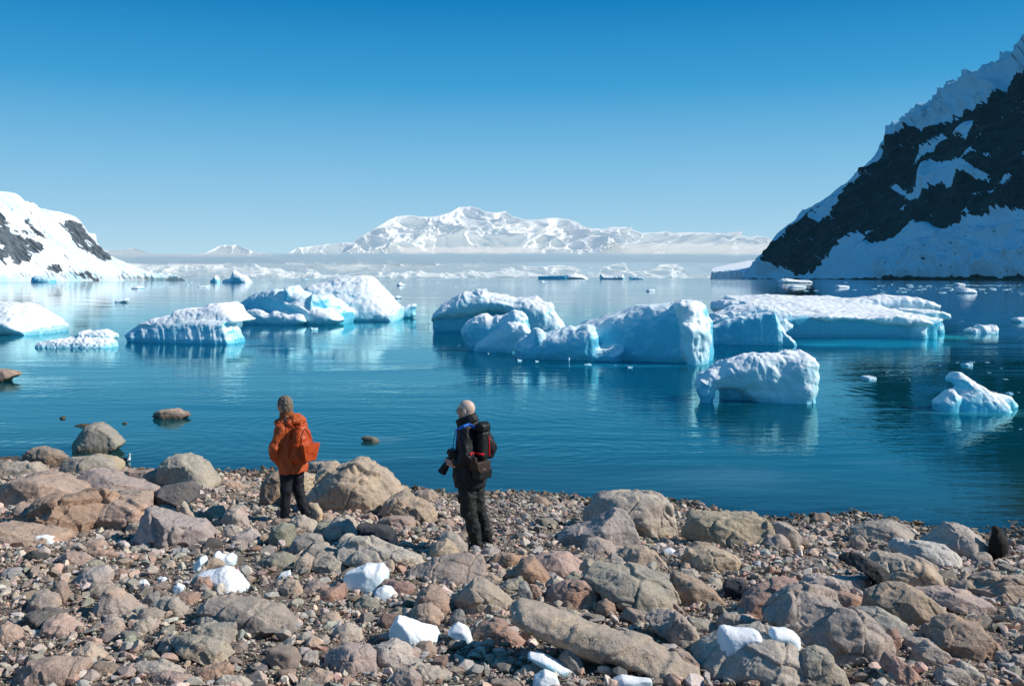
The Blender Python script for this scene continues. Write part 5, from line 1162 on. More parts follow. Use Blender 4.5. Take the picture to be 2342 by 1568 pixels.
 ('LA', [(138, 695), (200, 668), (300, 673), (342, 710), (300, 740), (160, 715)], 'dark', 'glossy blue-black stone near the left edge', {}),
 ('LA', [(0, 815), (30, 775), (110, 778), (148, 815), (100, 842), (20, 840)], 'blue', 'blue-grey stone at the left edge', {}),
 ('LA', [(640, 560), (700, 525), (780, 530), (795, 565), (740, 590)], 'pgrey', 'pinkish-grey stone under the right end of the rugged ridge', {}),
 ('LA', [(520, 640), (590, 585), (680, 590), (732, 645), (620, 655)], 'pink', 'pale pink slab below the rugged ridge', {}),
 ('LA', [(1340, 790), (1380, 730), (1430, 715), (1500, 745), (1520, 775), (1440, 800)], 'tan', 'tan rock between the upright and the bow-shaped lumps of ice', {}),
 ('LA', [(1500, 590), (1510, 500), (1530, 480), (1600, 500), (1590, 545)], 'lgrey', 'small grey stone left of the whitish sloping rock', {}),
 ('LA', [(2230, 1250), (2280, 1180), (2342, 1165), (2440, 1190), (2450, 1260), (2320, 1275)], 'lgrey', 'pale greenish rock right of the long rounded boulder', {}),
 ('LA', [(2140, 1150), (2190, 1080), (2280, 1080), (2320, 1140), (2240, 1170)], 'tan', 'tan-pink rounded stone right of the end of the long rounded boulder', {}),
 ('LA', [(2045, 920), (2070, 870), (2180, 865), (2225, 905), (2120, 950)], 'pgrey', 'rounded grey stone between the tan-pink and the dark red blocks', {}),
 # right part
 ('LC', [(55, 580), (110, 440), (200, 420), (560, 418), (622, 480), (638, 545), (590, 610), (440, 636), (250, 608)], 'yellow', 'big squared boulder at the water edge with a dark yellow-brown shaded front', dict(rough=1.2, facets=6)),
 ('LC', [(620, 560), (640, 488), (700, 468), (780, 500), (832, 560), (842, 645), (760, 610)], 'lgrey', 'pale sloping rock right of the big squared boulder', {}),
 ('LC', [(565, 640), (620, 570), (700, 548), (752, 590), (762, 645), (680, 666)], 'pgrey', 'pinkish rock in front of the pale sloping one', {}),
 ('LC', [(38, 755), (80, 660), (180, 638), (300, 660), (420, 720), (483, 805), (350, 808), (200, 788)], 'tan', 'tan-grey faceted boulder below the big squared boulder', {}),
 ('LC', [(590, 805), (600, 765), (640, 755), (672, 800), (640, 815)], 'red', 'small round orange-brown cobble on the dark grit', dict(facets=1)),
 ('LC', [(0, 830), (30, 780), (110, 785), (172, 830), (80, 842)], 'lgrey', 'small grey flat stone left of the dark grit patch', {}),
 ('LC', [(1215, 610), (1208, 530), (1300, 480), (1440, 453), (1540, 480), (1593, 532), (1500, 596), (1350, 616)], 'ggreen', 'round dark-sided boulder at the right shore', dict(facets=2, rough=.5)),
 ('LC', [(1175, 650), (1178, 570), (1230, 538), (1282, 590), (1303, 645)], 'pgrey', 'dull pinkish stone left of the round dark-sided boulder', {}),
 ('LC', [(1335, 620), (1350, 588), (1400, 590), (1405, 635), (1365, 640)], 'green', 'small green cobble in front of the round dark-sided boulder', dict(facets=1)),
 ('LC', [(1695, 620), (1800, 540), (1850, 478), (1950, 490), (2050, 560), (2104, 625), (2092, 676), (1950, 716), (1780, 668)], 'lgrey', 'big smooth pale boulder at the shore left of the penguin', dict(facets=3, rough=.8)),
 ('LC', [(1940, 730), (2000, 685), (2100, 672), (2140, 700), (2060, 735)], 'ggreen', 'low green-grey rock at the foot of the penguin', {}),
 ('LC', [(2165, 760), (2175, 722), (2225, 722), (2240, 760), (2200, 770)], 'lgrey', 'round grey cobble below the penguin', dict(facets=1)),
 ('LC', [(1478, 650), (1520, 600), (1650, 618), (1850, 660), (1932, 722), (1900, 778), (1790, 796), (1650, 708), (1500, 688)], 'white', 'long whitish layered boulder in front of the big smooth pale boulder', dict(rough=1.4)),
 ('LC', [(1328, 760), (1400, 700), (1560, 698), (1720, 760), (1800, 820), (1843, 915), (1700, 932), (1450, 936), (1380, 858)], 'pgrey', 'large pinkish-grey boulder at the right, beside the black driftwood-like shape', dict(rough=1.0)),
 ('LC', [(1105, 725), (1130, 680), (1250, 690), (1380, 755), (1445, 810), (1420, 905), (1340, 965), (1345, 870), (1250, 790)], 'dark', 'black driftwood-like shape lying against the large pinkish-grey boulder', dict(T=.3, rough=.4)),  # dark wedge shape, modelled like the rocks
 ('LC', [(850, 910), (880, 840), (960, 828), (1100, 838), (1345, 850), (1342, 925), (1150, 956), (950, 966)], 'lgrey', 'pale flat rock left of the black driftwood-like shape', {}),
 ('LC', [(428, 1068), (470, 960), (560, 908), (700, 878), (850, 888), (913, 985), (880, 1036), (720, 1076), (600, 1108), (480, 1098)], 'red', 'reddish-brown boulder in the right foreground', dict(facets=4)),
 ('LC', [(1045, 1010), (1100, 958), (1200, 958), (1290, 1000), (1308, 1055), (1200, 1066)], 'red', 'oval pinkish-brown stone below the pale flat rock', {}),
 ('LC', [(1290, 1090), (1330, 980), (1450, 930), (1580, 913), (1700, 970), (1820, 1060), (1925, 1145), (1800, 1172), (1600, 1178), (1400, 1118)], 'brown', 'large brown wedge boulder at the right with a pale top edge', dict(rough=.7)),
 ('LC', [(1610, 940), (1800, 928), (2000, 958), (2130, 1008), (2195, 1075), (2080, 1098), (1950, 1068), (1750, 1008)], 'pgrey', 'long low grey rock behind the large brown wedge boulder', {}),
 ('LC', [(1910, 940), (2000, 890), (2150, 828), (2345, 850), (2420, 900), (2420, 1000), (2200, 1010)], 'tan', 'layered tan rock at the right edge', dict(rough=1.8)),
 ('LC', [(665, 1180), (750, 1100), (830, 1030), (940, 998), (1050, 1008), (1160, 1038), (1230, 1140), (1330, 1178), (1420, 1250), (1463, 1365), (1400, 1468), (1250, 1438), (1050, 1388), (870, 1318), (780, 1260)], 'grey', 'biggest grey pitted boulder in the right foreground', dict(rough=1.2, facets=5, T=.45)),
 ('LC', [(1215, 1110), (1300, 1086), (1420, 1093), (1530, 1150), (1623, 1245), (1520, 1266), (1400, 1188), (1260, 1138)], 'blue', 'flat blue-grey rock behind the biggest grey pitted boulder', {}),
 ('LC', [(155, 1450), (220, 1350), (330, 1280), (500, 1248), (640, 1238), (760, 1268), (873, 1330), (850, 1405), (812, 1475), (850, 1580), (600, 1580), (450, 1510), (280, 1490)], 'lgrey', 'broad grey slab at the bottom carrying two white lumps of ice', dict(rough=.9, facets=4, T=.6)),
 ('LC', [(815, 1440), (870, 1350), (950, 1323), (1040, 1358), (1120, 1460), (1195, 1580), (900, 1595)], 'grey', 'rounded speckled grey rock at the bottom, right of the broad grey slab', dict(facets=2)),
 ('LC', [(1725, 1280), (1820, 1180), (1920, 1143), (2060, 1168), (2130, 1250), (2203, 1345), (2100, 1408), (1900, 1358), (1780, 1310)], 'brown', 'dark grey-brown boulder near the lower right corner', {}),
 ('LC', [(1608, 1410), (1640, 1340), (1720, 1288), (1820, 1338), (1888, 1415), (1800, 1456), (1650, 1452)], 'pgrey', 'faceted grey-pink rock in front of the dark grey-brown boulder', {}),
 ('LC', [(1515, 1310), (1560, 1260), (1680, 1253), (1850, 1308), (1852, 1356), (1650, 1356)], 'pgrey', 'low oval rock left of the dark grey-brown boulder', {}),
 ('LC', [(1408, 1460), (1440, 1380), (1500, 1378), (1590, 1450), (1673, 1535), (1550, 1558)], 'red', 'reddish-brown angular rock below the biggest grey pitted boulder', {}),
 ('LC', [(1415, 1220), (1450, 1190), (1510, 1198), (1513, 1295), (1460, 1326)], 'red', 'salmon-pink block right of the biggest grey pitted boulder', {}),
 ('LC', [(1620, 1250), (1700, 1160), (1800, 1155), (1830, 1200), (1720, 1270)], 'brown', 'brown rock between the blue-grey and the dark grey-brown ones', {}),
 ('LC', [(290, 1170), (330, 1110), (480, 1108), (600, 1150), (643, 1205), (560, 1240), (300, 1240)], 'pgrey', 'grey-tan rock directly behind the left lump of ice on the broad slab', {}),
 ('LC', [(-45, 1210), (0, 1100), (60, 1128), (130, 1200), (158, 1275), (100, 1332), (-20, 1306)], 'pgrey', 'grey-tan rock above the right end of the long slab', {}),
 ('LC', [(60, 1190), (90, 1130), (200, 1130), (295, 1190), (230, 1225), (120, 1200)], 'ggreen', 'low greenish rock left of the grey-tan rock behind the ice', {}),
 ('LC', [(-65, 1010), (0, 850), (120, 858), (250, 930), (333, 1015), (200, 1036), (60, 998)], 'brown', 'brown-pink boulder right of the large grey-green boulder', {}),
 ('LC', [(315, 910), (340, 860), (450, 868), (513, 920), (490, 966), (400, 996)], 'navy', 'dark blue rock with a pale rim right of the brown-pink boulder', {}),
 ('LC', [(908, 450), (940, 410), (1020, 413), (1063, 450), (1050, 480), (930, 476)], 'brown', 'dark brown double stone at the water edge right of the big squared boulder', {}),
 ('LC', [(375, 1098), (420, 1050), (500, 1058), (543, 1115), (440, 1115)], 'tan', 'tan stone below the reddish-brown boulder', {}),
 ('LC', [(1905, 1480), (1950, 1430), (2050, 1478), (2098, 1546), (2000, 1536)], 'lgrey', 'pale oblong stone near the bottom right corner', {}),
 ('LC', [(1738, 1530), (1820, 1453), (1950, 1468), (2013, 1556), (1850, 1575)], 'pgrey', 'grey-pink rock left of the pale oblong stone in the corner', {}),
 ('LC', [(2145, 1400), (2170, 1345), (2240, 1340), (2275, 1400), (2230, 1432)], 'grey', 'grey block right of the dark grey-brown boulder', {}),
 ('LC', [(2260, 1440), (2290, 1370), (2400, 1370), (2420, 1440), (2330, 1455)], 'pgrey', 'rounded stone cut off by the right edge near the corner', {}),
 ('LC', [(2235, 1110), (2260, 1050), (2345, 1050), (2400, 1110), (2300, 1120)], 'blue', 'blue-grey rock at the right edge below the layered tan one', {}),
 ('LC', [(-60, 1500), (-40, 1340), (80, 1360), (150, 1410), (155, 1470), (60, 1500)], 'brown', 'brown rock at the bottom between the long slab and the broad grey slab', {}),
 ('LC', [(470, 1570), (490, 1510), (560, 1525), (610, 1580)], 'orange', 'small orange-tinted stone at the bottom edge in front of the broad grey slab', {}),
 ('LC', [(1405, 1560), (1410, 1500), (1470, 1492), (1503, 1560)], 'tan', 'small tan stone at the bottom edge below the reddish-brown angular rock', {}),
]
for fr, pts, colr, lb, kw in R_: rock(fr, pts, colr, lb, **kw)

# ice stranded on the beach
I_ = [
 ('LB', [(-15, 830), (0, 800), (60, 780), (130, 750), (200, 760), (235, 752), (272, 810), (270, 870), (200, 935), (100, 905), (0, 890)], 'largest white lump of ice on the beach, left of the middle', {}),
 ('LB', [(187, 975), (200, 920), (250, 893), (300, 905), (350, 955), (335, 992), (260, 992)], 'small rounded cap of ice just right of and below the largest lump', {}),
 ('LB', [(85, 975), (110, 955), (150, 940), (172, 950), (160, 980)], 'small clear splinter of ice left of the small rounded cap', {}),
 ('LB', [(284, 1230), (290, 1180), (330, 1120), (350, 1103), (420, 1130), (520, 1170), (600, 1205), (617, 1250), (600, 1285), (500, 1290), (440, 1303), (360, 1270)], 'longest lump of ice, slanting down to the right in the middle foreground', {}),
 ('LB', [(680, 1215), (720, 1160), (745, 1143), (790, 1160), (820, 1180), (857, 1265), (830, 1290), (740, 1250)], 'peaked lump of ice right of the longest one', {}),
 ('LB', [(1218, 1385), (1240, 1365), (1330, 1370), (1400, 1410), (1500, 1440), (1568, 1480), (1550, 1512), (1450, 1490), (1330, 1440)], 'clear greyish sheet of ice beside the tall teal-grey stone', dict(T=.35)),
 ('LB', [(1230, 1590), (1270, 1520), (1340, 1478), (1420, 1505), (1475, 1590)], 'white dome of ice cut off by the bottom edge, left one', {}),
 ('LB', [(1780, 1590), (1800, 1540), (1860, 1505), (1940, 1515), (2060, 1518), (2075, 1590)], 'white flat-topped lump of ice cut off by the bottom edge, right one', {}),
 ('LB', [(2128, 665), (2150, 650), (2190, 640), (2225, 655), (2215, 680), (2160, 688)], 'small white lump of ice alone on the gravel at the right, above the middle', {}),
 ('LA', [(1325, 830), (1380, 808), (1440, 800), (1500, 775), (1550, 785), (1620, 830), (1672, 900), (1640, 937), (1560, 925), (1480, 915), (1430, 880)], 'second largest white lump of ice, in the left middle of the beach', {}),
 ('LA', [(1298, 800), (1310, 750), (1350, 700), (1390, 688), (1402, 720), (1360, 760), (1340, 812)], 'tall narrow lump of ice standing above the second largest one', {}),
 ('LA', [(1446, 690), (1465, 662), (1490, 680), (1530, 688), (1560, 668), (1595, 700), (1590, 750), (1550, 768), (1500, 745)], 'bow-shaped lump of ice above the second largest one', {}),
 ('LA', [(242, 600), (245, 552), (300, 553), (350, 565), (380, 595), (425, 600), (415, 615), (330, 610)], 'low white lump of ice below the rugged ridge at the left', {}),
 ('LA', [(242, 640), (260, 615), (310, 610), (315, 645), (270, 648)], 'small rounded piece of ice just in front of the low one at the left', {}),
 ('LA', [(935, 895), (940, 855), (975, 850), (1010, 885), (980, 902)], 'small clear piece of ice left of the second largest lump', {}),
 ('LA', [(1058, 860), (1065, 838), (1110, 835), (1140, 858), (1100, 868)], 'tiny cap of ice between the small clear piece and the second largest lump', {}),
 ('LA', [(1168, 925), (1175, 890), (1200, 875), (1242, 895), (1240, 930), (1200, 945)], 'small ragged piece of ice left of the red-tan block', {}),
 ('LA', [(1878, 835), (1900, 805), (1955, 788), (1962, 820), (1940, 845)], 'small slanting piece of ice above the tan-pink block', {}),
 ('LC', [(284, 1290), (290, 1230), (300, 1190), (330, 1178), (400, 1190), (520, 1192), (560, 1215), (558, 1255), (450, 1285), (330, 1300)], 'left lump of ice lying on the broad grey slab', dict(on='broad grey slab at the bottom carrying two white lumps of ice')),
 ('LC', [(625, 1250), (628, 1205), (650, 1183), (740, 1190), (800, 1215), (830, 1250), (815, 1280), (720, 1265)], 'right lump of ice lying on the back of the broad grey slab', dict(on='broad grey slab at the bottom carrying two white lumps of ice')),
]
for fr, pts, lb, kw in I_:
    clear = 'clear' in lb
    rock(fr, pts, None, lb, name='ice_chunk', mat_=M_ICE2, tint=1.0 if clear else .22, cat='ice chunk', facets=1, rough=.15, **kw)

# ------------------------------------------------------------------ loose stones
def ico(sub):
    import bmesh
    bm = bmesh.new(); bmesh.ops.create_icosphere(bm, subdivisions=sub, radius=1.0)
    V = np.array([v.co[:] for v in bm.verts]); Q = np.array([[v.index for v in f.verts] for f in bm.faces]); bm.free()
    return V, Q
def hull_shape(seed, bevel=False):
    import bmesh
    r = np.random.RandomState(seed); n = r.randint(9, 16)
    P = r.normal(size=(n, 3)); P /= np.linalg.norm(P, axis=1)[:, None]
    P *= r.uniform(.82, 1.0, (n, 1)) * np.array([1.0, r.uniform(.55, .95), r.uniform(.32, .75)])
    bm = bmesh.new()
    for p in P: bm.verts.new(p)
    g = bmesh.ops.convex_hull(bm, input=bm.verts)
    bmesh.ops.delete(bm, geom=[v for v in bm.verts if not v.link_faces], context='VERTS')
    if bevel: bmesh.ops.bevel(bm, geom=bm.edges[:], offset=.07, segments=1, affect='EDGES', clamp_overlap=True)
    bmesh.ops.triangulate(bm, faces=bm.faces[:])
    bm.verts.index_update()
    V = np.array([v.co[:] for v in bm.verts]); Q = np.array([[v.index for v in f.verts] for f in bm.faces]); bm.free()
    return V.astype(np.float32), Q
def stone_shape(sub, seed):
    V, Q = ico(sub); r = np.random.RandomState(seed)
    k = r.choice([7, 9, 12]); s = 0
    n = r.normal(size=(k, 3)); n /= np.linalg.norm(n, axis=1)[:, None]
    pw = r.choice([22, 40, 60])
    for i in range(k):
        p = r.uniform(.58, 1.0)
        s = s + (np.maximum(V @ n[i], 0) / p) ** pw
    s = s + (1 / 1.12) ** pw
    rad = s ** (-1 / pw)
    P = V * rad[:, None]
    P = P * np.array([1.0, r.uniform(.6, .95), r.uniform(.42, .8)])
    P = P + V * (fbm(P * 1.6 + seed, 3) * .10)[:, None]
    return P.astype(np.float32), Q
PAL = np.array([CO['pink'], CO['tan'], CO['pgrey'], CO['pgrey'], CO['grey'], CO['grey'], CO['lgrey'], CO['lgrey'], CO['ggreen'], CO['green'], CO['teal'], CO['red'], CO['brown'], CO['dgrey'], CO['pink'], CO['blue'], (.30, .24, .19), (.36, .31, .26)])
def scatter(name, label, count, smin_, smax, sub, seed, y0, y1, power=2.2, zoff=.25, nsh=24, pile=.02, mask=None):
    r = np.random.RandomState(seed)
    shapes = [hull_shape(seed * 50 + k, sub > 1) for k in range(nsh)]
    u = r.rand(count * 2); y = y0 + (y1 - y0) * u
    x = (r.rand(count * 2) * 2 - 1) * (.56 * y + 1.2)
    keep = (y < shoreY(x) + 4.0) & (r.rand(count * 2) < (.56 * y + 1.2) / (.56 * y1 + 1.2))
    # leave patches of bare grit
    dens = fbm(np.stack([x * .55, y * .55, x * 0 + seed], 1), 3)
    keep &= r.rand(count * 2) < np.clip(.95 + dens * 1.3, .2, 1)
    # few loose stones on top of the boulders
    for fx, fy, a, b in FOOT:
        if a > .12: keep &= ~(((x - fx) / (a * .85)) ** 2 + ((y - fy) / max(b * .8, .05)) ** 2 < 1)
    x, y = x[keep][:count], y[keep][:count]; n = len(x)
    q = r.rand(n); s = (smin_ ** (1 - power) + q * (smax ** (1 - power) - smin_ ** (1 - power))) ** (1 / (1 - power)) / 2
    g = ground(x, y)
    rz = r.rand(n) * 6.283; tx = r.normal(size=n) * .28; ty = r.normal(size=n) * .28
    tilt = (r.rand(n) < .12) * r.uniform(-1.2, 1.2, n); tx = tx + tilt
    kind = r.randint(0, nsh, n); col = PAL[r.randint(0, len(PAL), n)] * r.uniform(.8, 1.55, (n, 1)) * r.uniform(.95, 1.05, (n, 3))
    z = g + s * zoff + r.rand(n) * pile
    Vs = []; Qs = []; Cs = []; base = 0
    for k in range(nsh):
        m_ = np.where(kind == k)[0]
        if not len(m_): continue
        P, Qk = shapes[k]
        ca, sa = np.cos(rz[m_]), np.sin(rz[m_]); cx_, sx_ = np.cos(tx[m_]), np.sin(tx[m_]); cy_, sy_ = np.cos(ty[m_]), np.sin(ty[m_])
        Xp = P[None, :, 0] * s[m_, None]; Yp = P[None, :, 1] * s[m_, None]; Zp = P[None, :, 2] * s[m_, None]
        Y1 = Yp * cx_[:, None] - Zp * sx_[:, None]; Z1 = Yp * sx_[:, None] + Zp * cx_[:, None]
        X2 = Xp * cy_[:, None] + Z1 * sy_[:, None]; Z2 = -Xp * sy_[:, None] + Z1 * cy_[:, None]
        X3 = X2 * ca[:, None] - Y1 * sa[:, None] + x[m_, None]; Y3 = X2 * sa[:, None] + Y1 * ca[:, None] + y[m_, None]; Z3 = Z2 + z[m_, None]
        V = np.stack([X3, Y3, Z3], 2).reshape(-1, 3)
        Qn = (Qk[None] + (np.arange(len(m_)) * len(P))[:, None, None]).reshape(-1, 3) + base
        Vs.append(V); Qs.append(Qn); Cs.append(np.repeat(col[m_], len(P), 0)); base += len(V)
    o = mesh_np(name, np.concatenate(Vs), np.concatenate(Qs), M_PEB, smooth=False, attrs={'Col': np.concatenate(Cs)})
    return tag(o, label, 'gravel', kind='stuff')
scatter('beach_stones', 'mixed pink, grey and green stones covering the beach', 26000, .05, .22, 2, 1, 6.4, 20.5, 2.1, .20, pile=.03)
scatter('gravel', 'small broken stones and gravel between the rocks', 150000, .014, .05, 1, 2, 6.6, 22.5, 1.8, .25, pile=.02)

# individually placed mid-size stones, copied from twelve shapes
GS = 'loose fist to head sized stones on the beach'
sprot = []
for k in range(14):
    P, Q = stone_shape(4, 900 + k)
    P = P + normals(P.astype(float), Q) * ((ridged(P * 2.1 + k, 3) - .4) * .06 + fbm(P * 7 + k, 3) * .03)[:, None]
    sprot.append(mesh_np('stone', P, Q, M_ROCK)); 
sfirst = [True] * 14
r = np.random.RandomState(77); placed = 0; names = ['pink', 'tan', 'pgrey', 'grey', 'lgrey', 'ggreen', 'green', 'red', 'brown', 'teal', 'dgrey']
WORD = dict(pink='pinkish', tan='tan', pgrey='grey-pink', grey='grey', lgrey='pale grey', ggreen='grey-green', green='dark green', red='reddish', brown='brown', teal='blue-green', dgrey='dark grey')
tries = 0
while placed < 150 and tries < 6000:
    tries += 1
    y = r.uniform(7.2, 17.5); x = r.uniform(-.54, .54) * y
    if y > shoreY(np.array([x]))[0] - .5 or (y > 11 and x > -1.8 and r.rand() < .75): continue
    s = r.choice([.08, .10, .12, .15]) * r.uniform(.8, 1.15)
    if any(((x - fx) / (a + s)) ** 2 + ((y - fy) / (b + s)) ** 2 < 1 for fx, fy, a, b in FOOT): continue
    k = r.randint(14)
    o = sprot[k] if sfirst[k] else sprot[k].copy()
    if not sfirst[k]: COL.objects.link(o)
    sfirst[k] = False
    o.location = (x, y, float(ground(np.array([x]), np.array([y]))[0]) + s * .28); o.scale = (s * r.uniform(.8, 1.25), s, s * r.uniform(.8, 1.1))
    o.rotation_euler = (r.normal() * .2, r.normal() * .2, r.uniform(0, 6.28))
    cn = names[r.choice(11, p=[.16, .10, .16, .14, .12, .08, .06, .07, .05, .04, .02])]; c = CO[cn]; j = r.uniform(.8, 1.15); o.color = (c[0] * j, c[1] * j, c[2] * j, 1)
    tag(o, '%s loose stone lying among the beach rubble' % WORD[cn], 'stone', GS + ', ' + WORD[cn]); FOOT.append((x, y, s, s)); placed += 1
for k in range(14):
    if sfirst[k]: bpy.data.objects.remove(sprot[k])
# ------------------------------------------------------------------ people and animals
def join_q(parts):
    Vs, Qs, b = [], [], 0
    for V, Q in parts: Vs.append(V); Qs.append(Q + b); b += len(V)
    return np.concatenate(Vs), np.concatenate(Qs)
def nrmv(v): v = np.array(v, float); return v / np.linalg.norm(v)
def basis(fwd, up=(0, 0, 1)):
    f = nrmv(fwd); u = np.array(up, float); l = nrmv(np.cross(u, f)); return f, l, np.cross(f, l)
def local(x, y, z, c, B3):
    dx, dy, dz = x - c[0], y - c[1], z - c[2]
    return [dx * a[0] + dy * a[1] + dz * a[2] for a in B3]
def head_f(c, fwd, up=(0, 0, 1)):
    B3 = basis(fwd, up)
    def f(x, y, z):
        a, b, h = local(x, y, z, c, B3)            # a forward, b left, h up
        g = ell(a, b, h, (-.012, 0, .018), (.103, .080, .098))
        g = smin(g, ell(a, b, h, (.035, 0, -.055), (.058, .056, .068)), .035)
        g = smin(g, cap(a, b, h, (.078, 0, -.088), (.070, 0, -.092), .020, .020), .02)        # chin
        g = smin(g, cap(a, b, h, (.086, 0, .012), (.108, 0, -.030), .009, .013), .012)       # nose
        g = smin(g, cap(a, b, h, (.083, -.03, .026), (.083, .03, .026), .010, .010), .015)   # brow
        g = smin(g, cap(a, b, h, (.088, -.016, -.058), (.088, .016, -.058), .007, .007), .01) # lips
        for s in (-1, 1):
            g = -smin(-g, ell(a, b, h, (.094, .031 * s, .006), (.014, .017, .011)), .012)    # eye sockets
            g = smin(g, ell(a, b, h, (.079, .030 * s, .004), (.011, .012, .010)), .004)
            g = smin(g, ell(a, b, h, (-.004, .079 * s, -.012), (.020, .010, .033)), .006)    # ears
            g = smin(g, ell(a, b, h, (.055, .045 * s, -.030), (.028, .022, .024)), .02)      # cheeks
        g = smin(g, cap(a, b, h, (-.022, 0, -.06), (-.045, 0, -.20), .058, .064), .03)
        return g
    return f
def hand_parts(c, d, n, side=1, curl=.9, s=1.0):
    """d finger direction, n palm normal (towards the held thing), thumb leaves the side of the palm"""
    d = nrmv(d); n = nrmv(np.array(n) - np.dot(n, d) * d); t = np.cross(d, n) * side
    c = np.array(c, float); segs = []
    for i, (o_, L) in enumerate([(-.030, .070), (-.010, .078), (.011, .073), (.031, .058)]):
        p = c + d * .045 * s + t * o_ * s; a = .15 + .05 * i
        for k, fr_ in enumerate((.42, .32, .26)):
            a += curl * (.35 + .25 * k)
            q = p + (d * math.cos(a) + n * math.sin(a)) * L * fr_ * s
            segs.append((p, q, (.0095 - .0012 * k) * s, (.0088 - .0012 * k) * s)); p = q
    p = c - d * .015 * s - t * .036 * s; q = p + (d * .5 - t * .75 + n * .35) * .038 * s; e = q + (d * .75 - t * .1 + n * .6) * .034 * s
    segs += [(p, q, .013 * s, .011 * s), (q, e, .0105 * s, .009 * s)]
    def f(x, y, z):
        g = rbox(x, y, z, c, (.046 * s, .041 * s, .014 * s), .013 * s, [d, t, n])
        g = smin(g, cap(x, y, z, c - d * .04 * s, c - d * .12 * s, .025 * s, .027 * s), .02)
        for a_, b_, ra, rb in segs: g = smin(g, cap(x, y, z, a_, b_, ra, rb), .004)
        return g
    return surfnet(f, c - .15 * s, c + .15 * s, .0035 * s)
def chain(pts, x, y, z, k=.02):
    g = None
    for (a, ra), (b, rb) in zip(pts[:-1], pts[1:]):
        v = cap(x, y, z, a, b, ra, rb); g = v if g is None else smin(g, v, k)
    return g
def torso_f(c, fwd, prof):
    """elliptical trunk: prof rows z, half width, half depth, shift x, shift y"""
    Fd = nrmv((fwd[0], fwd[1], 0)); Ld = np.cross((0, 0, 1), Fd); pr = np.array(prof)
    def f(x, y, z):
        A = [np.interp(z, pr[:, 0], pr[:, k]) for k in (1, 2, 3, 4)]
        dx = x - c[0] - A[2]; dy = y - c[1] - A[3]
        u = dx * Ld[0] + dy * Ld[1]; v = dx * Fd[0] + dy * Fd[1]
        r_ = np.sqrt(np.abs(u / A[0]) ** 2.3 + np.abs(v / A[1]) ** 2.3)
        g = (np.maximum(r_, 1e-6) ** (2 / 2.3 * 1.0) - 1) * np.minimum(A[0], A[1])
        return np.maximum(np.maximum(g, pr[0, 0] - z), z - pr[-1, 0])
    return f
def folds(V, Q, amp, sc, seed=0, it=1, ridge=.5):
    N = normals(V, Q); s = V * np.array(sc) + seed
    s = s + fbm(V * 4 + seed, 2)[:, None] * .7
    d = fbm(s, 3, .5) * amp + (ridged(s * .8 + 5, 2) - .4) * amp * ridge
    return V + N * d[:, None]
def front_y(f, x, z, y0=-.5, y1=.5):
    ys_ = np.linspace(y0, y1, 401); g = f(np.full(401, x), ys_, np.full(401, z))
    i = np.where(g < 0)[0]; return ys_[i[0]] if len(i) else 0.0
def ribbon(name, pts, wdt, thick, m, parent):
    """flat strap along points; half-width wdt along the local side direction"""
    pts = [np.array(p, float) for p in pts]; 
    def f(x, y, z):
        g = None
        for a, b in zip(pts[:-1], pts[1:]):
            d = nrmv(b - a); n = nrmv(np.array((0, -1, 0)) - np.dot((0, -1, 0), d) * d); s = np.cross(d, n)
            c = (a + b) / 2; L = np.linalg.norm(b - a) / 2
            v = rbox(x, y, z, c, (L + wdt * .3, wdt, thick), thick * .8, [d, s, n]); g = v if g is None else smin(g, v, .004)
        return g
    P = np.array(pts); V, Q = surfnet(f, P.min(0) - wdt * 2, P.max(0) + wdt * 2, max(thick * .8, .0035))
    return mesh_np(name, V, Q, m, parent)
def glasses(c, fwd, parent, m):
    B3 = basis(fwd); f_, l_, u_ = B3; c = np.array(c)
    def g(x, y, z):
        a, b, h = local(x, y, z, c, B3); o_ = None
        for s in (-1, 1):
            rr = np.sqrt((b - .032 * s) ** 2 + ((h - .004) * 1.15) ** 2); t_ = np.sqrt((rr - .022) ** 2 + (a - .108) ** 2) - .0028
            o_ = t_ if o_ is None else np.minimum(o_, t_)
            o_ = np.minimum(o_, cap(a, b, h, (.108, .055 * s, .010), (.0, .084 * s, .006), .003, .003))
        return np.minimum(o_, cap(a, b, h, (.110, -.010, .008), (.110, .010, .008), .003, .003))
    V, Q = surfnet(g, c - .14, c + .14, .0035)
    return mesh_np('glasses', V, Q, m, parent)

def place(px, py, seed_h=None):
    X, Y, g = hit_ground(px, py); return X, Y, g

# ---- the person in orange
X, Y, g = place(667, 1193)
P1 = tag(empty('person', (X, Y, g - .01)), 'person in an orange hooded jacket and black trousers walking left, hands in pockets', 'person')
fw = (-.82, .57); hc = (-.075, 0, 1.605); hf = nrmv((-.80, .58, -.12))
hd = head_f(hc, hf)
headm = surfnet(hd, (-.24, -.17, 1.36), (.10, .17, 1.76), .005)
def core1(x, y, z):
    g = chain([((-.05, 0, 1.42), .06), ((0, 0, 1.25), .11), ((.01, 0, .85), .11)], x, y, z, .03)
    g = smin(g, chain([((-.08, -.15, 1.30), .045), ((-.16, -.19, 1.05), .04), ((-.15, -.08, .87), .032)], x, y, z), .02)
    g = smin(g, chain([((.11, .14, 1.30), .045), ((.12, .18, 1.05), .04), ((.03, .19, .87), .032)], x, y, z), .02)
    for s, kn, an in ((-1, (-.05, -.03, .47), (-.075, -.02, .08)), (1, (.085, .06, .47), (.225, .02, .10))):
        g = smin(g, chain([((.0 + .05 * s, .03 * s, .84), .07), (kn, .045), (an, .032)], x, y, z), .02)
    return g
body = join_q([headm, surfnet(core1, (-.3, -.3, 0), (.35, .35, 1.5), .014), hand_parts((-.13, -.03, .82), (.3, .4, -.6), (0, -1, 0), 1, .6), hand_parts((.0, .15, .82), (-.4, .2, -.6), (0, -1, 0), -1, .6)])
mesh_np('body', *body, M_SKIN, P1)
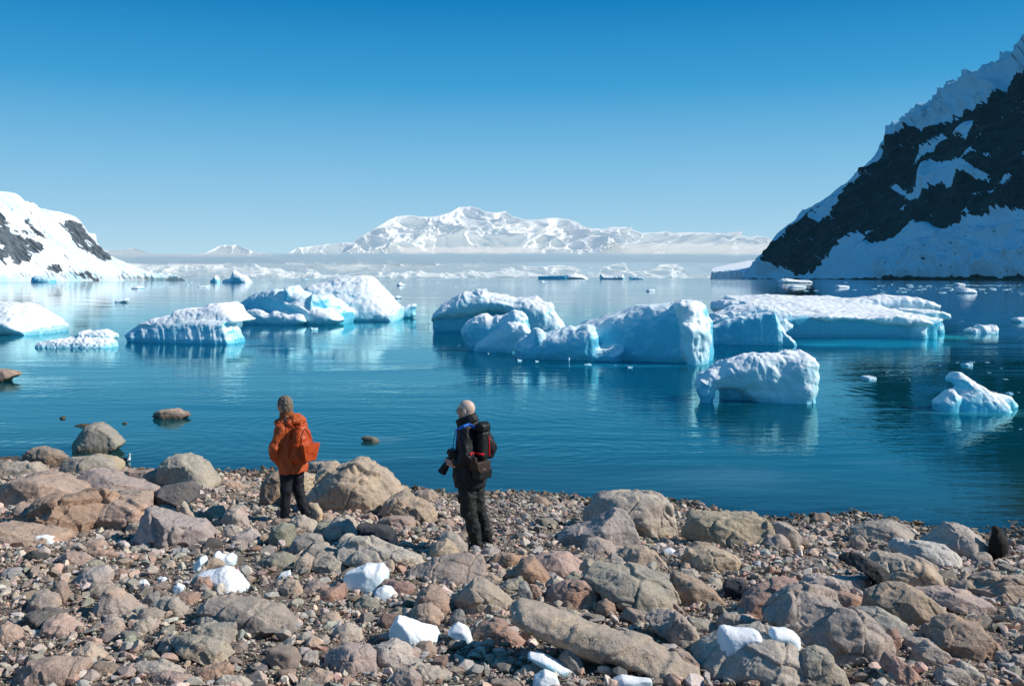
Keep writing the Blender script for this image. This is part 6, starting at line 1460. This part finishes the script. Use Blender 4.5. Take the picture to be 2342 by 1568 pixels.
# hair: thick short cap over the back of the skull
B3h = basis(hf)
def hair(x, y, z):
    a, b, h = local(x, y, z, hc, B3h)
    g = ell(a, b, h, (-.020, 0, .024), (.110, .091, .110))
    g = smin(g, ell(a, b, h, (-.06, 0, -.045), (.055, .072, .065)), .03)
    cutf = np.maximum(a - .048 - h * .35, -(h + .10))
    ear = .02 - np.sqrt((a + .004) ** 2 + (h + .012) ** 2) + np.where(np.abs(b) > .06, .012, -1)
    return np.maximum(np.maximum(g, cutf), ear)
V, Q = surfnet(hair, (-.25, -.17, 1.42), (.10, .17, 1.77), .0045)
N = normals(V, Q); V = V + N * (ridged(V * np.array([38, 38, 14.]), 3) * .010 - .003 + fbm(V * 60, 2) * .004)[:, None]
mesh_np('hair', V, Q, M_HAIR, P1)
glasses(hc, hf, P1, M_MET)
# scarf / fleece collar
def collar1(x, y, z):
    B_ = basis((hf[0], hf[1], 0)); a, b, h = local(x, y, z, (-.045, 0, 1.465), B_)
    hh = h - a * -.12
    return np.sqrt((np.sqrt((a / 1.1) ** 2 + b ** 2) - .070) ** 2 + (np.maximum(np.abs(hh) - .035, 0)) ** 2) - .020
V, Q = surfnet(collar1, (-.22, -.18, 1.38), (.12, .18, 1.56), .006)
mesh_np('fleece_collar', folds(V, Q, .010, (18, 18, 30), 3), Q, M_TAN, P1)
tf = torso_f((.012, 0), fw, [(.685, .192, .158, .028, 0), (.72, .205, .165, .027, 0), (.85, .210, .168, .012, 0), (1.05, .208, .160, .0, 0), (1.25, .205, .145, -.008, 0), (1.34, .190, .125, -.01, 0), (1.40, .120, .10, -.02, 0), (1.44, .07, .07, -.03, 0)])
def jack1(x, y, z):
    g = tf(x, y, z + .10 * (x - .03) * 0 - .08 * np.clip(x + .1, -.1, .3) * (z < .8))
    g = smin(g, chain([((-.085, -.155, 1.315), .082), ((-.165, -.20, 1.06), .074), ((-.178, -.155, .93), .064), ((-.15, -.07, .855), .056)], x, y, z, .03), .035)
    g = smin(g, chain([((.115, .15, 1.315), .085), ((.12, .19, 1.06), .072), ((.02, .20, .86), .056)], x, y, z, .03), .035)
    g = smin(g, rbox(x, y, z, (-.02, 0, 1.385), (.13, .10, .035), .03, list(basis((fw[1], -fw[0], 0)))), .04)
    return g
V, Q = surfnet(jack1, (-.36, -.36, .62), (.38, .38, 1.47), .0085)
V = folds(V, Q, .017, (11, 11, 7), 11, ridge=1.1); V = folds(V, Q, .006, (26, 26, 22), 5)
V = relax(V, Q, 1)
mesh_np('jacket', V, Q, M_ORJ, P1)
def hood1(x, y, z):
    g = ell(x, y, z, (.085, -.055, 1.425), (.115, .11, .075))
    g = smin(g, cap(x, y, z, (-.17, -.05, 1.372), (.02, -.14, 1.375), .030, .045), .04)
    g = smin(g, cap(x, y, z, (.02, -.14, 1.375), (.17, -.02, 1.41), .045, .045), .04)
    g = smin(g, cap(x, y, z, (-.19, -.02, 1.375), (-.15, .12, 1.39), .028, .03), .03)
    B_ = local(x, y, z, (.035, -.03, 1.50), basis((.5, -.6, .5)))
    return -smin(-g, ell(x, y, z, (.005, -.01, 1.50), (.085, .085, .075)), .02)
V, Q = surfnet(hood1, (-.27, -.25, 1.28), (.28, .2, 1.54), .0075)
V = folds(V, Q, .018, (12, 12, 20), 21, ridge=1.0)
mesh_np('hood', V, Q, M_ORJ, P1)
def legs(front, back, hip, r0=.098):
    def f(x, y, z):
        g = smin(chain(front, x, y, z, .03), chain(back, x, y, z, .03), .03)
        return smin(g, ell(x, y, z, hip, (.165, .135, .13)), .05)
    return f
lf = legs([((-.045, -.04, .78), .100), ((-.062, -.06, .47), .076), ((-.075, -.05, .25), .066), ((-.082, -.05, .05), .062)], [((.075, .05, .78), .098), ((.085, .03, .47), .075), ((.155, .0, .25), .066), ((.222, -.03, .07), .060)], (.02, 0, .80))
V, Q = surfnet(lf, (-.26, -.26, .0), (.36, .26, .95), .009)
V = folds(V, Q, .010, (11, 11, 9), 31, ridge=1.2)
mesh_np('trousers', V, Q, M_BLKT, P1)
def boot(name, a, d, parent, m=M_BOOT):
    d = nrmv((d[0], d[1], 0)); a = np.array(a, float); t = np.array((-d[1], d[0], 0))
    def f(x, y, z):
        g = cap(x, y, z, a + (0, 0, .055), a + (0, 0, .14), .050, .047)
        g = smin(g, cap(x, y, z, a + (0, 0, .045), a + d * .15 + np.array((0, 0, .030)), .045, .036), .03)
        g = np.maximum(g, .0 - (z - a[2]) )
        sole = rbox(x, y, z, a + d * .06 + np.array((0, 0, .012)), (.145, .050, .014), .012, [d, t, np.array((0, 0, 1.))])
        return np.minimum(g, sole)
    V, Q = surfnet(f, a - .22, a + .24, .007); return mesh_np(name, V, Q, m, parent)
boot('boot', (-.085, -.04, -.005), fw, P1); boot('boot', (.228, -.03, .0), (-.7, .6), P1)
# orange backpack, carried: a thing of its own
bc = np.array((.185, -.170, 1.115)); bd = nrmv((.80, -.60, 0)); bt = np.array((-bd[1], bd[0], 0)); up = np.array((0, 0, 1.)); AX = [bt, bd, up]
BP = tag(empty('backpack', (X, Y, g - .01)), 'orange backpack with an outer pocket, worn by the person in orange', 'backpack')
def pack1(x, y, z):
    u, v, h = local(x, y, z, bc, AX)
    wd = np.interp(h, [-.24, -.20, .0, .16, .25], [.125, .155, .150, .115, .06]); dp = np.interp(h, [-.24, -.18, .0, .25], [.085, .115, .11, .05])
    return (np.sqrt(np.abs(u / wd) ** 3.2 + np.abs(v / dp) ** 3.0) ** (2 / 3.1) - 1) * .08 + np.maximum(np.abs(h) - .235, 0) * 1.2
V, Q = surfnet(pack1, bc - (.28, .28, .32), bc + (.28, .28, .32), .008)
mesh_np('main_bag', folds(V, Q, .014, (10, 10, 8), 41, ridge=.9), Q, M_ORB, BP)
pc = bc + bd * .11 + bt * .03 + up * -.11
def pock(x, y, z):
    u, v, h = local(x, y, z, pc, AX); wd = np.interp(h, [-.13, .12], [.095, .150]); dp = np.interp(h, [-.13, .12], [.045, .062])
    q = np.maximum(np.maximum(np.abs(u) - wd, np.abs(v) - dp), np.abs(h) - .115); return q + fbm_c
fbm_c = 0.0
V, Q = surfnet(pock, pc - .24, pc + .24, .008); V = relax(V, Q, 2)
mesh_np('front_pocket', folds(V, Q, .010, (9, 9, 9), 43), Q, M_ORB, BP)
ribbon('zip_piping', [bc + bd * .108 + bt * -.10 + up * -.06, bc + bd * .100 + bt * -.07 + up * .12, bc + bd * .075 + up * .215, bc + bd * .100 + bt * .075 + up * .12, bc + bd * .112 + bt * .115 + up * -.02], .006, .006, M_RED if False else M_ORJ, BP)
ribbon('haul_loop', [bc + up * .225 + bt * -.045 + bd * -.02, bc + up * .262 + bd * -.02, bc + up * .225 + bt * .045 + bd * -.02], .010, .006, M_BLK, BP)
ribbon('shoulder_strap', [bc + up * .20 + bt * -.09 - bd * .04, bc + up * .27 + bt * -.13 - bd * .12, bc + up * .20 + bt * -.16 - bd * .26], .022, .008, M_ORB, BP)
ribbon('shoulder_strap', [bc + up * .20 + bt * .09 - bd * .04, bc + up * .25 + bt * .12 - bd * .12, bc + up * .15 + bt * .14 - bd * .26], .022, .008, M_ORB, BP)

# ---- the photographer
X, Y, g = place(1085, 1253)
P2 = tag(empty('person', (X, Y, g - .01)), 'bald person in a black jacket and charcoal trousers, facing left', 'person')
fw = (-.80, .60); hc = (-.098, 0, 1.685); hf = nrmv((-.95, .28, -.10))
hd = head_f(hc, hf)
headm = surfnet(hd, (-.27, -.17, 1.44), (.08, .17, 1.84), .0045)
def core2(x, y, z):
    g = chain([((-.06, 0, 1.50), .06), ((-.02, 0, 1.32), .11), ((-.04, 0, .9), .11)], x, y, z, .03)
    g = smin(g, chain([((-.11, -.16, 1.44), .045), ((-.06, -.22, 1.15), .04), ((-.20, -.10, 1.09), .03)], x, y, z), .02)
    g = smin(g, chain([((.10, .16, 1.44), .045), ((.20, .12, 1.17), .04), ((-.10, .16, 1.15), .03)], x, y, z), .02)
    for s, kn, an in ((-1, (-.06, -.05, .50), (.03, -.05, .10)), (1, (.035, .075, .50), (.14, .165, .16))):
        g = smin(g, chain([((-.05 + .03 * s, .05 * s, .9), .07), (kn, .045), (an, .032)], x, y, z), .02)
    return g
lens0 = np.array((-.285, -.03, 1.115)); lens1 = np.array((-.385, -.005, .945)); la = nrmv(lens1 - lens0)
hl = hand_parts((-.268, -.088, 1.055), (-.78, .12, .32), (-.30, .75, .25), 1, .75)
hr = hand_parts((-.19, .11, 1.16), (-.8, -.3, .1), (-.1, -1, -.2), -1, .9)
mesh_np('body', *join_q([headm, surfnet(core2, (-.32, -.32, 0), (.35, .35, 1.6), .014), hl, hr]), M_SKIN_LIT, P2)
b2 = bpy.data.objects[P2.children[0].name]; b2.data.materials.append(M_SKIN)
vz = np.zeros(len(b2.data.vertices) * 3, np.float32); b2.data.vertices.foreach_get('co', vz); vz = vz.reshape(-1, 3)
b2.data.polygons.foreach_set('material_index', np.array([1 if (vz[q.vertices[0], 2] < 1.45 or (vz[q.vertices[0], 0] < -.135 and vz[q.vertices[0], 2] < 1.72)) else 0 for q in b2.data.polygons], np.int32))  # face and hands get plain skin, the rest the sun-lightened copy
glasses(hc, hf, P2, M_BLUE if False else M_BLK)
tf2 = torso_f((0, 0), fw, [(.765, .185, .170, -.052, 0), (.82, .200, .180, -.055, 0), (1.0, .205, .180, -.05, 0), (1.2, .205, .165, -.03, 0), (1.36, .205, .145, -.025, 0), (1.46, .175, .125, -.03, 0), (1.52, .11, .10, -.04, 0), (1.56, .07, .075, -.05, 0)])
def jack2(x, y, z):
    g = tf2(x, y, z)
    g = smin(g, chain([((-.105, -.155, 1.44), .085), ((-.075, -.225, 1.17), .075), ((-.10, -.20, 1.11), .066), ((-.215, -.125, 1.075), .046)], x, y, z, .03), .035)
    g = smin(g, chain([((.095, .16, 1.43), .085), ((.195, .13, 1.20), .066), ((.17, .13, 1.14), .060), ((-.12, .17, 1.14), .05)], x, y, z, .03), .035)
    return g
V, Q = surfnet(jack2, (-.36, -.38, .73), (.34, .34, 1.60), .0085)
V = folds(V, Q, .016, (12, 12, 7), 51, ridge=1.2); V = folds(V, Q, .005, (26, 26, 20), 6); V = relax(V, Q, 1)
mesh_np('jacket', V, Q, M_BLKJ, P2)
def collar2(x, y, z):
    B_ = basis(nrmv((-.93, .3, -.30)), (0.0, 0, 1)); 
    a, b, h = local(x, y, z, (-.085, 0, 1.560), basis(nrmv((-.93, .3, -.42))))
    r_ = np.sqrt((a / 1.45) ** 2 + b ** 2); R0 = .082 + .18 * np.clip(-h, 0, .06)
    return np.sqrt((r_ - R0) ** 2 + np.maximum(np.abs(h) - .038, 0) ** 2) - .013
V, Q = surfnet(collar2, (-.32, -.20, 1.38), (.14, .20, 1.70), .006)
mesh_np('collar', folds(V, Q, .006, (14, 14, 14), 7), Q, M_BLKJ, P2)
lf = legs([((-.085, -.05, .88), .108), ((-.085, -.07, .66), .102), ((-.065, -.07, .48), .086), ((-.01, -.06, .28), .078), ((.035, -.05, .07), .073)], [((.0, .05, .88), .108), ((.015, .07, .66), .095), ((.04, .08, .48), .082), ((.095, .13, .30), .072), ((.145, .17, .12), .066)], (-.045, 0, .92))
V, Q = surfnet(lf, (-.26, -.26, .01), (.30, .32, 1.02), .009)
V = folds(V, Q, .015, (11, 11, 9), 61, ridge=1.3); V = folds(V, Q, .005, (22, 22, 26), 8)
mesh_np('trousers', V, Q, M_OLV, P2)
boot('boot', (.035, -.05, .0), (-.85, .3), P2); boot('boot', (.155, .18, .045), (-.8, .5), P2)
def on2(x, z, o_=.006): return (x, front_y(jack2, x, z) - o_, z)
# backpack of the photographer
BP2 = tag(empty('backpack', (X, Y, g - .01)), 'slim black backpack with a rolled top and red straps, worn by the bald person', 'backpack')
bd = nrmv((.80, -.60, 0)); bt = np.array((-bd[1], bd[0], 0)); AX = [bt, bd, up]; bc = np.array((.105, -.150, 1.29))
V, Q = surfnet(lambda x, y, z: rbox(x, y, z, bc, (.085, .060, .175), .05, AX), bc - .26, bc + .26, .008)
mesh_np('main_bag', folds(V, Q, .008, (10, 10, 10), 71), Q, M_BLK, BP2)
tc = bc + up * .205 + bd * .005
V, Q = surfnet(lambda x, y, z: smin(rbox(x, y, z, tc, (.085, .068, .050), .035, AX), cap(x, y, z, tc + up * .03 - bt * .06, tc + up * .03 + bt * .06, .040, .040), .02), tc - .2, tc + .2, .008)
mesh_np('top_flap', folds(V, Q, .007, (12, 12, 20), 72), Q, M_BLK, BP2)
bf = lambda u, h, o_=.064: bc + bd * o_ + bt * u + up * h
ribbon('red_strap', [bf(.035, .10), bf(.045, .02, .066), bf(.045, -.13, .066)], .008, .005, M_RED, BP2)
ribbon('waist_belt', [on2(-.035, 1.205, .012), on2(.02, 1.20, .014), (.075, -.235, 1.195)], .013, .006, M_RED, BP2)
ribbon('waist_belt', [(.085, -.238, 1.192), (.125, -.225, 1.188)], .013, .006, M_RED, BP2)
ribbon('shoulder_strap', [bf(-.06, .17, .02), on2(.02, 1.50, .01), on2(-.05, 1.53, .012)], .018, .007, M_BLK, BP2)
# waist pack
WP = tag(empty('waist_pack', (X, Y, g - .01)), 'dark brown waist pack hanging below the black backpack of the bald person', 'bag')
wc = np.array((.075, -.195, 1.035))
def wpk(x, y, z):
    u, v, h = local(x, y, z, wc, AX); wd = np.interp(h, [-.075, -.02, .07], [.06, .115, .135])
    return np.maximum(np.maximum(np.abs(u) - wd, np.abs(v) - .065), np.abs(h) - .070)
V, Q = surfnet(wpk, wc - .22, wc + .22, .007); V = relax(V, Q, 4)
mesh_np('bag_flap', folds(V, Q, .006, (10, 10, 10), 81), Q, M_BRN, WP)
wc2 = wc + up * -.085 + bt * .05 - bd * .01
V, Q = surfnet(lambda x, y, z: rbox(x, y, z, wc2, (.125, .060, .065), .02, AX), wc2 - .22, wc2 + .22, .007)
mesh_np('lower_pouch', folds(V, Q, .006, (10, 10, 12), 82), Q, M_BLK, WP)
wc3 = wc + bt * -.115 + up * .095 + bd * .02
V, Q = surfnet(lambda x, y, z: rbox(x, y, z, wc3, (.022, .02, .035), .01, AX), wc3 - .08, wc3 + .08, .005)
mesh_np('side_pocket', V, Q, M_BRN, WP)
ribbon('logo_print', [wc + bd * .066 + bt * -.020 + up * -.022, wc + bd * .066 + bt * .022 + up * -.022], .004, .0035, M_GREYT, WP)
# camera
CM = tag(empty('camera', (X, Y, g - .01)), 'black camera with long zoom lens on a blue neck strap, held by the bald person', 'camera')
cb = np.array((-.245, -.055, 1.175)); cd = nrmv(la); cs = nrmv(np.cross(cd, (0, 1, 0))); cn = np.cross(cd, cs); CAX = [cd, cs, cn]
def camb(x, y, z):
    g = rbox(x, y, z, cb, (.040, .055, .070), .014, CAX)
    g = smin(g, rbox(x, y, z, cb + cs * -.055 + cd * .01, (.030, .022, .030), .012, CAX), .01)
    g = smin(g, cap(x, y, z, cb + cn * .055 + cd * .045, cb + cn * .055 - cd * .02, .022, .02), .01)
    return g
V, Q = surfnet(camb, cb - .15, cb + .15, .0045); mesh_np('camera_body', V, Q, M_PLAS, CM)
def lens(x, y, z):
    s0 = cb + cd * .035; t_ = (x - s0[0]) * cd[0] + (y - s0[1]) * cd[1] + (z - s0[2]) * cd[2]
    rr = np.sqrt((x - s0[0] - cd[0] * t_) ** 2 + (y - s0[1] - cd[1] * t_) ** 2 + (z - s0[2] - cd[2] * t_) ** 2)
    prof = np.interp(t_, [0, .03, .035, .10, .105, .15, .155, .250], [.033, .034, .037, .038, .041, .042, .046, .054]) + .0012 * np.sin(t_ * 900)
    g = np.maximum(np.maximum(rr - prof, -t_), t_ - .250)
    return np.maximum(g, -np.maximum(rr - .047, .215 - t_))
V, Q = surfnet(lens, np.minimum(cb, cb + cd * .30) - .07, np.maximum(cb, cb + cd * .30) + .07, .004); lo = mesh_np('lens', V, Q, M_PLAS, CM)
lc = cb + cd * .25
V, Q = surfnet(lambda x, y, z: rbox(x, y, z, lc, (.003, .0, .0), .0, CAX) if False else np.maximum(np.sqrt((x - lc[0]) ** 2 + (y - lc[1]) ** 2 + (z - lc[2]) ** 2) - .044, np.abs((x - lc[0]) * cd[0] + (y - lc[1]) * cd[1] + (z - lc[2]) * cd[2]) - .004), lc - .06, lc + .06, .004)
mesh_np('front_glass', V, Q, M_LENS, lo)
ribbon('neck_strap', [(-.215, front_y(jack2, -.215, 1.44) - .012, 1.435), on2(-.165, 1.49, .03), on2(-.11, 1.52, .035), on2(-.055, 1.53, .035), on2(.0, 1.50, .03), on2(.045, 1.46, .025), on2(.07, 1.44, .02)], .017, .007, M_BLUE, CM)
ribbon('strap_cord', [(-.215, -.10, 1.44), (-.235, -.11, 1.34), (-.245, -.085, 1.25)], .005, .004, M_BLK, CM)
ribbon('strap_cord', [(-.20, -.10, 1.44), (-.205, -.12, 1.34), (-.215, -.09, 1.25)], .006, .004, M_BLUE, CM)
ribbon('shutter_dial', [cb + cn * .03 - cs * .06 - cd * .03, cb + cn * .04 - cs * .06 - cd * .03], .006, .006, M_MET, CM)

# ---- penguin, back to the camera
X, Y, g = place(2280, 1279)
PG = tag(empty('penguin', (X, Y, g)), 'small dark penguin standing with its back turned at the right shore', 'penguin')
S_ = .44 / .44
def peng(x, y, z):
    g = ell(x, y, z, (.012, 0, .165), (.112, .10, .175))
    g = smin(g, cap(x, y, z, (.0, 0, .24), (-.022, .0, .355), .082, .044), .05)
    g = smin(g, ell(x, y, z, (-.030, .005, .392), (.046, .052, .040)), .02)
    g = smin(g, cap(x, y, z, (-.075, -.02, .28), (-.108, -.03, .17), .022, .020), .02)
    g = smin(g, cap(x, y, z, (-.108, -.03, .17), (-.092, -.035, .09), .019, .010), .012)
    g = smin(g, cap(x, y, z, (.082, -.01, .27), (.120, -.01, .15), .020, .016), .02)
    g = smin(g, cap(x, y, z, (.120, -.01, .15), (.118, -.02, .09), .016, .010), .012)
    g = smin(g, cap(x, y, z, (.03, -.06, .04), (.04, -.12, .012), .03, .012), .02)
    return g
V, Q = surfnet(peng, (-.18, -.18, .0), (.19, .16, .46), .006)
V = V + normals(V, Q) * (fbm(V * np.array([40, 40, 16.]), 3) * .006)[:, None]
mesh_np('body', V, Q, M_PENG, PG)
V, Q = surfnet(lambda x, y, z: cap(x, y, z, (-.062, .03, .390), (-.088, .055, .382), .012, .004), (-.12, 0, .35), (-.03, .09, .42), .004); mesh_np('bill', V, Q, M_BEAK, PG)
for s in (-1, 1):
    V, Q = surfnet(lambda x, y, z: rbox(x, y, z, (.01 + .05 * s, .03, .012), (.026, .045, .010), .009), (-.1, -.05, -.01), (.12, .12, .05), .005); mesh_np('foot', V, Q, M_BEAK, PG)

# ---- small sea bird on the water
X, Y = hit_water(290, 1054)
SB = tag(empty('sea_bird', (X, Y, 0)), 'small black and white sea bird sitting on the water by the left shore boulders', 'bird')
def bird(x, y, z):
    g = ell(x, y, z, (-.01, 0, .030), (.085, .045, .042))
    g = smin(g, cap(x, y, z, (-.06, 0, .045), (-.115, .0, .085), .022, .006), .02)
    g = smin(g, cap(x, y, z, (.050, 0, .045), (.062, 0, .125), .026, .019), .025)
    g = smin(g, ell(x, y, z, (.064, 0, .150), (.026, .02, .022)), .012)
    return g
V, Q = surfnet(bird, (-.14, -.07, -.02), (.12, .07, .19), .004)
o = mesh_np('body', V, Q, M_BBLK, SB); o.data.materials.append(M_BWHT)
cen = V[Q].mean(1); white = (cen[:, 0] > .034) | (cen[:, 2] < .02)
o.data.polygons.foreach_set('material_index', white.astype(np.int32))
V, Q = surfnet(lambda x, y, z: cap(x, y, z, (.085, 0, .150), (.112, 0, .145), .007, .003), (.06, -.02, .12), (.13, .02, .17), .003); mesh_np('bill', V, Q, M_BEAK, SB)
print('objects', len(bpy.data.objects), 'polys', sum(len(m.polygons) for m in bpy.data.meshes))
